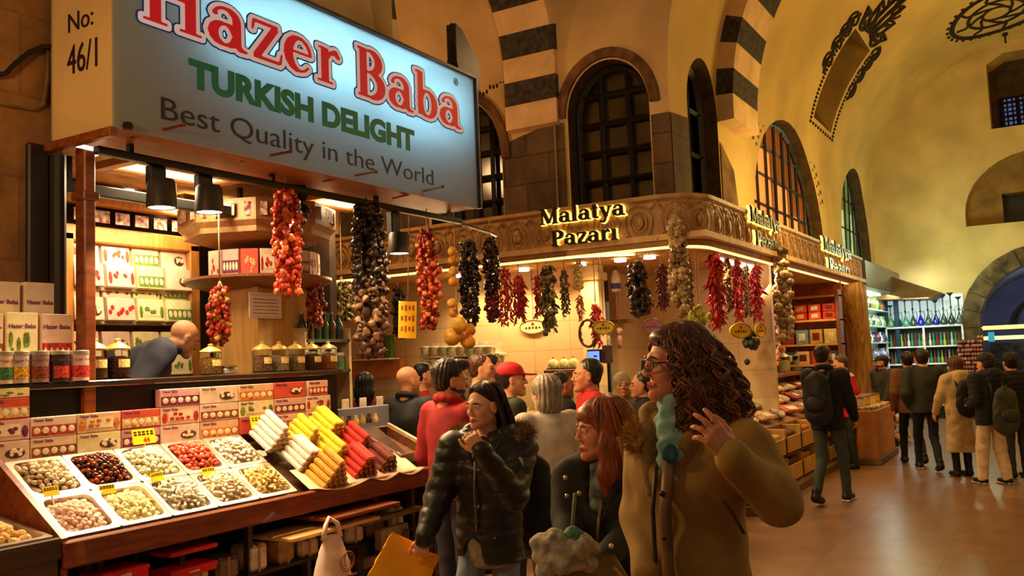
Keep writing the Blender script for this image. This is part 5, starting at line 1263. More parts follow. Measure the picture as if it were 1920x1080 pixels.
for i in range(12):
    q, j = i % 6, i // 6; x = 9.55 + q * .72
    t = thing('goods_crate', 'open fronted cardboard crate below the aisle counter, %s row, %s' % ('lower' if j == 0 else 'upper', ORD[q]), 'crate', (x, 2.88, .10 + j * .33), 0, 'crates below the aisle counter')
    cm = M((198, 150, 70), .6, noise=.1, scale=10); mb = MB(); mb.box((0, .0, .01), (.68, .3, .02)).box((0, .14, .15), (.68, .02, .3)).box((0, -.14, .1), (.68, .02, .2), .004)
    for sx in (-1, 1): mb.box((sx * .33, 0, .15), (.02, .3, .3), .004)
    mb.build('crate_body', cm, t); MB().box((0, 0, .2), (.5, .22, .1), .02).build('contents', M([(170, 110, 50), (220, 180, 110), (90, 50, 30)][i % 3], .6, noise=.3, scale=20), t)
MB_ = MB().box((13.4, 2.9, .045), (8.6, .5, .09), .006).build('plinth_step', M((110, 80, 30), .6, noise=.2), None); tag(MB_, 'low yellowish plinth under the crates of the corner shop', 'plinth')
t = thing('carton_pallet', 'large cardboard carton at the far end of the aisle counter', 'box', (14.2, 2.5, 0))
MB().box((0, 0, .42), (1.5, .6, .66), .01).build('carton', M((196, 128, 62), .6, noise=.08), t); MB().box((0, 0, .05), (1.6, .66, .09), .005).build('pallet', M((120, 92, 40), .6, noise=.2), t)
MB().box((0, 0, .77), (1.4, .54, .05), .01).build('goods_layer', M((224, 180, 110), .5, noise=.4, scale=12, bump=.5), t)
for i in range(7):
    q = thing('tin_box', 'small tin or box on the big cardboard carton, %s from the left' % ORD[i], 'box', (13.6 + i * .2, 2.44 + .1 * (i % 2), .796), R.uniform(-.4, .4), 'boxes on the big carton')
    MB().box((0, 0, .06), (.15, .14, .12), .012).build('box_body', M([(246, 230, 200), (210, 60, 40), (236, 190, 70), (226, 120, 40)][i % 4], .4, noise=.1), q); MB().box((0, 0, .125), (.155, .145, .015), .003).build('lid', M((150, 90, 40), .4), q)
for i in range(9):
    o = MB().ell((0, 0, .08), (.17, .13, .08), 12, 7, jit=.12).build('stuffed_sack', M([(226, 190, 140), (206, 60, 50), (236, 210, 170)][i % 3], .7, noise=.2, scale=8, bump=.5), None, 'all'); o.location = (16.5 + .16 * (i % 3), 2.35 + .2 * (i // 3 % 2), .02 + .15 * (i // 3))
    tag(o, 'bulging %s sack behind the flat capped man, %s of the %s row' % (['tan', 'red', 'pale'][i % 3], ['left', 'middle', 'right'][i % 3], ['lowest', 'middle', 'top'][i // 3]), 'sack', 'sacks behind the flat capped man')
# glass jars and silver pots on the counter behind the curly head
for i in range(10):
    p = onY(1392 + i * 13, 690, 3.75); zj = 1.28
    jar(p.x, p.y + .12 * (i % 2), zj, .10, .34, [(230, 200, 150), (190, 150, 110), (240, 220, 190)][i % 3], 'tall clear jar of sweets on the aisle counter behind the curly haired woman, %s' % ORD[i], 'jars on the aisle counter', (206, 196, 176), False)
_xa = onY(1392, 690, 3.75).x - .2; _xb = onY(1510, 690, 3.75).x + .3
t = MB().box(((_xa + _xb) / 2, 3.8, 1.255), (_xb - _xa, .5, .05), .006).box(((_xa + _xb) / 2, 3.95, 1.15), (_xb - _xa, .2, .2), .006).build('jar_riser', woodC, None); tag(t, 'wooden riser carrying the tall clear jars on the aisle counter', 'riser')
# shelf wall of tea boxes at the far end facing the camera
t = thing('box_shelf', 'orange wooden shelf of red and yellow boxes at the end of the corner shop', 'shelf', (15.7, 3.75, 0))
MB().box((.14, 0, 1.45), (.03, 1.5, 2.6)).build('back_panel', M((170, 92, 34), .5, noise=.2), t)
for z in (1.04, 1.36, 1.7, 2.1, 2.5): MB().box((0, 0, z), (.3, 1.5, .035), .004).build('shelf_board', M((226, 164, 80), .45, noise=.1), t)
for y_ in (-.72, .72): MB().box((0, y_, 1.3), (.32, .06, 2.6), .006).build('side_post', woodC, t)
PALS = [[(206, 44, 26), (230, 84, 30), (214, 60, 40)], [(206, 160, 60), (210, 190, 130), (190, 40, 30), (120, 160, 170)], [(236, 200, 140), (214, 60, 36), (70, 70, 80)], [(226, 214, 70), (236, 220, 90)], [(240, 226, 200), (160, 60, 40)]]
for rI, (z, h) in enumerate(((2.118, .26), (1.718, .24), (1.378, .22), (1.058, .2))):
    nB = 6
    for i in range(nB):
        for lv in range(2 if rI in (0, 3) else 1):
            hb = h / 2 if rI in (0, 3) else h
            o = thing('tea_box', 'boxed goods on the %s of the orange shelf, %s from the left, %s' % (['top row', 'second row', 'third row', 'lowest row'][rI], ORD[i], 'upper layer' if lv else 'lower layer'), 'box', (15.66, 3.75 + .58 - i * .232, z + lv * hb), 0, 'boxes on the orange shelf')
            c = PALS[rI][(i + lv) % len(PALS[rI])]
            MB().box((0, 0, hb / 2), (.18, .2, hb - .005), .006).build('carton', M(c, .45, noise=.12, scale=10), o); MB().box((-.091, 0, hb * .5), (.002, .11, hb * .5)).build('front_label', M([(250, 210, 120), (250, 240, 220), (120, 30, 20)][(i + rI) % 3], .5), o)
for i in range(16):
    o = thing('tea_cup', 'white tulip cup under the yellow boxes, %s row, %s' % (['back', 'front'][i // 8], ORD[i % 8]), 'cup', (15.60 - .1 * (i // 8), 4.28 - (i % 8) * .15, .945), 0, 'white cups in front of the orange shelf')
    MB().lathe([(.03, 0), (.05, .02), (.055, .06), (.04, .09), (.05, .12), (.046, .12), (.036, .09)], (0, 0, 0), 10, caps=False).build('cup_body', M((248, 226, 190), .3), o, 40)
MB_ = MB().box((15.55, 3.72, .915), (.5, 1.3, .05), .006).build('cup_board', M((236, 184, 70), .45), None); tag(MB_, 'yellow board carrying the rows of white cups', 'board')
# twisted wooden pillars at the end of the fascia
trunk = woodmat((190, 138, 66), (120, 76, 34), .6, 'Z', 5)
for i, (X, c) in enumerate(((16.7, trunk), (17.5, trunk))):
    mb = MB(); pts = []; rr = []
    for k in range(12): z = 2.74 * k / 11; pts.append((X + .10 * math.sin(z * 1.5 + i * 2), 3.05 + .08 * math.cos(z * 1.7 + i), z)); rr.append(.19 + .05 * math.cos(z * 2.2) + .08 * (k == 0))
    o = mb.tube(pts, rr, 14).build('tree_trunk_pillar', c, None, 'all'); tag(o, ['nearer gnarled tree trunk pillar at the far end of the corner shop', 'farther gnarled tree trunk pillar beside the glassware shop'][i], 'pillar')
t = MB().box((17.1, 3.15, 2.0), (.16, .1, 1.5), .02).build('red_cloth', M((206, 60, 20), .7, noise=.2), None); tag(t, 'hanging red orange cloth between the trunk pillars', 'cloth')
# ------------------------------------------------------------------ glassware shop and its cool light
t = thing('metal_awning', 'grey metal soffit box after the end of the carved fascia', 'awning', (18.0, 3.0, 2.8))
MB().box((2.2, .2, .22), (4.4, .5, .5), .01).build('casing', M((96, 90, 84), .4, .3, noise=.1), t)
t = MB().prism([(3.45, 3.35), (3.45, 2.66), (2.2, 2.60), (2.0, 2.72)], 0, 21.2, 22.3).build('brown_canopy', M((112, 78, 36), .6, noise=.1), None); tag(t, 'brown sloping canopy at the end wall over the hookah shop', 'canopy')
wl = M((232, 246, 240), .5, noise=.05)
t = thing('glass_display', 'brightly lit white display cabinet of glassware after the corner shop', 'cabinet', (20.0, 3.35, 0))
MB().box((0, .12, 1.45), (4.2, .04, 2.7)).build('back_panel', wl, t)
for z in (1.0, 1.35, 1.7, 2.05, 2.4): MB().box((0, -.0, z), (4.2, .3, .03), .004).build('glass_shelf', M((200, 226, 226), .2), t)
for x in (-2.1, 2.1): MB().box((x, -.0, 1.4), (.08, .3, 2.8), .006).build('post', M((44, 70, 84), .4, .3), t)
MB().box((0, -.0, 2.75), (4.2, .3, .04)).build('light_panel', M((226, 255, 226), .4, emit=3.5, noise=0), t)
lamp('AREA', (20.0, 2.95, 2.72), 60, (.82, 1, .86), 4, (20, 3.4, 1.2), size_y=.25)
for j, z in enumerate((1.016, 1.366, 1.716, 2.066, 2.416)):
    for i in range(13):
        c = [[(96, 110, 190), (70, 84, 160), (150, 160, 214)], [(110, 120, 200), (170, 176, 220), (206, 214, 234)], [(60, 70, 110), (150, 50, 50), (220, 240, 230), (84, 90, 130)], [(150, 190, 110), (90, 100, 140), (190, 210, 170)], [(90, 150, 60), (140, 190, 70), (40, 70, 40), (220, 110, 80)]][j]
        o = thing('glass_ware', '%s glass piece on the %s shelf of the lit glass cabinet, %s' % (['blue', 'pale blue', 'mixed coloured', 'greenish', 'green'][j], ['lowest', 'second', 'middle', 'fourth', 'top'][j], (ORD + ['eleventh', 'twelfth', 'rightmost'])[i]), 'glassware', (18.15 + i * .3, 3.27, z), 0, 'glassware on the %s shelf' % ['lowest', 'second', 'middle', 'fourth', 'top'][j])
        hgt = .22 if j < 4 else .26; r = .07
        MB().lathe([(r * .6, 0), (r, hgt * .2), (r * (1.1 if i % 2 else .8), hgt * .5), (r * .35, hgt * .8), (r * .5, hgt)], (0, 0, 0), 9).build('glass_body', M(c[i % len(c)], .15, noise=.1, coat=.4), o, 40)
# end wall: hookahs over white lattice cabinets
t = thing('blue_post', 'dark blue metal post between the lit glass cabinet and the hookah shelves', 'post', (21.9, 3.0, 0)); MB().box((0, 0, 1.4), (.1, .1, 2.8), .008).build('upright', M((40, 62, 86), .35, .4), t)
t = MB().box((22.34, 2.5, 2.35), (.04, 1.65, .75)).build('glow_panel', M((206, 226, 226), .5, emit=.55, noise=.1, scale=2), None); tag(t, 'pale glowing panel behind the row of hookahs', 'panel')  # pale panel with a glow put into its own colour
cab = thing('lattice_cabinet', 'white framed display cabinet of small goods under the hookahs', 'cabinet', (22.0, 2.46, 0))
MB().box((.2, 0, 1.0), (.04, 1.55, 2.0)).build('back_panel', M((60, 84, 70), .5, noise=.3, scale=6), cab)
fr = MB()
for z in (.3, .8, 1.2, 1.58, 2.02): fr.box((0, 0, z), (.4, 1.55, .035), .004)
for y_ in (-.77, 0, .77): fr.box((-.18, y_, 1.0), (.05, .04, 2.0), .004)
fr.build('white_frame', M((232, 240, 236), .4), cab)
lamp('AREA', (21.3, 2.5, 2.72), 24, (.84, 1, .95), .5, (22.3, 2.5, 1.5), size_y=1.6)
for j, z in enumerate((1.23, 1.61)):
    for i in range(20):
        c = [(150, 50, 50), (60, 150, 90), (210, 210, 200), (120, 60, 70), (170, 190, 60), (90, 150, 130)][(i * 5 + j) % 6]
        o = MB().lathe([(.02, 0), (.03, .02), (.03, .1), (.012, .15), (.018, .2), (.01, .28)], (0, 0, 0), 8).build('tea_glass', M(c, .2, noise=.2, scale=40), None, 40); o.location = (21.95, 3.16 - i * .073, z - .012)
        tag(o, 'small coloured glass on the %s of the lattice cabinet, number %d from the left' % (['lower shelf', 'upper shelf'][j], i + 1), 'glass', 'small glasses in the lattice cabinet')
for i in range(10):
    y_ = 3.14 - i * .155; hg = [.5, .68, .62, .7, .6, .64, .55, .66, .7, .6][i]; c = [(120, 170, 120), (50, 66, 80), (90, 170, 130), (70, 84, 90), (30, 40, 190), (60, 90, 80), (28, 36, 140), (60, 70, 74), (50, 60, 60), (90, 100, 96)][i]
    t = thing('hookah', 'glass hookah with %s base on top of the lattice cabinet, %s from the left' % (['green', 'black', 'sea green', 'grey', 'bright blue', 'dark green', 'navy blue', 'dark grey', 'black', 'smoky'][i], ORD[i].replace('leftmost', 'first')), 'hookah', (22.0, y_, 2.04), 0, 'hookahs on the cabinet')
    MB().lathe([(.04, 0), (.075, .02), (.08, .08), (.05, .16), (.025, .22), (.022, .26)], (0, 0, 0), 14).build('base', M(c, .12, noise=.05, coat=.5), t, 40)
    MB().lathe([(.012, .25), (.012, hg * .5), (.026, hg * .54), (.012, hg * .6), (.014, hg * .9)], (0, 0, 0), 10).build('stem', M((80, 90, 92), .3, .7), t, 40)
    MB().lathe([(.02, hg * .9), (.075, hg), (.07, hg), (.01, hg * .92)], (0, 0, 0), 12).build('bowl', M((70, 80, 84), .3, .5), t, 40)
    MB().tube([(0, -.02, .3), (0, -.07, .34), (0, -.085, .22), (0, -.06, .1)], .008, 5).build('hose', M(c, .4), t, 'all')
# ------------------------------------------------------------------ lights and stalls beyond the end archway
for i, (z, c, e) in enumerate(((1.98, (255, 226, 120), 1.6), (1.72, (255, 236, 160), 1.3))):
    t = MB().box((26 + i * .5, .2, z), (.1, 2.9, .10)).build('light_strip', M(c, .5, emit=e, noise=.3, scale=3), None); tag(t, ['upper yellow light strip over the stalls beyond the archway', 'lower yellow light strip over the stalls beyond the archway'][i], 'light')
t = thing('orange_lantern', 'orange hanging lantern in the archway at the far right', 'lantern', (24.5, .45, 1.72)); MB().lathe([(.03, -.16), (.1, -.12), (.12, 0), (.09, .12), (.02, .17)], (0, 0, 0), 12).build('shade', M((206, 120, 20), .5, emit=.35), t, 40); MB().tube([(0, 0, .17), (0, 0, 1.5)], .008, 5).build('cord', blackm, t)
t = thing('far_stall', 'dark stall with a teal sign beyond the archway', 'stall', (25.5, 0, 0)); MB().box((.5, 0, .55), (.6, 3.2, 1.1)).build('counter', M((50, 56, 44), .6), t); MB().box((.3, 1.36, 1.75), (.05, .14, .24)).build('teal_sign', M((60, 180, 190), .5, emit=.7, noise=.1), t); MB().box((.2, 0, 1.45), (.05, 2.8, .28)).build('back', M((70, 70, 60), .5, noise=.3), t)
for q in (-.3, .1): MB().ell((.1, q + .5, 1.42), (.04, .05, .05), 8, 6).build('red_light', M((230, 50, 40), .5, emit=1), t, 'all')
lamp('POINT', (25, -.2, 2.5), 45, (.72, .82, 1), .1)
t = MB().tube([(27.2, .1 + .75 * math.cos(PI * k / 16), 2.0 + .72 * math.sin(PI * k / 16)) for k in range(17)], .05, 6).build('inner_arch', M((46, 40, 44), .8), None, 'all'); S(t)
t = thing('trinket_stand', 'stand of round red and cream trinkets at the foot of the archway', 'stand', (21.6, 1.55, 0)); MB().box((.1, 0, .85), (.2, .5, 1.7)).build('panel', M((70, 48, 34), .6), t)
mb = MB()
for k in range(90): mb.ell((-.02, -.22 + .063 * (k % 8) + R.uniform(-.02, .02), .75 + .09 * (k // 8)), (.03, .035, .038), 8, 5)
mb.build('trinkets', M((206, 130, 100), .5, noise=.6, scale=9, c2=(110, 40, 34)), t, 'all', kind='stuff')
# ================================================================== hanging strings of dried peppers, aubergines, gourds and garlic
def pep_mesh(kind, mat):
    mb = MB(); j = lambda a: a * R.uniform(.8, 1.2)
    if kind == 'pepper':      # dried hollowed pepper: crumpled bell
        n = 9; prof = [(.005, 0), (.022, -.008), (.026, -.03), (.022, -.052), (.012, -.064), (.003, -.066)]
        mb.lathe(prof, (0, 0, 0), n, caps=False)
        mb.v = [(x * (1 + .28 * math.sin(3 * math.atan2(y, x) + z * 60)) * j(1), y * (1 + .28 * math.sin(3 * math.atan2(y, x) + z * 60)) * j(1), z + R.uniform(-.004, .004)) for x, y, z in mb.v]
    elif kind == 'aubergine': # dried aubergine shell: open leathery cup
        prof = [(.006, 0), (.024, -.012), (.032, -.04), (.034, -.062), (.022, -.07), (.006, -.06)]
        mb.lathe(prof, (0, 0, 0), 9, caps=False)
        mb.v = [(x * (1 + .3 * math.sin(2 * math.atan2(y, x) + z * 40)) * j(1), y * (1 + .35 * math.cos(3 * math.atan2(y, x) + z * 50)) * j(1), z + R.uniform(-.006, .006)) for x, y, z in mb.v]
    elif kind == 'chilli':
        mb.tube([(0, 0, 0), (.004, 0, -.018), (.008, .002, -.04), (.016, .004, -.062)], [.009, .011, .008, .002], 6)
    elif kind == 'okra':
        mb.ell((0, 0, -.016), (.010, .009, .016), 6, 5, jit=.2)
    elif kind == 'leaf':
        mb.ell((0, 0, -.03), (.03, .012, .034), 7, 5, jit=.35)
    elif kind == 'garlic':
        mb.lathe([(.004, .03), (.008, .01), (.03, -.012), (.034, -.03), (.02, -.048), (.004, -.05)], (0, 0, 0), 8, caps=False)
    return mb.mesh('dried_' + kind, mat, 'all')
_pm = {}
def pmesh(kind, c, coat=.25):
    k = (kind, c)
    if k not in _pm: m = M(c, .38, noise=.35, scale=40, coat=coat); _pm[k] = [pep_mesh(kind, m) for _ in range(3)]
    return _pm[k]
cordm = M((190, 160, 120), .7)
def fuse(name, ms, parent):
    bm = bmesh.new(); mats = []
    for me, T_ in ms:
        n0 = len(bm.faces); nv = len(bm.verts); bm.from_mesh(me); bm.verts.ensure_lookup_table(); bm.faces.ensure_lookup_table()
        for v in bm.verts[nv:]: v.co = T_ @ v.co
        mt = me.materials[0]
        if mt not in mats: mats.append(mt)
        for f_ in bm.faces[n0:]: f_.material_index = mats.index(mt)
    m2 = bpy.data.meshes.new(name); bm.to_mesh(m2); bm.free()
    for mt in mats: m2.materials.append(mt)
    return put(name, m2, parent)
def bundle(p, L, r, ns, kind, cols_, label, name, per=12, individual=True, size=1.0, hookup=.14, cat='dried vegetables', group=None, low=None, taper=.75, lfrac=.55, top=None):
    """bunch of strings hung from one hook at p; each string carries its own dried pieces"""
    t = thing(name, label, cat, p, 0, group)
    mb = MB(); mb.tube([(0, 0, max(hookup, (top if top else p.z) - p.z)), (0, 0, 0)], .006, 5)
    for k in range(ns): a = 2 * PI * k / ns; mb.tube([(0, 0, .01), (r * .5 * math.cos(a), r * .5 * math.sin(a), -.1)], .003, 4)
    mb.build('hanging_cord', cordm, t, 'all')
    rest = []
    for k in range(ns):
        a = 2 * PI * k / ns + R.uniform(-.2, .2); rr = r * (.25 if k % 4 == 3 else .72) * R.uniform(.85, 1.1); ln = L * R.uniform(.86, 1.0)
        st = MB().tube([(rr * .5 * math.cos(a), rr * .5 * math.sin(a), -.05), (rr * math.cos(a), rr * math.sin(a), -.05 - ln * .3), (rr * taper * math.cos(a), rr * taper * math.sin(a), -ln)], .004, 4).build('pepper_string', cordm, t, 'all')
        mbm = MB() if not individual else None; ms = []
        for q in range(per):
            f = (q + .5) / per; z = -.05 - (ln - .05) * f; w_ = .55 + .45 * min(1, f * 3.5); w_ *= 1 if f < .6 else 1 + (taper - 1) * (f - .6) / .4
            x, y = rr * w_ * math.cos(a) + R.uniform(-.012, .012), rr * w_ * math.sin(a) + R.uniform(-.012, .012)
            cc = cols_ if (low is None or f < lfrac) else low
            me = R.choice(pmesh(kind, R.choice(cc)))
            yaw = R.uniform(0, 6.3); T_ = Matrix.Translation((x, y, z + .03 * size)) @ Euler((R.uniform(.25, .95), R.uniform(-.3, .3), yaw)).to_matrix().to_4x4() @ Matrix.Scale(size * R.uniform(.85, 1.2), 4)
            if individual and (q % 2 == 0 or per <= 9): put('dried_piece', me, st, T=T_)
            else: ms.append((me, T_))
            if individual and q % 2 == 1 and per > 9: rest.append(ms.pop())
        if not individual:
            fuse('dried_strand', ms, st)
    if rest: fuse('small_dried_pieces', rest, t)['kind'] = 'stuff'
    return t
ORR = [(206, 62, 24), (184, 42, 20), (226, 96, 40)]; RD = [(176, 34, 26), (150, 24, 22), (206, 60, 40)]; DK = [(44, 28, 22), (30, 20, 18), (66, 44, 34)]; LT = [(150, 112, 84), (186, 150, 116), (84, 56, 42)]
CR = [(206, 30, 40), (180, 20, 34), (226, 50, 56)]; GRN = [(96, 92, 40), (70, 66, 30), (126, 112, 60)]; BG = [(176, 146, 96), (140, 112, 66), (204, 176, 124)]
def hz(px, y0, y1, Y): a = onY(px, y0, Y); b = onY(px, y1, Y); return a, a.z - b.z, (a - CAM).dot(FW) / F
def B1(px, y0, y1, wpx, Y, ns, kind, c, lab, name, **k):
    a, L, s = hz(px, y0, y1, Y); k.setdefault('top', 2.92); return bundle(a, L, wpx * s / 2 * .95, ns, kind, c, lab, name, **k)
B1(535, 345, 562, 62, 4.47, 10, 'pepper', ORR, 'big bunch of glossy orange red dried peppers hanging under the sign', 'pepper_bunch', per=22, size=.86)
B1(686, 372, 668, 72, 4.47, 11, 'aubergine', DK, 'long bunch of black dried aubergines, paler in its lower half, under the sign', 'aubergine_bunch', per=24, size=.95, low=LT, lfrac=.6)
B1(800, 422, 622, 60, 4.5, 8, 'pepper', [(190, 64, 28), (160, 40, 22), (206, 96, 50)], 'orange red dried pepper bunch right of the yellow price banner', 'pepper_bunch', per=22, size=.82)
B1(412, 528, 655, 56, 4.95, 8, 'pepper', [(206, 60, 36), (176, 40, 30), (222, 150, 70)], 'red and yellow dried pepper bunch hanging right above the vendor', 'pepper_bunch', per=20, size=.72)
B1(590, 512, 618, 32, 4.9, 6, 'pepper', [(150, 54, 30), (120, 40, 26), (176, 80, 44)], 'small rusty pepper bunch right of the wooden column', 'pepper_bunch', per=18, size=.62)
B1(640, 520, 610, 44, 5.4, 5, 'leaf', [(120, 100, 30), (96, 84, 30)], 'dull yellow green bunch hanging in the shade left of the aubergines', 'herb_bunch', per=9, size=1.0, top=3.07)
B1(560, 338, 420, 26, 4.62, 4, 'aubergine', DK, 'short dark bunch tucked behind the top of the orange red peppers', 'aubergine_bunch', per=6, size=1.0)
B1(876, 442, 612, 40, 4.6, 7, 'aubergine', DK, 'slim bunch of black dried aubergines next to the yellow gourds', 'aubergine_bunch', per=22, size=.72)
B1(918, 436, 612, 32, 4.7, 6, 'aubergine', [(60, 26, 26), (40, 20, 22), (84, 34, 34)], 'dark purple dried bunch with red tips right of the yellow gourds', 'aubergine_bunch', per=24, size=.7, low=[(160, 30, 36), (110, 24, 30)], lfrac=.72)
h1 = onY(876, 442, 4.6); h2 = onY(918, 436, 4.7)
t = MB().tube([(6.3, 4.47, 2.90), (h1.x, h1.y, 2.91), (h2.x, h2.y, 2.91), (h2.x + .25, h2.y + .08, 2.91)], .014, 6).build('hanging_pole', blackm, None, 'all'); tag(t, 'thin black pole reaching past the right end of the big sign', 'pole')
# hanging yellow gourds
gp = onY(852, 445, 4.55); t = thing('gourd_string', 'string of yellow gourds, large ones at the bottom, beside the slim black bunch', 'gourds', gp)
gm_ = [M((236, 176, 60), .4, noise=.15, scale=10), M((222, 150, 44), .4, noise=.15, scale=10)]; MB().tube([(0, 0, .3), (0, 0, -.9)], .006, 5).build('cord', cordm, t)
sg_ = (gp - CAM).dot(FW) / F
for i, (px, py, r) in enumerate(((848, 470, 9), (849, 488, 9), (850, 508, 10), (850, 528, 10), (848, 568, 10), (850, 586, 10), (862, 608, 16), (880, 618, 13), (848, 632, 17), (878, 640, 15), (860, 628, 13))):
    q = onY(px, py, 4.5 + .05 * (i % 3)); o = MB().lathe([(.1, 1.0), (.45, .8), (.85, .35), (1, -.1), (.85, -.6), (.45, -.92), (.05, -1)], (0, 0, 0), 12, Matrix.Diagonal((r * sg_, r * sg_, r * sg_ * .95, 1))).build('gourd', gm_[i % 2], t, 'all'); o.location = q - gp
    o.rotation_euler = (R.uniform(-.5, .5), R.uniform(-.5, .5), 0)
def BX(px, y0, y1, wpx, X, ns, kind, c, lab, name, **k):
    a = onX(px, y0, X); b = onX(px, y1, X); s = (a - CAM).dot(FW) / F
    return bundle(a, a.z - b.z, wpx * s / 2 * .95, ns, kind, c, lab, name, individual=False, top=2.75, **k)
k_ = dict(per=16, size=1.0)
BX(945, 500, 615, 30, 8.95, 6, 'chilli', CR, 'red chilli bunch half hidden behind the dark purple bunch', 'chilli_bunch', per=16, size=1.2)
BX(972, 512, 608, 26, 8.9, 7, 'chilli', CR, 'bright red chilli bunch alone on the cream wall', 'chilli_bunch', per=18, size=1.25)
BX(1008, 512, 600, 20, 9.0, 5, 'chilli', CR, 'narrow red chilli bunch behind the knobbly green bunch', 'chilli_bunch', per=16, size=1.1)
BX(1024, 492, 632, 32, 8.85, 6, 'leaf', GRN, 'knobbly olive green bunch in front of the cream wall', 'herb_bunch', per=14, size=1.2)
BX(1057, 502, 600, 18, 9.0, 5, 'okra', GRN, 'slender olive green okra string left of the white garlic', 'okra_string', per=26, size=1.2)
BX(1083, 490, 548, 20, 9.2, 4, 'garlic', [(250, 224, 170), (240, 206, 140)], 'pale garlic braid lit by the downlight', 'garlic_braid', per=7, size=1.2)
BX(1087, 548, 604, 14, 9.3, 3, 'chilli', [(200, 110, 60), (170, 80, 50)], 'short rusty string under the garlic braid', 'chilli_bunch', per=10, size=1.1)
BX(1116, 566, 652, 22, 9.2, 6, 'chilli', CR, 'red chilli bunch behind the greenish yellow oval sign', 'chilli_bunch', per=16, size=1.2)
BX(1194, 486, 596, 44, 8.9, 8, 'aubergine', DK, 'thick black aubergine bunch near the middle of the corner shop', 'aubergine_bunch', per=14, size=1.0)
BX(1208, 540, 592, 26, 9.1, 5, 'pepper', [(160, 70, 60), (120, 50, 50)], 'dusky red bunch behind the thick black one', 'pepper_bunch', per=9, size=.9)
BX(1240, 490, 588, 18, 9.0, 5, 'chilli', [(120, 20, 26), (90, 16, 20)], 'dark red chilli bunch beside the big garlic string', 'chilli_bunch', per=18, size=1.1)
BX(1267, 405, 602, 34, 8.62, 6, 'garlic', BG, 'tall beige string of dried slices hanging in front of the fascia corner', 'garlic_string', per=16, size=1.25)
BX(1290, 472, 590, 16, 9.05, 4, 'okra', [(150, 110, 60), (120, 84, 44)], 'thin brown okra string right of the tall beige string', 'okra_string', per=26, size=1.2)
BX(745, 530, 640, 22, 8.85, 5, 'aubergine', DK, 'slim dark string hanging left of the yellow price banner', 'aubergine_bunch', per=12, size=.9)
def BY(px, y0, y1, wpx, Y, ns, kind, c, lab, name, **k):
    a = onY(px, y0, Y); b = onY(px, y1, Y); s = (a - CAM).dot(FW) / F
    return bundle(a, a.z - b.z, wpx * s / 2 * .95, ns, kind, c, lab, name, individual=False, top=2.75, **k)
BY(1338, 474, 628, 34, 3.1, 8, 'chilli', CR, 'widest bright red chilli bunch on the right face', 'chilli_bunch', per=24, size=1.5)
BY(1362, 478, 590, 16, 3.2, 4, 'okra', [(150, 104, 56), (120, 80, 40)], 'brown okra string right of the widest red bunch', 'okra_string', per=26, size=1.7)
BY(1381, 484, 602, 18, 3.1, 5, 'chilli', CR, 'narrow bright red chilli bunch, second red one on the right face', 'chilli_bunch', per=20, size=1.5)
BY(1397, 492, 600, 12, 3.25, 4, 'okra', [(130, 80, 60), (100, 60, 44)], 'brown okra string between the two narrow red bunches', 'okra_string', per=24, size=1.7)
BY(1416, 496, 606, 20, 3.1, 5, 'chilli', CR, 'narrow bright red chilli bunch, third red one on the right face', 'chilli_bunch', per=20, size=1.6)
BY(1437, 495, 600, 20, 3.15, 5, 'aubergine', [(70, 66, 50), (50, 46, 38)], 'dark green grey bunch left of the pale far string', 'aubergine_bunch', per=14, size=1.3)
BY(1461, 462, 645, 26, 2.9, 5, 'garlic', BG, 'tall beige green string of dried slices at the far right of the row', 'garlic_string', per=15, size=1.7)
p = onX(1103, 625, 9.1)
t = thing('vine_wreath', 'brown vine wreath hanging beside the red chilli bunch on the tiled wall', 'wreath', p)
MB().tube([(0.02 * math.sin(k * 3), .11 * math.cos(k * PI / 12), .15 * math.sin(k * PI / 12)) for k in range(24)], .014, 6, closed=True).tube([(.02 * math.cos(k * 2), .10 * math.cos(k * PI / 12), .145 * math.sin(k * PI / 12)) for k in range(24)], .010, 6, closed=True).build('vine', M((120, 72, 34), .7, noise=.3), t, 'all')
for i, (px, py) in enumerate(((1310, 600), (1316, 620), (1408, 640), (1455, 650), (1448, 622))):
    q = onY(px, py, 3.2); t = thing('hanging_cluster', ['pale green cluster behind the curly hair', 'cream cluster behind the curly hair, lower one', 'dark green round cluster under the yellow signs', 'pinkish bag cluster under the far string', 'mauve cluster right of the small yellow sign'][i], 'cluster', q, 0)
    mb = MB()
    for k in range(26): mb.ell((R.gauss(0, .07), R.gauss(0, .04), R.gauss(0, .08)), (.045, .035, .04), 7, 5, jit=.2)
    mb.build('cluster_body', M([(206, 206, 90), (220, 190, 140), (60, 64, 40), (214, 150, 130), (190, 150, 150)][i], .5, noise=.3, scale=20), t, 'all'); MB().tube([(0, 0, .1), (0, 0, 2.74 - q.z)], .005, 4).build('cord', cordm, t)
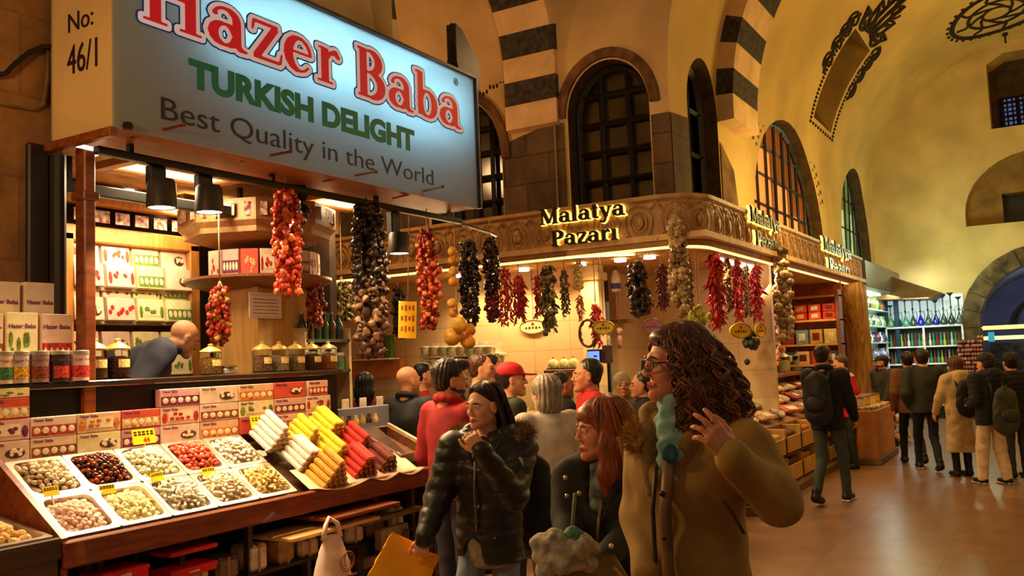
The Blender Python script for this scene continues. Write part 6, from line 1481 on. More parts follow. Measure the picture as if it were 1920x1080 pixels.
# ================================================================== people: bodies and clothes grown from distance fields
def V(*a): return np.array(a, float)
class Grow:
    """union of round cones and ellipsoids, blended smoothly, cut by planes, turned into one surface"""
    def __init__(s): s.ops = []; s.lo = V(9, 9, 9); s.hi = V(-9, -9, -9); s.M = np.eye(4)
    def P(s, p): return s.M[:3, :3] @ np.asarray(p, float) + s.M[:3, 3]
    def sc(s): return np.linalg.norm(s.M[:3, 0])
    def _bb(s, lo, hi): s.lo = np.minimum(s.lo, lo); s.hi = np.maximum(s.hi, hi)
    def rc(s, a, b, ra, rb=None, k=.02, flat=None, sub=False):
        a, b = s.P(a), s.P(b); rb = ra if rb is None else rb; q = s.sc(); ra, rb, k = ra * q, rb * q, k * q
        m = max(ra, rb) * (1.0 if flat is None else max(1, flat[1]))
        lo, hi = np.minimum(a, b) - m, np.maximum(a, b) + m
        if not sub: s._bb(lo, hi)
        if flat is not None: flat = (s.M[:3, :3] @ np.asarray(flat[0], float) / q, flat[1])
        s.ops.append(('rc', a, b, ra, rb, k, flat, sub, lo, hi)); return s
    def chain(s, pts, rs, k=.02, flat=None):
        for i in range(len(pts) - 1): s.rc(pts[i], pts[i + 1], rs[i], rs[i + 1], k, flat)
        return s
    def ell(s, c, r, k=.02, sub=False, rot=None):
        c = s.P(c); q = s.sc(); r = np.asarray(r, float) * q; Rm = s.M[:3, :3] / q
        if rot is not None: Rm = Rm @ rot
        m = max(r); lo, hi = c - m, c + m
        if not sub: s._bb(lo, hi)
        s.ops.append(('ell', c, r, Rm, k * q, sub, lo, hi)); return s
    def cut(s, n, p):
        """keep the side the normal n points away from"""
        n = s.M[:3, :3] @ np.asarray(n, float); n /= np.linalg.norm(n); s.ops.append(('cut', n, s.P(p))); return s
    def grow(s, h, noise=None):
        lo = s.lo - 3 * h; n = np.ceil((s.hi + 3 * h - lo) / h).astype(int) + 1
        f = np.full(tuple(n), .5, np.float32)
        ax = [lo[i] + h * np.arange(n[i], dtype=np.float32) for i in range(3)]
        for o in s.ops:
            if o[0] == 'cut':
                d = (ax[0] * o[1][0])[:, None, None] + (ax[1] * o[1][1])[None, :, None] + (ax[2] * o[1][2])[None, None, :] - np.float32(o[1] @ o[2])
                np.maximum(f, d, out=f); continue
            k = o[5] if o[0] == 'rc' else o[4]; m = k + 2.5 * h
            i0 = np.maximum(0, np.floor((o[-2] - m - lo) / h).astype(int)); i1 = np.minimum(n, np.ceil((o[-1] + m - lo) / h).astype(int) + 1)
            if (i1 <= i0).any(): continue
            sl_ = tuple(slice(i0[i], i1[i]) for i in range(3))
            X = ax[0][sl_[0]][:, None, None]; Y = ax[1][sl_[1]][None, :, None]; Z = ax[2][sl_[2]][None, None, :]
            if o[0] == 'rc':
                _, a, b, ra, rb, k, fl, sub, _, _ = o
                px, py, pz = X - a[0], Y - a[1], Z - a[2]; ba = b - a; L2 = ba @ ba
                if fl is not None:
                    u, g = fl; w_ = (px * u[0] + py * u[1] + pz * u[2]); tt = ba @ u; g1 = 1 / g - 1
                    if L2 > 0: t = np.clip((px * ba[0] + py * ba[1] + pz * ba[2]) / L2, 0, 1)
                    else: t = np.zeros_like(w_)
                    w2 = (w_ - t * tt) * g1
                    qx, qy, qz = px - t * ba[0] + w2 * u[0], py - t * ba[1] + w2 * u[1], pz - t * ba[2] + w2 * u[2]
                    d = (np.sqrt(qx * qx + qy * qy + qz * qz) - (ra + (rb - ra) * t)) * min(1, g)
                else:
                    t = np.clip((px * ba[0] + py * ba[1] + pz * ba[2]) / L2, 0, 1) if L2 > 1e-12 else np.zeros(np.broadcast(px, py, pz).shape, np.float32)
                    qx, qy, qz = px - t * ba[0], py - t * ba[1], pz - t * ba[2]
                    d = np.sqrt(qx * qx + qy * qy + qz * qz) - (ra + (rb - ra) * t)
            else:
                _, c, r, Rm, k, sub, _, _ = o
                px, py, pz = X - c[0], Y - c[1], Z - c[2]
                q = [(px * Rm[0, j] + py * Rm[1, j] + pz * Rm[2, j]) / r[j] for j in range(3)]
                k0 = np.sqrt(q[0] ** 2 + q[1] ** 2 + q[2] ** 2); k1 = np.sqrt((q[0] / r[0]) ** 2 + (q[1] / r[1]) ** 2 + (q[2] / r[2]) ** 2)
                d = k0 * (k0 - 1) / np.maximum(k1, 1e-6)
            g = f[sl_]
            if sub:
                hh = np.maximum(k - np.abs(g + d), 0) / max(k, 1e-6); f[sl_] = np.maximum(g, -d) + hh * hh * k * .25
            else:
                hh = np.maximum(k - np.abs(g - d), 0) / max(k, 1e-6); f[sl_] = np.minimum(g, d) - hh * hh * k * .25
        if noise is not None:
            f += noise(ax[0][:, None, None], ax[1][None, :, None], ax[2][None, None, :])
        f[0] = f[-1] = .5; f[:, 0] = f[:, -1] = .5; f[:, :, 0] = f[:, :, -1] = .5
        v, q = surfnet(f)
        return lo + v * h, q
def wrinkle(a, fq=24, ph=0):
    return lambda X, Y, Z: (a * np.sin(fq * X + 1.7 * np.sin(fq * .6 * Z + ph)) * np.sin(fq * .8 * Y + 1.3 + ph) * np.sin(fq * .9 * Z + .7 * np.sin(fq * X))).astype(np.float32)
def quilt(a, per, b=.003):
    return lambda X, Y, Z: (-a * np.abs(np.sin(PI * (Z + .15 * np.sin(7 * X) * .1 + 0 * X) / per)) + b * np.sin(40 * X + 3 * np.sin(30 * Z)) * np.sin(36 * Y + 20 * Z)).astype(np.float32)
def strands(a, c, fq=26, zf=10):
    return lambda X, Y, Z: (a * np.sin(fq * np.arctan2(Y - c[1], X - c[0]) + 1.5 * np.sin(zf * Z)) + a * .6 * np.sin(2.3 * fq * np.arctan2(Y - c[1], X - c[0]) - 4 * Z)).astype(np.float32)
def curls(a, fq=70):
    return lambda X, Y, Z: (a * np.sin(fq * X + 2 * np.sin(fq * .5 * Z)) * np.sin(fq * Y + 2 * np.sin(fq * .45 * X)) + a * .8 * np.sin(fq * .7 * Z + 3 * np.sin(fq * .4 * Y))).astype(np.float32)
SKIN = [(232, 168, 128), (206, 140, 100), (190, 122, 84), (226, 150, 112)]
def skin(i): return M(SKIN[i], .5, noise=.06, scale=30, sub=.08)
eyew = M((226, 214, 200), .25, noise=0); iris = M((50, 34, 24), .2, noise=0)
HAIR = {'black': (26, 20, 18), 'dark': (44, 28, 20), 'brown': (78, 46, 28), 'grey': (140, 128, 112), 'ginger': (150, 70, 26), 'stubble': (70, 48, 36)}
_hm = {}
def hairm(c):
    if c in _hm: return _hm[c]
    k = HAIR.get(c, c); m = woodmat(tuple(min(255, int(q * 1.25)) for q in k), tuple(int(q * .7) for q in k), .42, 'Z', 26); _hm[c] = m
    return m
def locks(parent, TH, prof, n, c, r=.006, wave=.004, turns=2.0, th0=.95, shift=-.05, zr=(.125, -.24), seed=3, part=0, lenj=.25, flat=1.0, clump=9):
    """locks of hair lying over the hair mass, from the parting down; prof: (z, radius) pairs"""
    rr = random.Random(seed); mb = MB(); Z = [p[0] for p in prof][::-1]; Q = [p[1] for p in prof][::-1]
    C_ = [(rr.uniform(-PI, PI), rr.uniform(0, 6), rr.uniform(0, 6), turns * rr.uniform(.75, 1.25), rr.uniform(.94, 1.07), zr[1] * (1 - rr.uniform(0, lenj))) for _ in range(max(1, n // clump))]
    for k in range(n):
        th, ph, ph2, tn, ra, z1 = C_[k % len(C_)]; th += rr.gauss(0, .07); ph += rr.gauss(0, .3); ph2 += rr.gauss(0, .3); ra *= rr.uniform(.97, 1.03); z1 *= rr.uniform(.93, 1); pts = []
        N = 30
        for q in range(N):
            f = q / (N - 1); z = zr[0] + (z1 - zr[0]) * f; rad = float(np.interp(z, Z, Q)) * ra
            lim = th0 * min(1, max(0, (.085 - z) / .05)); a = th if abs(th) > lim else math.copysign(lim, th if th else 1)
            w_ = wave * min(1, f * 3); a2 = a + w_ * math.sin(ph + 2 * PI * tn * f) / max(rad, .03); rd = rad + w_ * .7 * math.cos(ph2 + 2 * PI * tn * f)
            cx = shift * min(1, max(0, (.10 - z) / .2)) - .02
            pts.append((cx + rd * math.cos(a2), rd * flat * math.sin(a2), z))
        mb.tube(pts, [r * (1.1 - .75 * (q / (N - 1)) ** 2) for q in range(N)], 4)
    o = mb.build('hair_locks', hairm(c), parent, 'all', kind='stuff'); o.matrix_local = TH; return o
def head_prims(g, fem, beardless=True):
    bm_ = .6 if fem else 1
    g.ell((-.018, 0, .032), (.094, .075, .086), .01)
    g.ell((.020, 0, -.028), (.066, .060 if fem else .064, .080), .03)
    for s in (-1, 1):
        g.rc((.064, 0, -.094 + .004 * fem), (.0, s * (.045 if fem else .05), -.052), .018 if fem else .024, .020, .02)
        g.ell((.050, s * .034, -.022), (.027, .022, .024), .02)
        g.rc((.080 - .003 * fem, 0, .022), (.066 - .003 * fem, s * .042, .021), .012 if fem else .013, .009 if fem else .011, .014)
    g.rc((.078, 0, -.096), (.07, 0, -.096), .014 if fem else .018, .014, .02)
    for s in (-1, 1): g.ell((.100, s * .032, .001), (.020, .018, .011), .010, True)
    g.rc((.086, 0, .012), (.108 - .004 * fem, 0, -.026), .0065, .0105 - .0015 * fem, .012)
    for s in (-1, 1): g.ell((.097, s * .011, -.031), (.011, .008, .008), .006)
    for s in (-1, 1):
        g.rc((.081, s * .021, -.0615), (.0905, 0, -.0585), .0045, .006, .005); g.rc((.081, s * .020, -.0655), (.0895, 0, -.0695), .005, .007, .005)
        g.rc((.086, s * .031, .0085), (.078, s * .045, .006), .004, .004, .006); g.rc((.087, s * .022, .006), (.086, s * .034, .0088), .004, .004, .006)
        g.ell((-.004, s * .077, -.008), (.020, .008, .031), .008)
        g.ell((.002, s * .083, -.006), (.010, .005, .018), .004, True)
def hand_prims(g, W, d, n, side, curl=(.3, .3, .3, .3), spread=.1, s=1.0, thumb=.5):
    """W wrist, d along the palm, n out of the palm, side = direction of the thumb"""
    W, d, n, t = [np.asarray(q, float) for q in (W, d, n, side)]
    d /= np.linalg.norm(d); n = n - d * (n @ d); n /= np.linalg.norm(n); t = t - d * (t @ d) - n * (t @ n); t /= np.linalg.norm(t)
    lens = (.070, .078, .072, .056)
    for i in range(4):
        o = (.030 - .020 * i) * s; kn = W + d * (.088 - .004 * abs(i - 1)) * s + t * o
        g.rc(W + t * o * .6 + d * .005, kn, .015 * s, .0115 * s, .012)
        c = curl[i]; p = kn; ang = 0; L = lens[i] * s; fd = d + t * (o * spread / .03)
        for j, fr in enumerate((.46, .30, .24)):
            ang += c * (1.0, 1.15, .8)[j]; e = p + (fd * math.cos(ang) + n * math.sin(ang)) / np.linalg.norm(fd) * L * fr
            g.rc(p, e, (.0092 - .0008 * j) * s, (.0084 - .0008 * j) * s, .0035); p = e
    p0 = W + d * .02 * s + t * .026 * s; p1 = W + d * .055 * s + t * .050 * s + n * .012 * s
    p2 = p1 + (d * .9 + t * (.45 - thumb * .6) + n * thumb) * .034 * s; p3 = p2 + (d * 1 - t * .35 * thumb + n * thumb * .8) * .026 * s
    g.rc(p0, p1, .016 * s, .0115 * s, .012); g.rc(p1, p2, .0105 * s, .0095 * s, .004); g.rc(p2, p3, .0095 * s, .008 * s, .004)
def hmat(c, yaw=0, pitch=0, roll=0, s=1.0):
    m = (Matrix.Translation(c) @ Euler((0, 0, yaw)).to_matrix().to_4x4() @ Matrix.Rotation(-pitch * -1, 4, 'Y') @ Matrix.Rotation(roll, 4, 'X') @ Matrix.Scale(s, 4))
    return np.array(m)
def person(label, pos, face, H, hy=0, hp=0, hr=0, hs=None, fem=False, h=.012, sk=0, hair='short', hc='dark', top=None, legs=None, shoes=(24, 20, 18), armL='down', armR='down', stance='stand', lean=0, wide=1.0, extra=None, headc=None):
    """face: world heading in degrees; hy/hp: head turn and tilt; top: dict(c,th,hem,style); legs: dict(c,style)"""
    s = H / 1.75; hs = hs or s
    root = thing('person', label, 'person', (pos[0], pos[1], 0), math.radians(face))
    Ri = np.array(root.rotation_euler.to_matrix()).T
    def toL(p): return Ri @ (np.asarray(p, float) - V(pos[0], pos[1], 0))
    top = dict(dict(c=(30, 28, 26), th=.022, hem=.80, style='jacket', r=.75, sleeve=True), **(top or {})); legs = dict(dict(c=(36, 40, 52), style='trousers'), **(legs or {}))
    L = lambda x, y, z: V(x + lean * max(0, z - .95), y, z) * s
    pelvis, waist, chest, nb = L(0, 0, .95), L(0, 0, 1.12), L(0, 0, 1.30), L(-.015, 0, 1.465)
    hc_ = L(.025, 0, 1.75) - V(0, 0, .118 * hs) if headc is None else toL(headc)
    if headc is not None: nb = nb * .6 + (hc_ - V(.05, 0, .17) * hs) * .4
    HM = hmat(hc_, math.radians(hy), math.radians(hp), math.radians(hr), hs)
    sw = (.165 if fem else .185) * wide
    sh = {q: L(-.0, sg * sw, 1.415) for q, sg in (('L', 1), ('R', -1))}
    AR = {'down': ((-.03, .235, 1.13), (.04, .245, .875), (.15, 0, -1), (0, -1, 0)), 'bent': ((-.04, .24, 1.12), (.20, .15, 1.06), (1, -.3, .1), (0, -.6, -.7)), 'fwd': ((.10, .23, 1.16), (.34, .16, 1.14), (1, -.2, 0), (0, -.3, -1)),
          'pocket': ((-.09, .27, 1.12), (.06, .20, .93), (.6, -.2, -.7), (0, -1, 0)), 'up': ((.12, .22, 1.2), (.22, .08, 1.42), (.3, -.3, 1), (-1, 0, 0)), 'back': ((-.14, .24, 1.14), (-.12, .25, .9), (.1, 0, -1), (0, -1, 0)), 'front': ((.10, .22, 1.14), (.24, .22, .93), (.5, 0, -1), (0, -1, 0))}
    arms = {}
    for q, a, sg in (('L', armL, 1), ('R', armR, -1)):
        if isinstance(a, str):
            e, w_, d, n = AR[a]; f_ = lambda p: V(p[0], sg * p[1], p[2])
            arms[q] = dict(e=L(*f_(e)), w=L(*f_(w_)), d=f_(d), n=f_(n), curl=(.35,) * 4, side=V(.9, 0, .1) if a in ('down', 'back', 'front', 'pocket') else V(0, -sg * .3, 1))
        else:
            b = dict(a)
            for kk in ('e', 'w'): b[kk] = toL(b[kk])
            for kk in ('d', 'n', 'side'): b[kk] = Ri @ np.asarray(b[kk], float)
            if 's' in b: sh[q] = toL(b['s'])
            arms[q] = b
    ST = {'stand': (((.0, .09), (.02, .095)), ((.0, -.09), (.02, -.095))), 'walk': (((.26, .08), (.19, .09)), ((-.28, -.08), (.0, -.09))), 'walk2': (((-.26, .08), (.0, .09)), ((.24, -.08), (.18, -.09))), 'wide': (((.06, .14), (.05, .12)), ((-.08, -.12), (.02, -.12)))}
    lg = {}
    for q, ((ax_, ay), (kx, ky)) in zip('LR', ST[stance]):
        lift = .05 if ax_ < -.2 else 0
        lg[q] = dict(h=L(0, .085 if q == 'L' else -.085, .92), k=L(kx, ky, .48), a=L(ax_, ay, .085 + lift), lift=lift)
    # ---- skin: one continuous surface
    g = Grow()
    g.ell(pelvis, V(.10, .15, .12) * s, .03); g.ell(waist, V(.085, .125, .15) * s, .05); g.ell(chest, V(.10, .145, .17) * s, .06)
    g.rc(sh['L'], sh['R'], .045 * s, .045 * s, .05); g.rc(nb - V(0, 0, .03) * s, nb, .06 * s, .052 * s, .04)
    hb = HM[:3, :3] @ V(-.030, 0, -.055) + HM[:3, 3]; g.rc(nb, hb, (.050 if fem else .058) * s, (.047 if fem else .054) * s, .03)
    for q in 'LR':
        a = arms[q]; g.rc(sh[q], a['e'], .045 * s, .037 * s, .03); g.rc(a['e'], a['w'], .037 * s, .024 * s, .02)
        hand_prims(g, a['w'], a['d'], a['n'], a['side'], a.get('curl', (.35,) * 4), a.get('spread', .1), .95 * hs / 1.0, a.get('thumb', .5))
        l = lg[q]; g.rc(l['h'], l['k'], .075 * s, .052 * s, .03); g.rc(l['k'], l['a'], .05 * s, .036 * s, .02)
        g.rc(l['a'] - V(0, 0, .03) * s, l['a'] + V(.13, 0, -.045) * s, .032 * s, .025 * s, .02)
    g.M = HM; head_prims(g, fem); g.M = np.eye(4)
    v, f = g.grow(h)
    HI = np.linalg.inv(HM); c = v[f].mean(1) @ HI[:3, :3].T + HI[:3, 3]
    mi = ((np.abs(c[:, 1]) < .021) & (c[:, 0] > .08) & (np.abs(c[:, 2] + .064) < .0105 - .22 * np.abs(c[:, 1]))).astype(int)
    lipc = M((186, 84, 76) if fem else (170, 100, 80), .4, noise=.05)
    put('body', np_mesh('body', v, f, [skin(sk), lipc], True, mi), root)
    TH = Matrix([list(r) for r in HM])
    if h < .0095:
        for sg in (-1, 1):
            e = MB().ell((0, 0, 0), (.0125, .0125, .0125), 14, 10).build('eye', eyew, root, 'all'); e.matrix_local = TH @ Matrix.Translation((.077, sg * .031, .0015))
            ir = MB().ell((.0085, 0, 0), (.0052, .0062, .0062), 12, 6).build('iris', iris, e, 'all')
            b = MB().tube([(.091, sg * .014, .0205), (.090, sg * .03, .0255), (.078, sg * .047, .020)], [.003, .0042, .002], 6).build('eyebrow', hairm(hc), root, 'all'); b.matrix_local = TH
    elif h < .0125:
        for sg in (-1, 1):
            e = MB().ell((.080, sg * .031, .0015), (.010, .012, .007), 8, 6).build('eye', iris, root, 'all'); e.matrix_local = TH
            b = MB().tube([(.092, sg * .012, .0225), (.090, sg * .03, .0275), (.078, sg * .047, .022)], [.004, .005, .003], 5).build('eyebrow', hairm(hc if hair != 'bald' else 'stubble'), root, 'all'); b.matrix_local = TH
    # ---- trousers or skirt
    th = .016 * s; hw = max(h, .007)
    if legs['style'] != 'none':
        g = Grow(); g.ell(pelvis, V(.115, .165, .13) * s, .03); wd = legs.get('w', 1.0)
        for q in 'LR':
            l = lg[q]; g.rc(l['h'], l['k'], .088 * s, .064 * s * wd, .03); g.rc(l['k'], l['a'] + V(0, 0, .0) * s, .062 * s * wd, .050 * s * wd, .02)
        if legs['style'] == 'skirt':
            g.rc(pelvis, L(0, 0, legs['hem'] + .1), .15 * s, .20 * s, .04); g.cut((0, 0, -1), L(0, 0, legs['hem']))
        else:
            zc = (L(0, 0, .055))[2]; g.cut((0, 0, -1), (0, 0, zc))
        v, f = g.grow(hw, wrinkle(.006 * s, 26)); put('trousers' if legs['style'] == 'trousers' else 'skirt', np_mesh('legwear', v, f, M(legs['c'], .85, noise=.12, scale=12)), root)
    for q in 'LR':
        l = lg[q]; a = l['a']; g = Grow(); zf = l['lift'] * s
        g.rc((a[0] - .03 * s, a[1], .045 * s + zf), (a[0] + .15 * s, a[1], .036 * s + zf * .2), .048 * s, .04 * s, .02); g.rc((a[0] - .01 * s, a[1], .05 * s + zf), (a[0], a[1], (.12 if not legs.get('boots') else legs['boots']) * s + zf), .05 * s, .047 * s, .02)
        g.cut((0, 0, -1), (0, 0, .004)); v, f = g.grow(max(h, .01)); sh_ = put('shoe', np_mesh('shoe', v, f, M(shoes, .5, noise=.1)), root)
        if legs.get('sole') and not zf:
            MB().box((a[0] + .06 * s, a[1], .014), (.27 * s, .09 * s, .022), .01).build('sole', M((220, 210, 190), .6), sh_)
    # ---- upper garment
    st = top['style']; th = top['th'] * s; g = Grow(); hem = top['hem']
    up = (V(1, 0, 0), .74)
    fl = ((1, 0, 0), top['r'])
    g.ell(chest, V(.112 + top['th'], .158 + top['th'], .185) * V(1, wide, 1) * s, .05); g.rc(sh['L'] - V(0, .0, .012), sh['R'] - V(0, 0, .012), .055 * s + th * .8, None, .05)
    flare = top.get('flare', 0)
    g.rc(L(0, 0, 1.22), L(.0, 0, hem - .02), (.145 * wide) * s + th, (.158 * wide + flare) * s + th, .05, ((1, 0, 0), top['r']))
    if fem: g.ell(L(.075, 0, 1.26), V(.06, .12, .075) * s, .05)
    if top.get('belly'): g.ell(L(.07, 0, 1.08), V(.11, .15, .16) * s, .05)
    g.cut((0, 0, -1), L(0, 0, hem))
    if top.get('notch'): g.ell(L(*top['notch'][:3]), V(*top['notch'][3:]) * s, .015, True)
    for q in 'LR':
        a = arms[q]; w2 = a['w'] + (a['w'] - a['e']) / np.linalg.norm(a['w'] - a['e']) * .0
        if top['sleeve'] is True:
            g.rc(sh[q], a['e'], .056 * s + th, .046 * s + th * .9, .03); g.rc(a['e'], w2, .046 * s + th * .9, .034 * s + th * .55, .025)
        else: g.rc(sh[q], a['e'] * .75 + sh[q] * .25, .058 * s + th, .055 * s + th, .03)
    ck = top.get('collar', 'low')
    if ck == 'high':
        for k in range(12):
            a0, a1 = 2 * PI * k / 12, 2 * PI * (k + 1) / 12
            if top.get('vneck') and (k in (11, 0)): continue
            cp = lambda t_: nb + V(.072 * math.cos(t_) + .006, .08 * math.sin(t_), .03 - .02 * math.cos(t_)) * s
            g.rc(cp(a0), cp(a1), .024 * s, .024 * s, .02)
    elif ck == 'low':
        g.rc(nb - V(0, 0, .05) * s, nb - V(0, 0, .018) * s, .078 * s + th * .4, .060 * s + th * .4, .04)
    if top.get('vopen'):
        vd = top['vopen']; g.ell(nb + V(.14, 0, -.02) * s, V(.10, .055, vd) * s, .03, True)
    if ck == 'hood':
        for k in range(9):
            t0, t1 = PI * (.28 + 1.44 * k / 9), PI * (.28 + 1.44 * (k + 1) / 9)
            cp = lambda t_: nb + V(.10 * math.cos(t_) - .01, .115 * math.sin(t_), .01 - .03 * math.cos(t_)) * s
            g.rc(cp(t0), cp(t1), .036 * s, .036 * s, .03)
        g.ell(nb + V(-.12, 0, -.03) * s, V(.06, .11, .10) * s, .05)
    nz = quilt(.007 * s, .075 * s) if st == 'puffer' else wrinkle((.009 if st == 'coat' else .007) * s, 22, H * 7)
    v, f = g.grow(hw, nz)
    mi = None; mats = [M(top['c'], top.get('rough', .8), noise=.11, scale=11, bump=.12)]
    if top.get('stripe'):   # knitted or printed trim
        mats.append(M(top['stripe'], .8)); c = v[f].mean(1); mi = ((c[:, 2] > nb[2] - .03 * s)).astype(int)
    nm = {'puffer': 'puffer_jacket', 'coat': 'coat', 'jacket': 'jacket', 'sweater': 'sweater', 'shirt': 'shirt', 'vest': 'vest'}[st]
    tp = put(nm, np_mesh(nm, v, f, mats, True, mi), root)
    if st == 'vest':
        for q in 'LR':
            a = arms[q]; g = Grow(); g.rc(sh[q], a['e'], .062 * s, .05 * s, .02); g.rc(a['e'], a['w'], .05 * s, .038 * s, .02); v, f = g.grow(hw, wrinkle(.005, 30)); put('sleeve', np_mesh('sleeve', v, f, M(top['arm'], .8, noise=.15)), root)
    # ---- hair or headgear
    g = Grow(); g.M = HM; hm_ = hairm(hc); nzh = None; cc = HM[:3, 3]; hn = None
    if hair in ('short', 'cap', 'flatcap', 'beanie'):
        g.ell((-.032, 0, .042), (.096, .081, .088), .01); g.ell((-.05, 0, -.01), (.058, .072, .07), .02)
        g.ell((.075, 0, -.045), (.075, .12, .085), .006, True); hn = strands(.0025, cc, 30, 20)
    elif hair == 'quiff':
        g.ell((-.030, 0, .046), (.098, .082, .089), .01); g.ell((-.05, 0, -.01), (.058, .074, .07), .02); g.ell((.045, 0, .105), (.055, .06, .032), .02)
        g.ell((.075, 0, -.045), (.075, .12, .085), .006, True); hn = strands(.004, cc, 24, 30)
    elif hair == 'bob':
        g.ell((-.026, 0, .036), (.103, .092, .094), .01); g.ell((-.05, 0, -.06), (.07, .092, .09), .03); g.ell((.085, 0, -.05), (.085, .070, .10), .01, True); hn = strands(.004, cc, 22, 12)
    elif hair == 'long':
        g.ell((-.026, 0, .040), (.100, .086, .092), .01); g.ell((-.055, 0, -.05), (.062, .09, .10), .03)
        g.rc((-.07, 0, -.06), (-.10, 0, -.27), .068, .062, .04, ((1, 0, 0), .75)); g.ell((.085, 0, -.05), (.085, .075, .095), .01, True); hn = strands(.004, cc, 26, 8)
    elif hair == 'scarf':
        g.ell((-.016, 0, .034), (.104, .088, .096), .01); g.ell((-.03, 0, -.09), (.085, .09, .10), .04); g.ell((.115, 0, -.02), (.06, .056, .078), .02, True)
    elif hair == 'fringe':
        g.ell((-.024, 0, .042), (.103, .088, .092), .01); g.ell((.052, 0, .060), (.046, .066, .040), .015)
        for sg in (-1, 1): g.chain([(-.0, sg * .076, .03), (.012, sg * .090, -.06), (.025, sg * .094, -.16), (.03, sg * .085, -.235)], [.034, .033, .030, .018], .03, ((0, 1, 0), .62))
        g.chain([(-.07, 0, .0), (-.085, 0, -.1), (-.085, 0, -.2)], [.075, .072, .05], .04, ((1, 0, 0), .7)); g.ell((.09, 0, -.055), (.075, .058, .098), .01, True)
    elif hair == 'pulled':
        g.ell((-.028, 0, .046), (.0965, .0815, .088), .01); g.ell((-.05, 0, .0), (.06, .076, .07), .02); g.ell((.072, 0, -.045), (.07, .12, .085), .006, True)
        g.chain([(-.09, -.01, -.0), (-.115, -.02, -.08), (-.12, -.035, -.2), (-.11, -.04, -.32)], [.05, .062, .062, .04], .04, ((1, 0, 0), .85)); g.chain([(-.06, -.06, -.03), (-.07, -.09, -.12), (-.06, -.10, -.24)], [.035, .045, .035], .03); hn = None
    elif hair == 'curly':
        g.ell((-.034, 0, .046), (.100, .090, .090), .02); g.ell((-.085, 0, -.05), (.088, .110, .11), .05); g.ell((-.10, 0, -.165), (.088, .118, .11), .05)
        g.chain([(-.03, .078, .03), (-.035, .092, -.08), (-.03, .092, -.2)], [.03, .042, .036], .03); g.chain([(-.03, -.078, .03), (-.035, -.092, -.08), (-.03, -.092, -.2)], [.03, .042, .036], .03)
        g.ell((.035, 0, .082), (.045, .065, .032), .02); g.ell((.10, 0, -.05), (.095, .066, .10), .012, True); hn = None
    if hair != 'bald':
        v, f = g.grow(max(min(h, .008), .0045), hn); put('headscarf' if hair == 'scarf' else 'hair', np_mesh('hair', v, f, hm_ if hair != 'scarf' else M(hc, .8, noise=.15)), root)
    elif h < .013: pass
    ex = extra or {}
    if hair in ('cap', 'flatcap', 'beanie'):
        g = Grow(); g.M = HM; cpm = M(ex.get('cap', (190, 26, 30)), .7, noise=.1)
        g.ell((-.018, 0, .055), (.106, .092, .078 if hair != 'flatcap' else .062), .01); g.cut((0, 0, -1), (0, 0, .035 if hair != 'beanie' else .02))
        if hair != 'beanie': g.rc((.07, 0, .040), (.115 if hair == 'flatcap' else .15, 0, .034), .055, .045, .02, ((0, 0, 1), .16))
        v, f = g.grow(max(min(h, .01), .005)); put('cap' if hair != 'beanie' else 'beanie', np_mesh('cap', v, f, cpm), root)
    if ex.get('beard'):
        g = Grow(); g.M = HM
        for sg in (-1, 1): g.rc((.072, 0, -.098), (.0, sg * .056, -.045), .024, .021, .02)
        g.ell((.05, 0, -.05), (.05, .06, .02), .02); g.ell((.10, 0, -.03), (.04, .04, .035), .01, True); v, f = g.grow(max(min(h, .008), .005)); put('beard', np_mesh('beard', v, f, hairm(ex['beard'])), root)
    root['_'] = 0; del root['_']
    return dict(root=root, toL=toL, nb=nb, s=s, HM=HM, TH=TH, chest=chest, sh=sh, arms=arms, L=L)
def fur(name, pts, r, n, ln, colr, parent, mat=None):
    """fur trim: a tube with many short soft tufts along a path (points in the parent's space)"""
    mb = MB(); mb.tube(pts, r, 8); P_ = [Vector(p) for p in pts]
    for k in range(n):
        i = R.randrange(len(P_) - 1); f = R.random(); p = P_[i].lerp(P_[i + 1], f); ax_ = (P_[i + 1] - P_[i]).normalized()
        d = Vector((R.gauss(0, 1), R.gauss(0, 1), R.gauss(0, 1))); d = (d - ax_ * d.dot(ax_) * .7).normalized(); b = p + d * r * .7
        t = ax_.cross(d).normalized() * .0018; e = b + d * ln * R.uniform(.6, 1.2) + ax_ * R.uniform(-.012, .012); m_ = b.lerp(e, .5)
        mb.add([b - t, b + t, m_ + t * .6, e, m_ - t * .6], [(0, 1, 2, 4), (4, 2, 3)])
    return put(name, mb.mesh(name, mat or M(colr, .8, noise=.3, scale=50), 'all'), parent)
def backpack(label, loc, face, w, d, h, c, tilt=0):
    t = thing('backpack', label, 'backpack', loc, math.radians(face)); g = Grow()
    g.chain([(-.0, 0, -h * .32), (0, 0, h * .3)], [w * .5, w * .44], .04, ((1, 0, 0), d / w)); v, f = g.grow(.01, wrinkle(.006, 30)); put('bag_body', np_mesh('bag_body', v, f, M(c, .6, noise=.2)), t)
    g = Grow(); g.ell((-d * .42, 0, -h * .15), (d * .25, w * .36, h * .2), .03); v, f = g.grow(.01); put('front_pocket', np_mesh('front_pocket', v, f, M(tuple(int(k * .8) for k in c), .6, noise=.2)), t)
    MB().tube([(-d * .2, -.03, h * .62), (-d * .2, 0, h * .7), (-d * .2, .03, h * .62)], .008, 6).build('carry_loop', M(c, .6), t, 'all')
    return t
def straps(p, w, cx, col_=(24, 20, 18)):
    s = p['s']; mb = MB()
    for sg in (-1, 1): mb.tube([V(-.15, sg * .07, 1.12) * s, V(-.165, sg * .085, 1.3) * s, V(-.10, sg * .095, 1.45) * s, V(.05, sg * .105, 1.46) * s, V(.145, sg * .115, 1.3) * s], .018 * s, 6)
    return mb.build('shoulder_strap', M(col_, .6), cx, 'all')
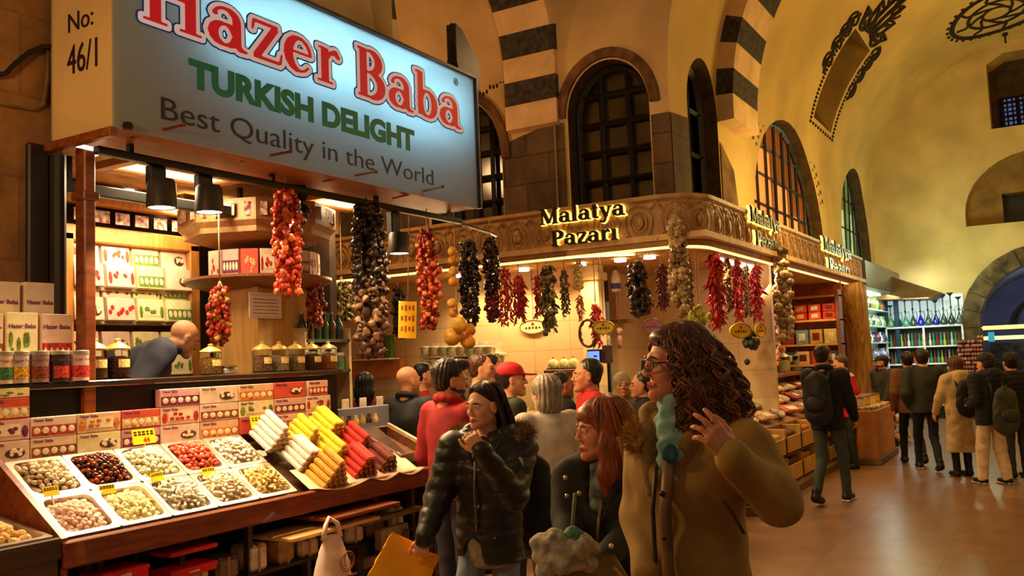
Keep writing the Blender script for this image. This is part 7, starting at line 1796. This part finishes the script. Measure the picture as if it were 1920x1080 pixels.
# ================================================================== the people
LEFT, RIGHT, AWAY, TOCAM = 120.7, -59.3, 30.7, 210.7
def at(px, py, d, hs=.95): p = onD(px, py, d); return (p.x, p.y), p.z + .118 * hs
def who(label, px, py, d, face, **k):
    hs = k.get('hs', .95); pos, H = at(px, py, d, hs); f = math.radians(face + 0)
    pos = (pos[0] - .03 * math.cos(f), pos[1] - .03 * math.sin(f)); k['hs'] = hs
    ln = k.get('lean', 0); pos = (pos[0] - ln * .7 * math.cos(f), pos[1] - ln * .7 * math.sin(f))
    return person(label, pos, face, H, **k)
def W(px, py, d): return onD(px, py, d)
fwd = lambda a: V(math.cos(math.radians(a)), math.sin(math.radians(a)), 0)
rt_, up_, fw_ = V(*RT), V(*UP), V(*FW)
def lapels(P_, c, w=.030, dy=0, rough=.8):
    g = Grow(); n_, s_ = P_['nb'], P_['s']
    for sg in (-1, 1): g.chain([n_ + V(-.05, sg * .105, .03) * s_, n_ + V(.04, sg * .105 + dy, .005) * s_, n_ + V(.115, sg * .075 + dy, -.09) * s_, n_ + V(.165, sg * .03 + dy, -.22) * s_], [w * s_, w * 1.1 * s_, w * s_, w * .5 * s_], .02)
    v, f = g.grow(.007, wrinkle(.004, 50)); return put('collar_lapel', np_mesh('collar_lapel', v, f, M(c, rough, noise=.2, scale=20)), P_['root'])
# --- woman in the dark puffer jacket (left of the front three)
F1 = who('woman in a black puffer jacket, hand at her throat, carrying a yellow bag', 905, 762, 4.4, 188, hy=-20, hp=2, fem=True, h=.0055, sk=0, hair='pulled', hc=(40, 26, 20), hs=.93,
         top=dict(c=(36, 37, 29), vopen=.12, notch=(.20, -.045, .80, .15, .075, .15), th=.030, hem=.80, style='puffer', r=.80, collar='hood', rough=.42), legs=dict(c=(120, 136, 150)), stance='walk2',
         armR=dict(e=W(822, 932, 4.36), w=W(797, 1008, 4.20), d=rt_ * -.25 - up_ + fw_ * -.1, n=-rt_ * .2 + fw_, side=-rt_ + 0 * up_, curl=(1.05, 1.05, 1.05, 1.0), thumb=.6, s=W(850, 838, 4.42)),
         armL=dict(e=W(962, 930, 4.22), w=W(903, 846, 4.06), d=rt_ * -.62 + up_ * .8, n=fw_ - rt_ * .2, side=-up_ * .2 - rt_ * .9 , curl=(.75, .8, .85, .9), thumb=.4, s=W(978, 838, 4.40)))
root = F1['root']; s = F1['s']; L = F1['L']
gm = Grow(); gm.rc(L(.0, 0, 1.1), L(.0, 0, .72), .152 * s, .156 * s, .03, ((1, 0, 0), .86)); gm.cut((0, 0, -1), L(0, 0, .77)); v, f = gm.grow(.01, wrinkle(.006, 30)); put('grey_top', np_mesh('grey_top', v, f, M((150, 140, 116), .85, noise=.2, scale=20)), root)
lapels(F1, (36, 37, 29), .030, 0, .45)
locks(root, F1['TH'], [(.134, .010), (.12, .050), (.10, .076), (.06, .088), (.0, .092), (-.1, .098), (-.2, .096), (-.3, .08)], 700, (54, 34, 24), .0026, .004, 1.0, 1.25, -.06, (.13, -.30), 9)
gm = Grow(); gm.ell(L(.085, .015, 1.38), V(.055, .06, .09) * s, .02); v, f = gm.grow(.008); put('inner_collar', np_mesh('inner_collar', v, f, M((60, 54, 44), .8, noise=.2)), root)
MB().tube([L(.155, .0, 1.36), L(.178, .0, 1.2), L(.172, 0, 1.05), L(.168, 0, .97)], .006, 6).build('zip', M((126, 116, 96), .4, .5), root, 'all')
b = MB().lathe([(.001, .004), (.026, .004), (.028, 0)], (0, 0, 0), 14).build('sleeve_badge', M((196, 190, 170), .5), root); q = F1['toL'](W(975, 868, 4.27)); b.location = q; b.rotation_euler = (PI / 2, 0, math.radians(60))
MB().tube([L(.12, .10, .96), L(.135, .085, .93)], .005, 6).build('pocket_zip_pull', M((200, 190, 170), .3, .8), root, 'all')
pts = [F1['nb'] + V(-.03 + .15 * math.cos(t), .21 * math.sin(t), -.01 - .03 * math.cos(t)) * s for t in [PI * (.35 + 1.15 * k / 12) for k in range(13)]]
fur('fur_trim', pts, .03 * s, 3200, .05, (128, 104, 66), root)
backpack('black backpack on the back of the woman in the black puffer jacket', Vector(W(990, 940, 4.62)), 188, .30, .16, .40, (26, 26, 24))
t = thing('yellow_bag', 'yellow paper bag held by the woman in the black puffer jacket', 'bag', W(788, 1022, 4.1))
t.matrix_world = frame(Vector(W(792, 1036, 4.27)), RT * .89 - UP * .46, UP * .89 + RT * .46)
vs, fs = bag_mesh(.27, .07, .36, waist=.94, seed=9); MB().add([(x - .045, z + .02, y) for x, y, z in vs], fs).build('bag_body', M((246, 172, 36), .45, noise=.08, scale=5, bump=.2), t, 30)
# --- ginger haired woman in the middle
F2 = who('ginger haired woman in a dark parka between the two other front women', 1128, 806, 3.4, 186, hy=-52, hp=2, fem=True, h=.0055, sk=3, hair='fringe', hc=(140, 72, 34), hs=.98,
         top=dict(c=(30, 34, 26), vopen=.17, th=.028, hem=.66, style='coat', r=.80, collar='hood'), legs=dict(c=(34, 34, 40)), stance='walk',
         armR=dict(e=W(1064, 972, 3.36), w=W(1066, 1050, 3.12), d=-up_ * .8 + rt_ * .4 - fw_ * .4, n=fw_ + rt_ * .3, side=-rt_, curl=(.8,) * 4, s=W(1072, 892, 3.44)),
         armL=dict(e=W(1190, 990, 3.30), w=W(1122, 1060, 3.04), d=-rt_ * .9 - up_ * .35, n=fw_, side=up_, curl=(.8,) * 4, s=W(1186, 892, 3.38)))
root = F2['root']; s = F2['s']; L = F2['L']
gm = Grow(); gm.rc(F2['nb'] + V(.05, 0, -.02) * s, F2['nb'] + V(.115, 0, -.17) * s, .055 * s, .05 * s, .03, ((0, 1, 0), 1.25)); v, f = gm.grow(.006, wrinkle(.005, 60)); put('patterned_scarf', np_mesh('patterned_scarf', v, f, M((130, 150, 150), .8, noise=.5, scale=24, c2=(60, 60, 56))), root)
lapels(F2, (34, 38, 28), .028)
locks(root, F2['TH'], [(.134, .010), (.12, .052), (.10, .080), (.06, .098), (.0, .102), (-.1, .106), (-.2, .104), (-.3, .09)], 760, (150, 80, 38), .0028, .003, 1.2, .80, -.03, (.132, -.24), 8)
locks(root, F2['TH'], [(.134, .010), (.12, .052), (.10, .080), (.06, .098), (.0, .104), (-.1, .109), (-.2, .107), (-.3, .09)], 320, (222, 160, 90), .0024, .004, 1.2, .82, -.03, (-.02, -.28), 18)
MB().tube([L(.150, .02, 1.33), L(.170, .01, 1.2), L(.168, 0, 1.0), L(.165, 0, .72)], .007, 6).build('zip', M((150, 130, 90), .35, .7), root, 'all')
mb = MB()
for (px, py, d) in ((1060, 896, 3.22), (1086, 925, 3.2), (1168, 968, 3.17), (1146, 1024, 3.0), (1063, 930, 3.25), (1178, 1010, 3.12)): mb.ell(F2['toL'](W(px, py, d)), (.009, .009, .009), 8, 6)
mb.build('snap_buttons', M((214, 200, 170), .3, .7), root, 'all', kind='stuff')
pts = [F2['nb'] + V(.0 + .14 * math.cos(t), .155 * math.sin(t), -.03 - .03 * math.cos(t)) * s for t in [PI * (.30 + .9 * k / 10) for k in range(11)]]
fur('fur_trim', pts, .028 * s, 2400, .04, (196, 150, 84), root)
t = thing('olive_tote', 'olive cloth tote bag with a patterned scarf tied to it, held by the ginger woman', 'bag', W(1100, 1035, 2.98)); t.matrix_world = frame(Vector(W(1108, 1040, 2.96)), RT, UP)
vs, fs = bag_mesh(.34, .10, .36, waist=.45, seed=12); MB().add([(x, z, y) for x, y, z in vs], fs).build('bag_body', M((134, 116, 62), .8, noise=.2, scale=8, bump=.3), t, 'all')
MB().tube([(-.05, -.02, 0), (-.06, .10, .0), (-.052, .2, .0)], .006, 6).build('drawstring', M((110, 130, 110), .6), t, 'all')
gm = Grow(); gm.chain([(-.17, .045, .03), (-.12, .06, .055), (-.07, .03, .065), (-.03, .05, .05), (.01, .03, .03)], [.03, .036, .036, .032, .02], .012); gm.chain([(-.16, .01, .04), (-.10, -.005, .065), (-.05, .005, .06), (.0, -.02, .05)], [.032, .036, .034, .02], .012); gm.chain([(-.13, .03, .05), (-.15, -.04, .05), (-.13, -.09, .05)], [.03, .03, .02], .012)
v, f = gm.grow(.005, wrinkle(.006, 90)); put('tied_scarf', np_mesh('tied_scarf', v, f, M((206, 196, 170), .85, noise=.5, scale=32, c2=(132, 134, 122))), t); gm = Grow(); gm.ell((-.06, .06, .045), (.04, .045, .03), .02); gm.ell((-.075, .02, .055), (.03, .03, .03), .02); v, f = gm.grow(.006, wrinkle(.004, 120)); put('teal_knot', np_mesh('teal_knot', v, f, M((96, 140, 116), .8, noise=.3, scale=40)), t)
MB().tube([(.03, -.06, .056), (.09, -.14, .06), (.10, -.2, .06)], .007, 6).tube([(.07, -.03, .05), (.13, -.10, .055), (.16, -.2, .05)], .007, 6).build('tote_strap', M((186, 164, 110), .7), t, 'all')
# --- tall woman with curly hair and glasses
F3 = who('tall curly haired woman with glasses in an olive tan coat, hand raised', 1266, 682, 2.85, 166, hy=-38, hp=0, fem=True, h=.0048, sk=3, hair='curly', hc=(84, 50, 28), hs=1.0, wide=1.02,
         top=dict(c=(164, 130, 66), vopen=.13, th=.030, hem=.52, style='coat', r=.82, collar='hood', flare=.02), legs=dict(c=(40, 44, 56)), stance='walk',
         armL=dict(s=W(1398, 838, 2.72), e=W(1456, 936, 2.62), w=W(1372, 858, 2.46), d=rt_ * -.62 + up_ * .78 + fw_ * .05, n=fw_ * .9 - rt_ * .5, side=rt_ * .75 + up_ * .6, curl=(.22, .30, .45, .6), spread=.22, thumb=.3),
         armR=dict(s=W(1222, 835, 2.95), e=W(1206, 965, 2.92), w=W(1214, 1075, 2.72), d=-up_ + -fw_ * .2 + rt_ * .2, n=rt_ * .8 + fw_, side=-fw_ - .2 * rt_, curl=(.5,) * 4))
root = F3['root']; s = F3['s']; L = F3['L']; TH = F3['TH']
gl3 = MB()
for sg in (-1, 1):
    gl3.tube([(.108 - .05 * max(0, abs(q) - .7) * 0 - .014 * (abs(.033 + .024 * math.cos(a)) / .05) ** 2, sg * (.033 + .024 * math.cos(a)), .000 + .017 * math.sin(a)) for q, a in [(0, PI * k / 10) for k in range(20)]], .0024, 6, closed=True)
    gl3.tube([(.098, sg * .056, .006), (.06, sg * .080, .006), (.0, sg * .083, .004)], .0026, 6)
gl3.tube([(.108, -.009, .004), (.112, 0, .006), (.108, .009, .004)], .0022, 6)
o = gl3.build('glasses', M((20, 16, 14), .3), root, 'all'); o.matrix_local = TH
locks(root, TH, [(.132, .012), (.12, .05), (.10, .078), (.06, .100), (.0, .112), (-.08, .126), (-.16, .130), (-.24, .118), (-.32, .09)], 1300, (96, 56, 32), .0027, .015, 4.0, .84, -.045, (.13, -.29), 5)
locks(root, TH, [(.132, .012), (.12, .05), (.10, .078), (.06, .104), (.0, .120), (-.08, .136), (-.16, .140), (-.24, .128), (-.32, .10)], 300, (140, 86, 48), .0022, .020, 5.0, .9, -.055, (.12, -.30), 6)
gm = Grow(); nb = F3['nb']
gm.chain([nb + V(.035, .0, .05) * s, nb + V(.075, .02, -.03) * s, nb + V(.125, .035, -.11) * s, nb + V(.155, .04, -.19) * s], [.060 * s, .062 * s, .045 * s, .022 * s], .03)
v, f = gm.grow(.005, wrinkle(.012, 62)); put('scarf', np_mesh('scarf', v, f, M((156, 196, 184), .85, noise=.35, scale=14, c2=(104, 150, 148), bump=.3)), root)
gm = Grow(); c_ = nb + V(.178, .055, -.10) * s
for k in range(7): gm.ell(c_ + V(.0, .016 * math.cos(k * .9), .018 * math.sin(k * .9)) * s, V(.010, .014, .014) * s, .006)
v, f = gm.grow(.005); put('scarf_flower', np_mesh('scarf_flower', v, f, M((30, 96, 120), .8, noise=.4, scale=30)), root)
lapels(F3, (146, 112, 60), .034)
for nm, yy, c in (('zip', .0, (74, 60, 40)), ('placket', .045, (128, 98, 54))):
    MB().tube([L(.155, yy, 1.34), L(.188, yy, 1.2), L(.188, yy, 1.0), L(.188, yy, .8), L(.188, yy, .56)], .007 if nm == 'zip' else .018, 6).build(nm, M(c, .5, .3 if nm == 'zip' else 0), root, 'all')
mb = MB()
for k in range(6): mb.ell(L(.198, .045, 1.25 - k * .13), (.009, .009, .009), 8, 6)
mb.build('snap_buttons', M((60, 44, 30), .4, .6), root, 'all', kind='stuff')
pts = [nb + V(.03 + .13 * math.cos(t), .15 * math.sin(t), -.03 - .06 * math.cos(t)) * s for t in [PI * (-.95 + .8 * k / 10) for k in range(11)]]
fur('fur_trim', pts, .03 * s, 2600, .04, (176, 136, 76), root)
aL = F3['arms']['L']; w0, e0 = aL['w'], aL['e']; dd = (e0 - w0) / np.linalg.norm(e0 - w0)
MB().tube([w0 + dd * .012, w0 + dd * .030], .040, 14).build('dark_cuff', M((30, 26, 24), .7), root, 40)
pk = F3['toL'](W(1395, 1000, 2.62)); MB().tube([pk, F3['toL'](W(1372, 960, 2.60)), F3['toL'](W(1355, 940, 2.585))], .006, 5).build('pocket_seam', M((84, 62, 34), .8), root, 'all')
# --- vendor in the stall
S(MB().box((4.5, 5.5, .18), (2.4, 1.6, .36)).build('floor_stall_platform', M((60, 44, 30), .7)))
p = onD(346, 634, 6.25); fv = fwd(-30); pv = (p.x - fv[0] * .44, p.y - fv[1] * .44)
VN = person('bald vendor in a navy vest with red sleeves bending over the ledge', pv, -30, 1.78, hy=10, hp=30, hs=1.0, h=.009, sk=0, hair='bald', hc='stubble', top=dict(c=(58, 58, 74), th=.035, hem=.82, style='vest', arm=(196, 26, 26), sleeve=False, collar='high', belly=True, r=.85), legs=dict(c=(40, 40, 50)), lean=.55, armR='bent', armL='bent', wide=1.15, headc=(p.x, p.y, p.z - .36))
VN['root'].location.z = .36
# --- crowd in the side passage
who('woman with long black hair and red top, back turned, beyond the grey panel', 685, 724, 8.2, AWAY, fem=True, hair='long', hc='black', top=dict(c=(120, 20, 26), style='sweater', th=.015), hs=1.0)
who('bald man in a black jacket turned away at the passage counter', 768, 714, 7.5, 0, hy=-25, hair='bald', hc='stubble', sk=0, top=dict(c=(30, 30, 28), style='jacket', collar='high'), hs=1.0, armL='bent', armR='bent')
who('dark haired man in red half hidden behind the bald man', 800, 704, 8.3, RIGHT, hair='short', hc='black', top=dict(c=(170, 24, 30), style='shirt', th=.012), hs=.95)
M4 = who('bearded man in a red sweater with dark swept hair, standing at the counter end', 848, 714, 5.7, -16, hy=-28, hp=8, hair='quiff', hc=(34, 24, 18), h=.008, sk=1, top=dict(c=(140, 18, 22), style='sweater', th=.018, collar='high', hem=.86, stripe=(166, 26, 30)), hs=1.05, armL='bent', armR='front', wide=1.05, extra=dict(beard=(50, 34, 26)), legs=dict(c=(50, 50, 60)))
who('brown haired man with a lit orange face between the red sweater and the red cap', 906, 692, 7.3, RIGHT, hy=-8, hair='short', hc='brown', sk=0, top=dict(c=(52, 44, 36)), hs=1.0)
who('dark haired man just behind the brown haired one', 928, 690, 7.9, RIGHT, hair='short', hc='black', sk=1, top=dict(c=(60, 30, 28)), hs=.95)
who('man in a red baseball cap and dark green jacket looking right', 962, 712, 6.6, -45, hy=-12, hair='cap', hc='dark', sk=0, h=.010, top=dict(c=(48, 52, 36), collar='low'), hs=1.0, extra=dict(cap=(206, 24, 36)))
who('grey haired woman in a pale sweater, back turned, in the middle of the crowd', 1020, 738, 5.8, 58, hy=8, hair='bob', hc='grey', fem=True, h=.009, top=dict(c=(206, 194, 176), style='sweater', th=.022, hem=.82), legs=dict(c=(120, 96, 66)), hs=1.0, wide=1.15, armL='front', armR='bent')
who('dark skinned man in a black jacket beyond the grey haired woman', 1058, 722, 7.9, RIGHT + 15, hair='short', hc='black', sk=2, top=dict(c=(24, 22, 22), collar='high'), hs=.95)
who('man in a red shirt with short black hair looking left below the blue screen', 1098, 704, 7.2, LEFT + 10, hy=-4, hair='short', hc='black', sk=1, h=.009, top=dict(c=(186, 30, 28), style='shirt', th=.012), hs=1.08)
who('person in a beige headscarf facing the camera deep in the corner shop', 1167, 722, 8.4, TOCAM, hair='scarf', hc=(170, 150, 116), fem=True, sk=1, top=dict(c=(112, 100, 76), style='coat', hem=.4), hs=.95)
who('dark figure half hidden behind the tall curly haired woman', 1200, 722, 8.1, LEFT, hair='short', hc='black', sk=1, top=dict(c=(26, 24, 24)), hs=.95)
# --- people in the main aisle
R1 = who('man in a black jacket wearing a black backpack, nearest in the right aisle', 1545, 668, 9.73, -8, hy=-15, hair='short', hc='black', sk=1, top=dict(c=(20, 20, 20), th=.03, hem=.82, collar='high'), legs=dict(c=(62, 68, 62), sole=True), stance='walk2', armL='front', armR='front', hs=1.0, extra=dict(beard=(30, 22, 18)))
def wear_pack(p, label, w, d, h, c, zc=1.18, back=.24):
    r = p['root']; f = r.rotation_euler[2]; q = Vector(r.location) + Vector((-back * math.cos(f), -back * math.sin(f), zc * p['s']))
    backpack(label, q, math.degrees(f), w, d, h, c); straps(p, w, r, c)
wear_pack(R1, 'black backpack on the man in the black jacket in the aisle', .30, .20, .46, (22, 22, 22))
who('shop keeper in a red polo with a pale collar behind the aisle counter', 1574, 684, 12.4, LEFT + 5, hy=0, hp=20, hair='short', hc='brown', sk=0, top=dict(c=(206, 26, 30), style='shirt', th=.018, sleeve=False, stripe=(236, 220, 200)), armL='bent', armR='bent', hs=1.0, lean=.08, legs=dict(c=(40, 40, 40)))
who('bearded man in a dark flat cap and long grey coat looking left', 1651, 680, 14.3, LEFT + 25, hy=-30, hair='flatcap', hc='dark', sk=0, h=.010, top=dict(c=(66, 64, 58), style='coat', hem=.55, th=.03), legs=dict(c=(34, 34, 36)), stance='walk', hs=1.0, extra=dict(cap=(40, 36, 36), beard=(50, 32, 24)), armL='front', armR='pocket')
who('man in a tan jacket partly hidden by the man in dark olive', 1700, 676, 12.6, AWAY - 10, hair='short', hc='black', top=dict(c=(126, 82, 40), th=.03), legs=dict(c=(30, 30, 34)), stance='walk', hs=1.0, armR='front')
who('man in a dark olive jacket and black jeans walking away down the aisle', 1727, 672, 11.9, AWAY - 12, hair='short', hc='black', top=dict(c=(48, 50, 38), th=.035, hem=.84), legs=dict(c=(30, 32, 38), sole=True), stance='walk', hs=1.03, wide=1.08, armL='pocket', armR='front')
R6 = who('brown haired woman in a long beige coat with a small black backpack, seen from behind', 1788, 686, 11.3, AWAY + 6, hair='bob', hc='brown', fem=True, top=dict(c=(206, 176, 122), style='coat', hem=.36, th=.028, flare=.03, collar='hood'), legs=dict(c=(30, 28, 28), boots=.34), hs=1.0, armL='front', armR='front')
wear_pack(R6, 'small black backpack on the woman in the long beige coat', .30, .16, .30, (18, 16, 16), 1.16, .22)
R7 = who('person in a black cap and dark jacket with a green backpack and wide beige trousers', 1846, 682, 10.6, AWAY + 10, hy=12, hair='cap', hc='dark', sk=0, top=dict(c=(32, 32, 28), th=.03, hem=.80, style='puffer', collar='hood'), legs=dict(c=(226, 198, 150), w=1.35, sole=True), stance='wide', hs=1.0, wide=1.08, extra=dict(cap=(26, 24, 26)), armL='bent', armR='front')
wear_pack(R7, 'olive green backpack hanging low on the person in beige trousers', .32, .18, .40, (62, 64, 40), 1.0, .26)
R8 = who('person in black with a black backpack at the right edge of the group', 1893, 680, 11.0, AWAY - 5, hair='beanie', hc='black', top=dict(c=(26, 26, 26), th=.035, style='puffer', hem=.72), legs=dict(c=(60, 66, 56)), hs=1.0, wide=1.1, extra=dict(cap=(28, 26, 28)), armR='pocket')
who('person in a grey green coat cut by the right edge of the photo', 1932, 690, 11.4, AWAY, hair='bob', hc='dark', fem=True, top=dict(c=(84, 88, 74), style='coat', hem=.5), hs=1.0)
# ================================================================== lettering becomes real mesh
dg = bpy.context.evaluated_depsgraph_get()
for o in [o for o in sc.objects if o.type == 'FONT']:
    me = bpy.data.meshes.new_from_object(o.evaluated_get(dg)); nm = o.name; par = o.parent; ml = o.matrix_local.copy(); cu = o.data; mt = cu.materials[0]
    bpy.data.objects.remove(o); n = bpy.data.objects.new(nm, me); col.objects.link(n); n.parent = par; n.matrix_local = ml
    if not me.materials: me.materials.append(mt)
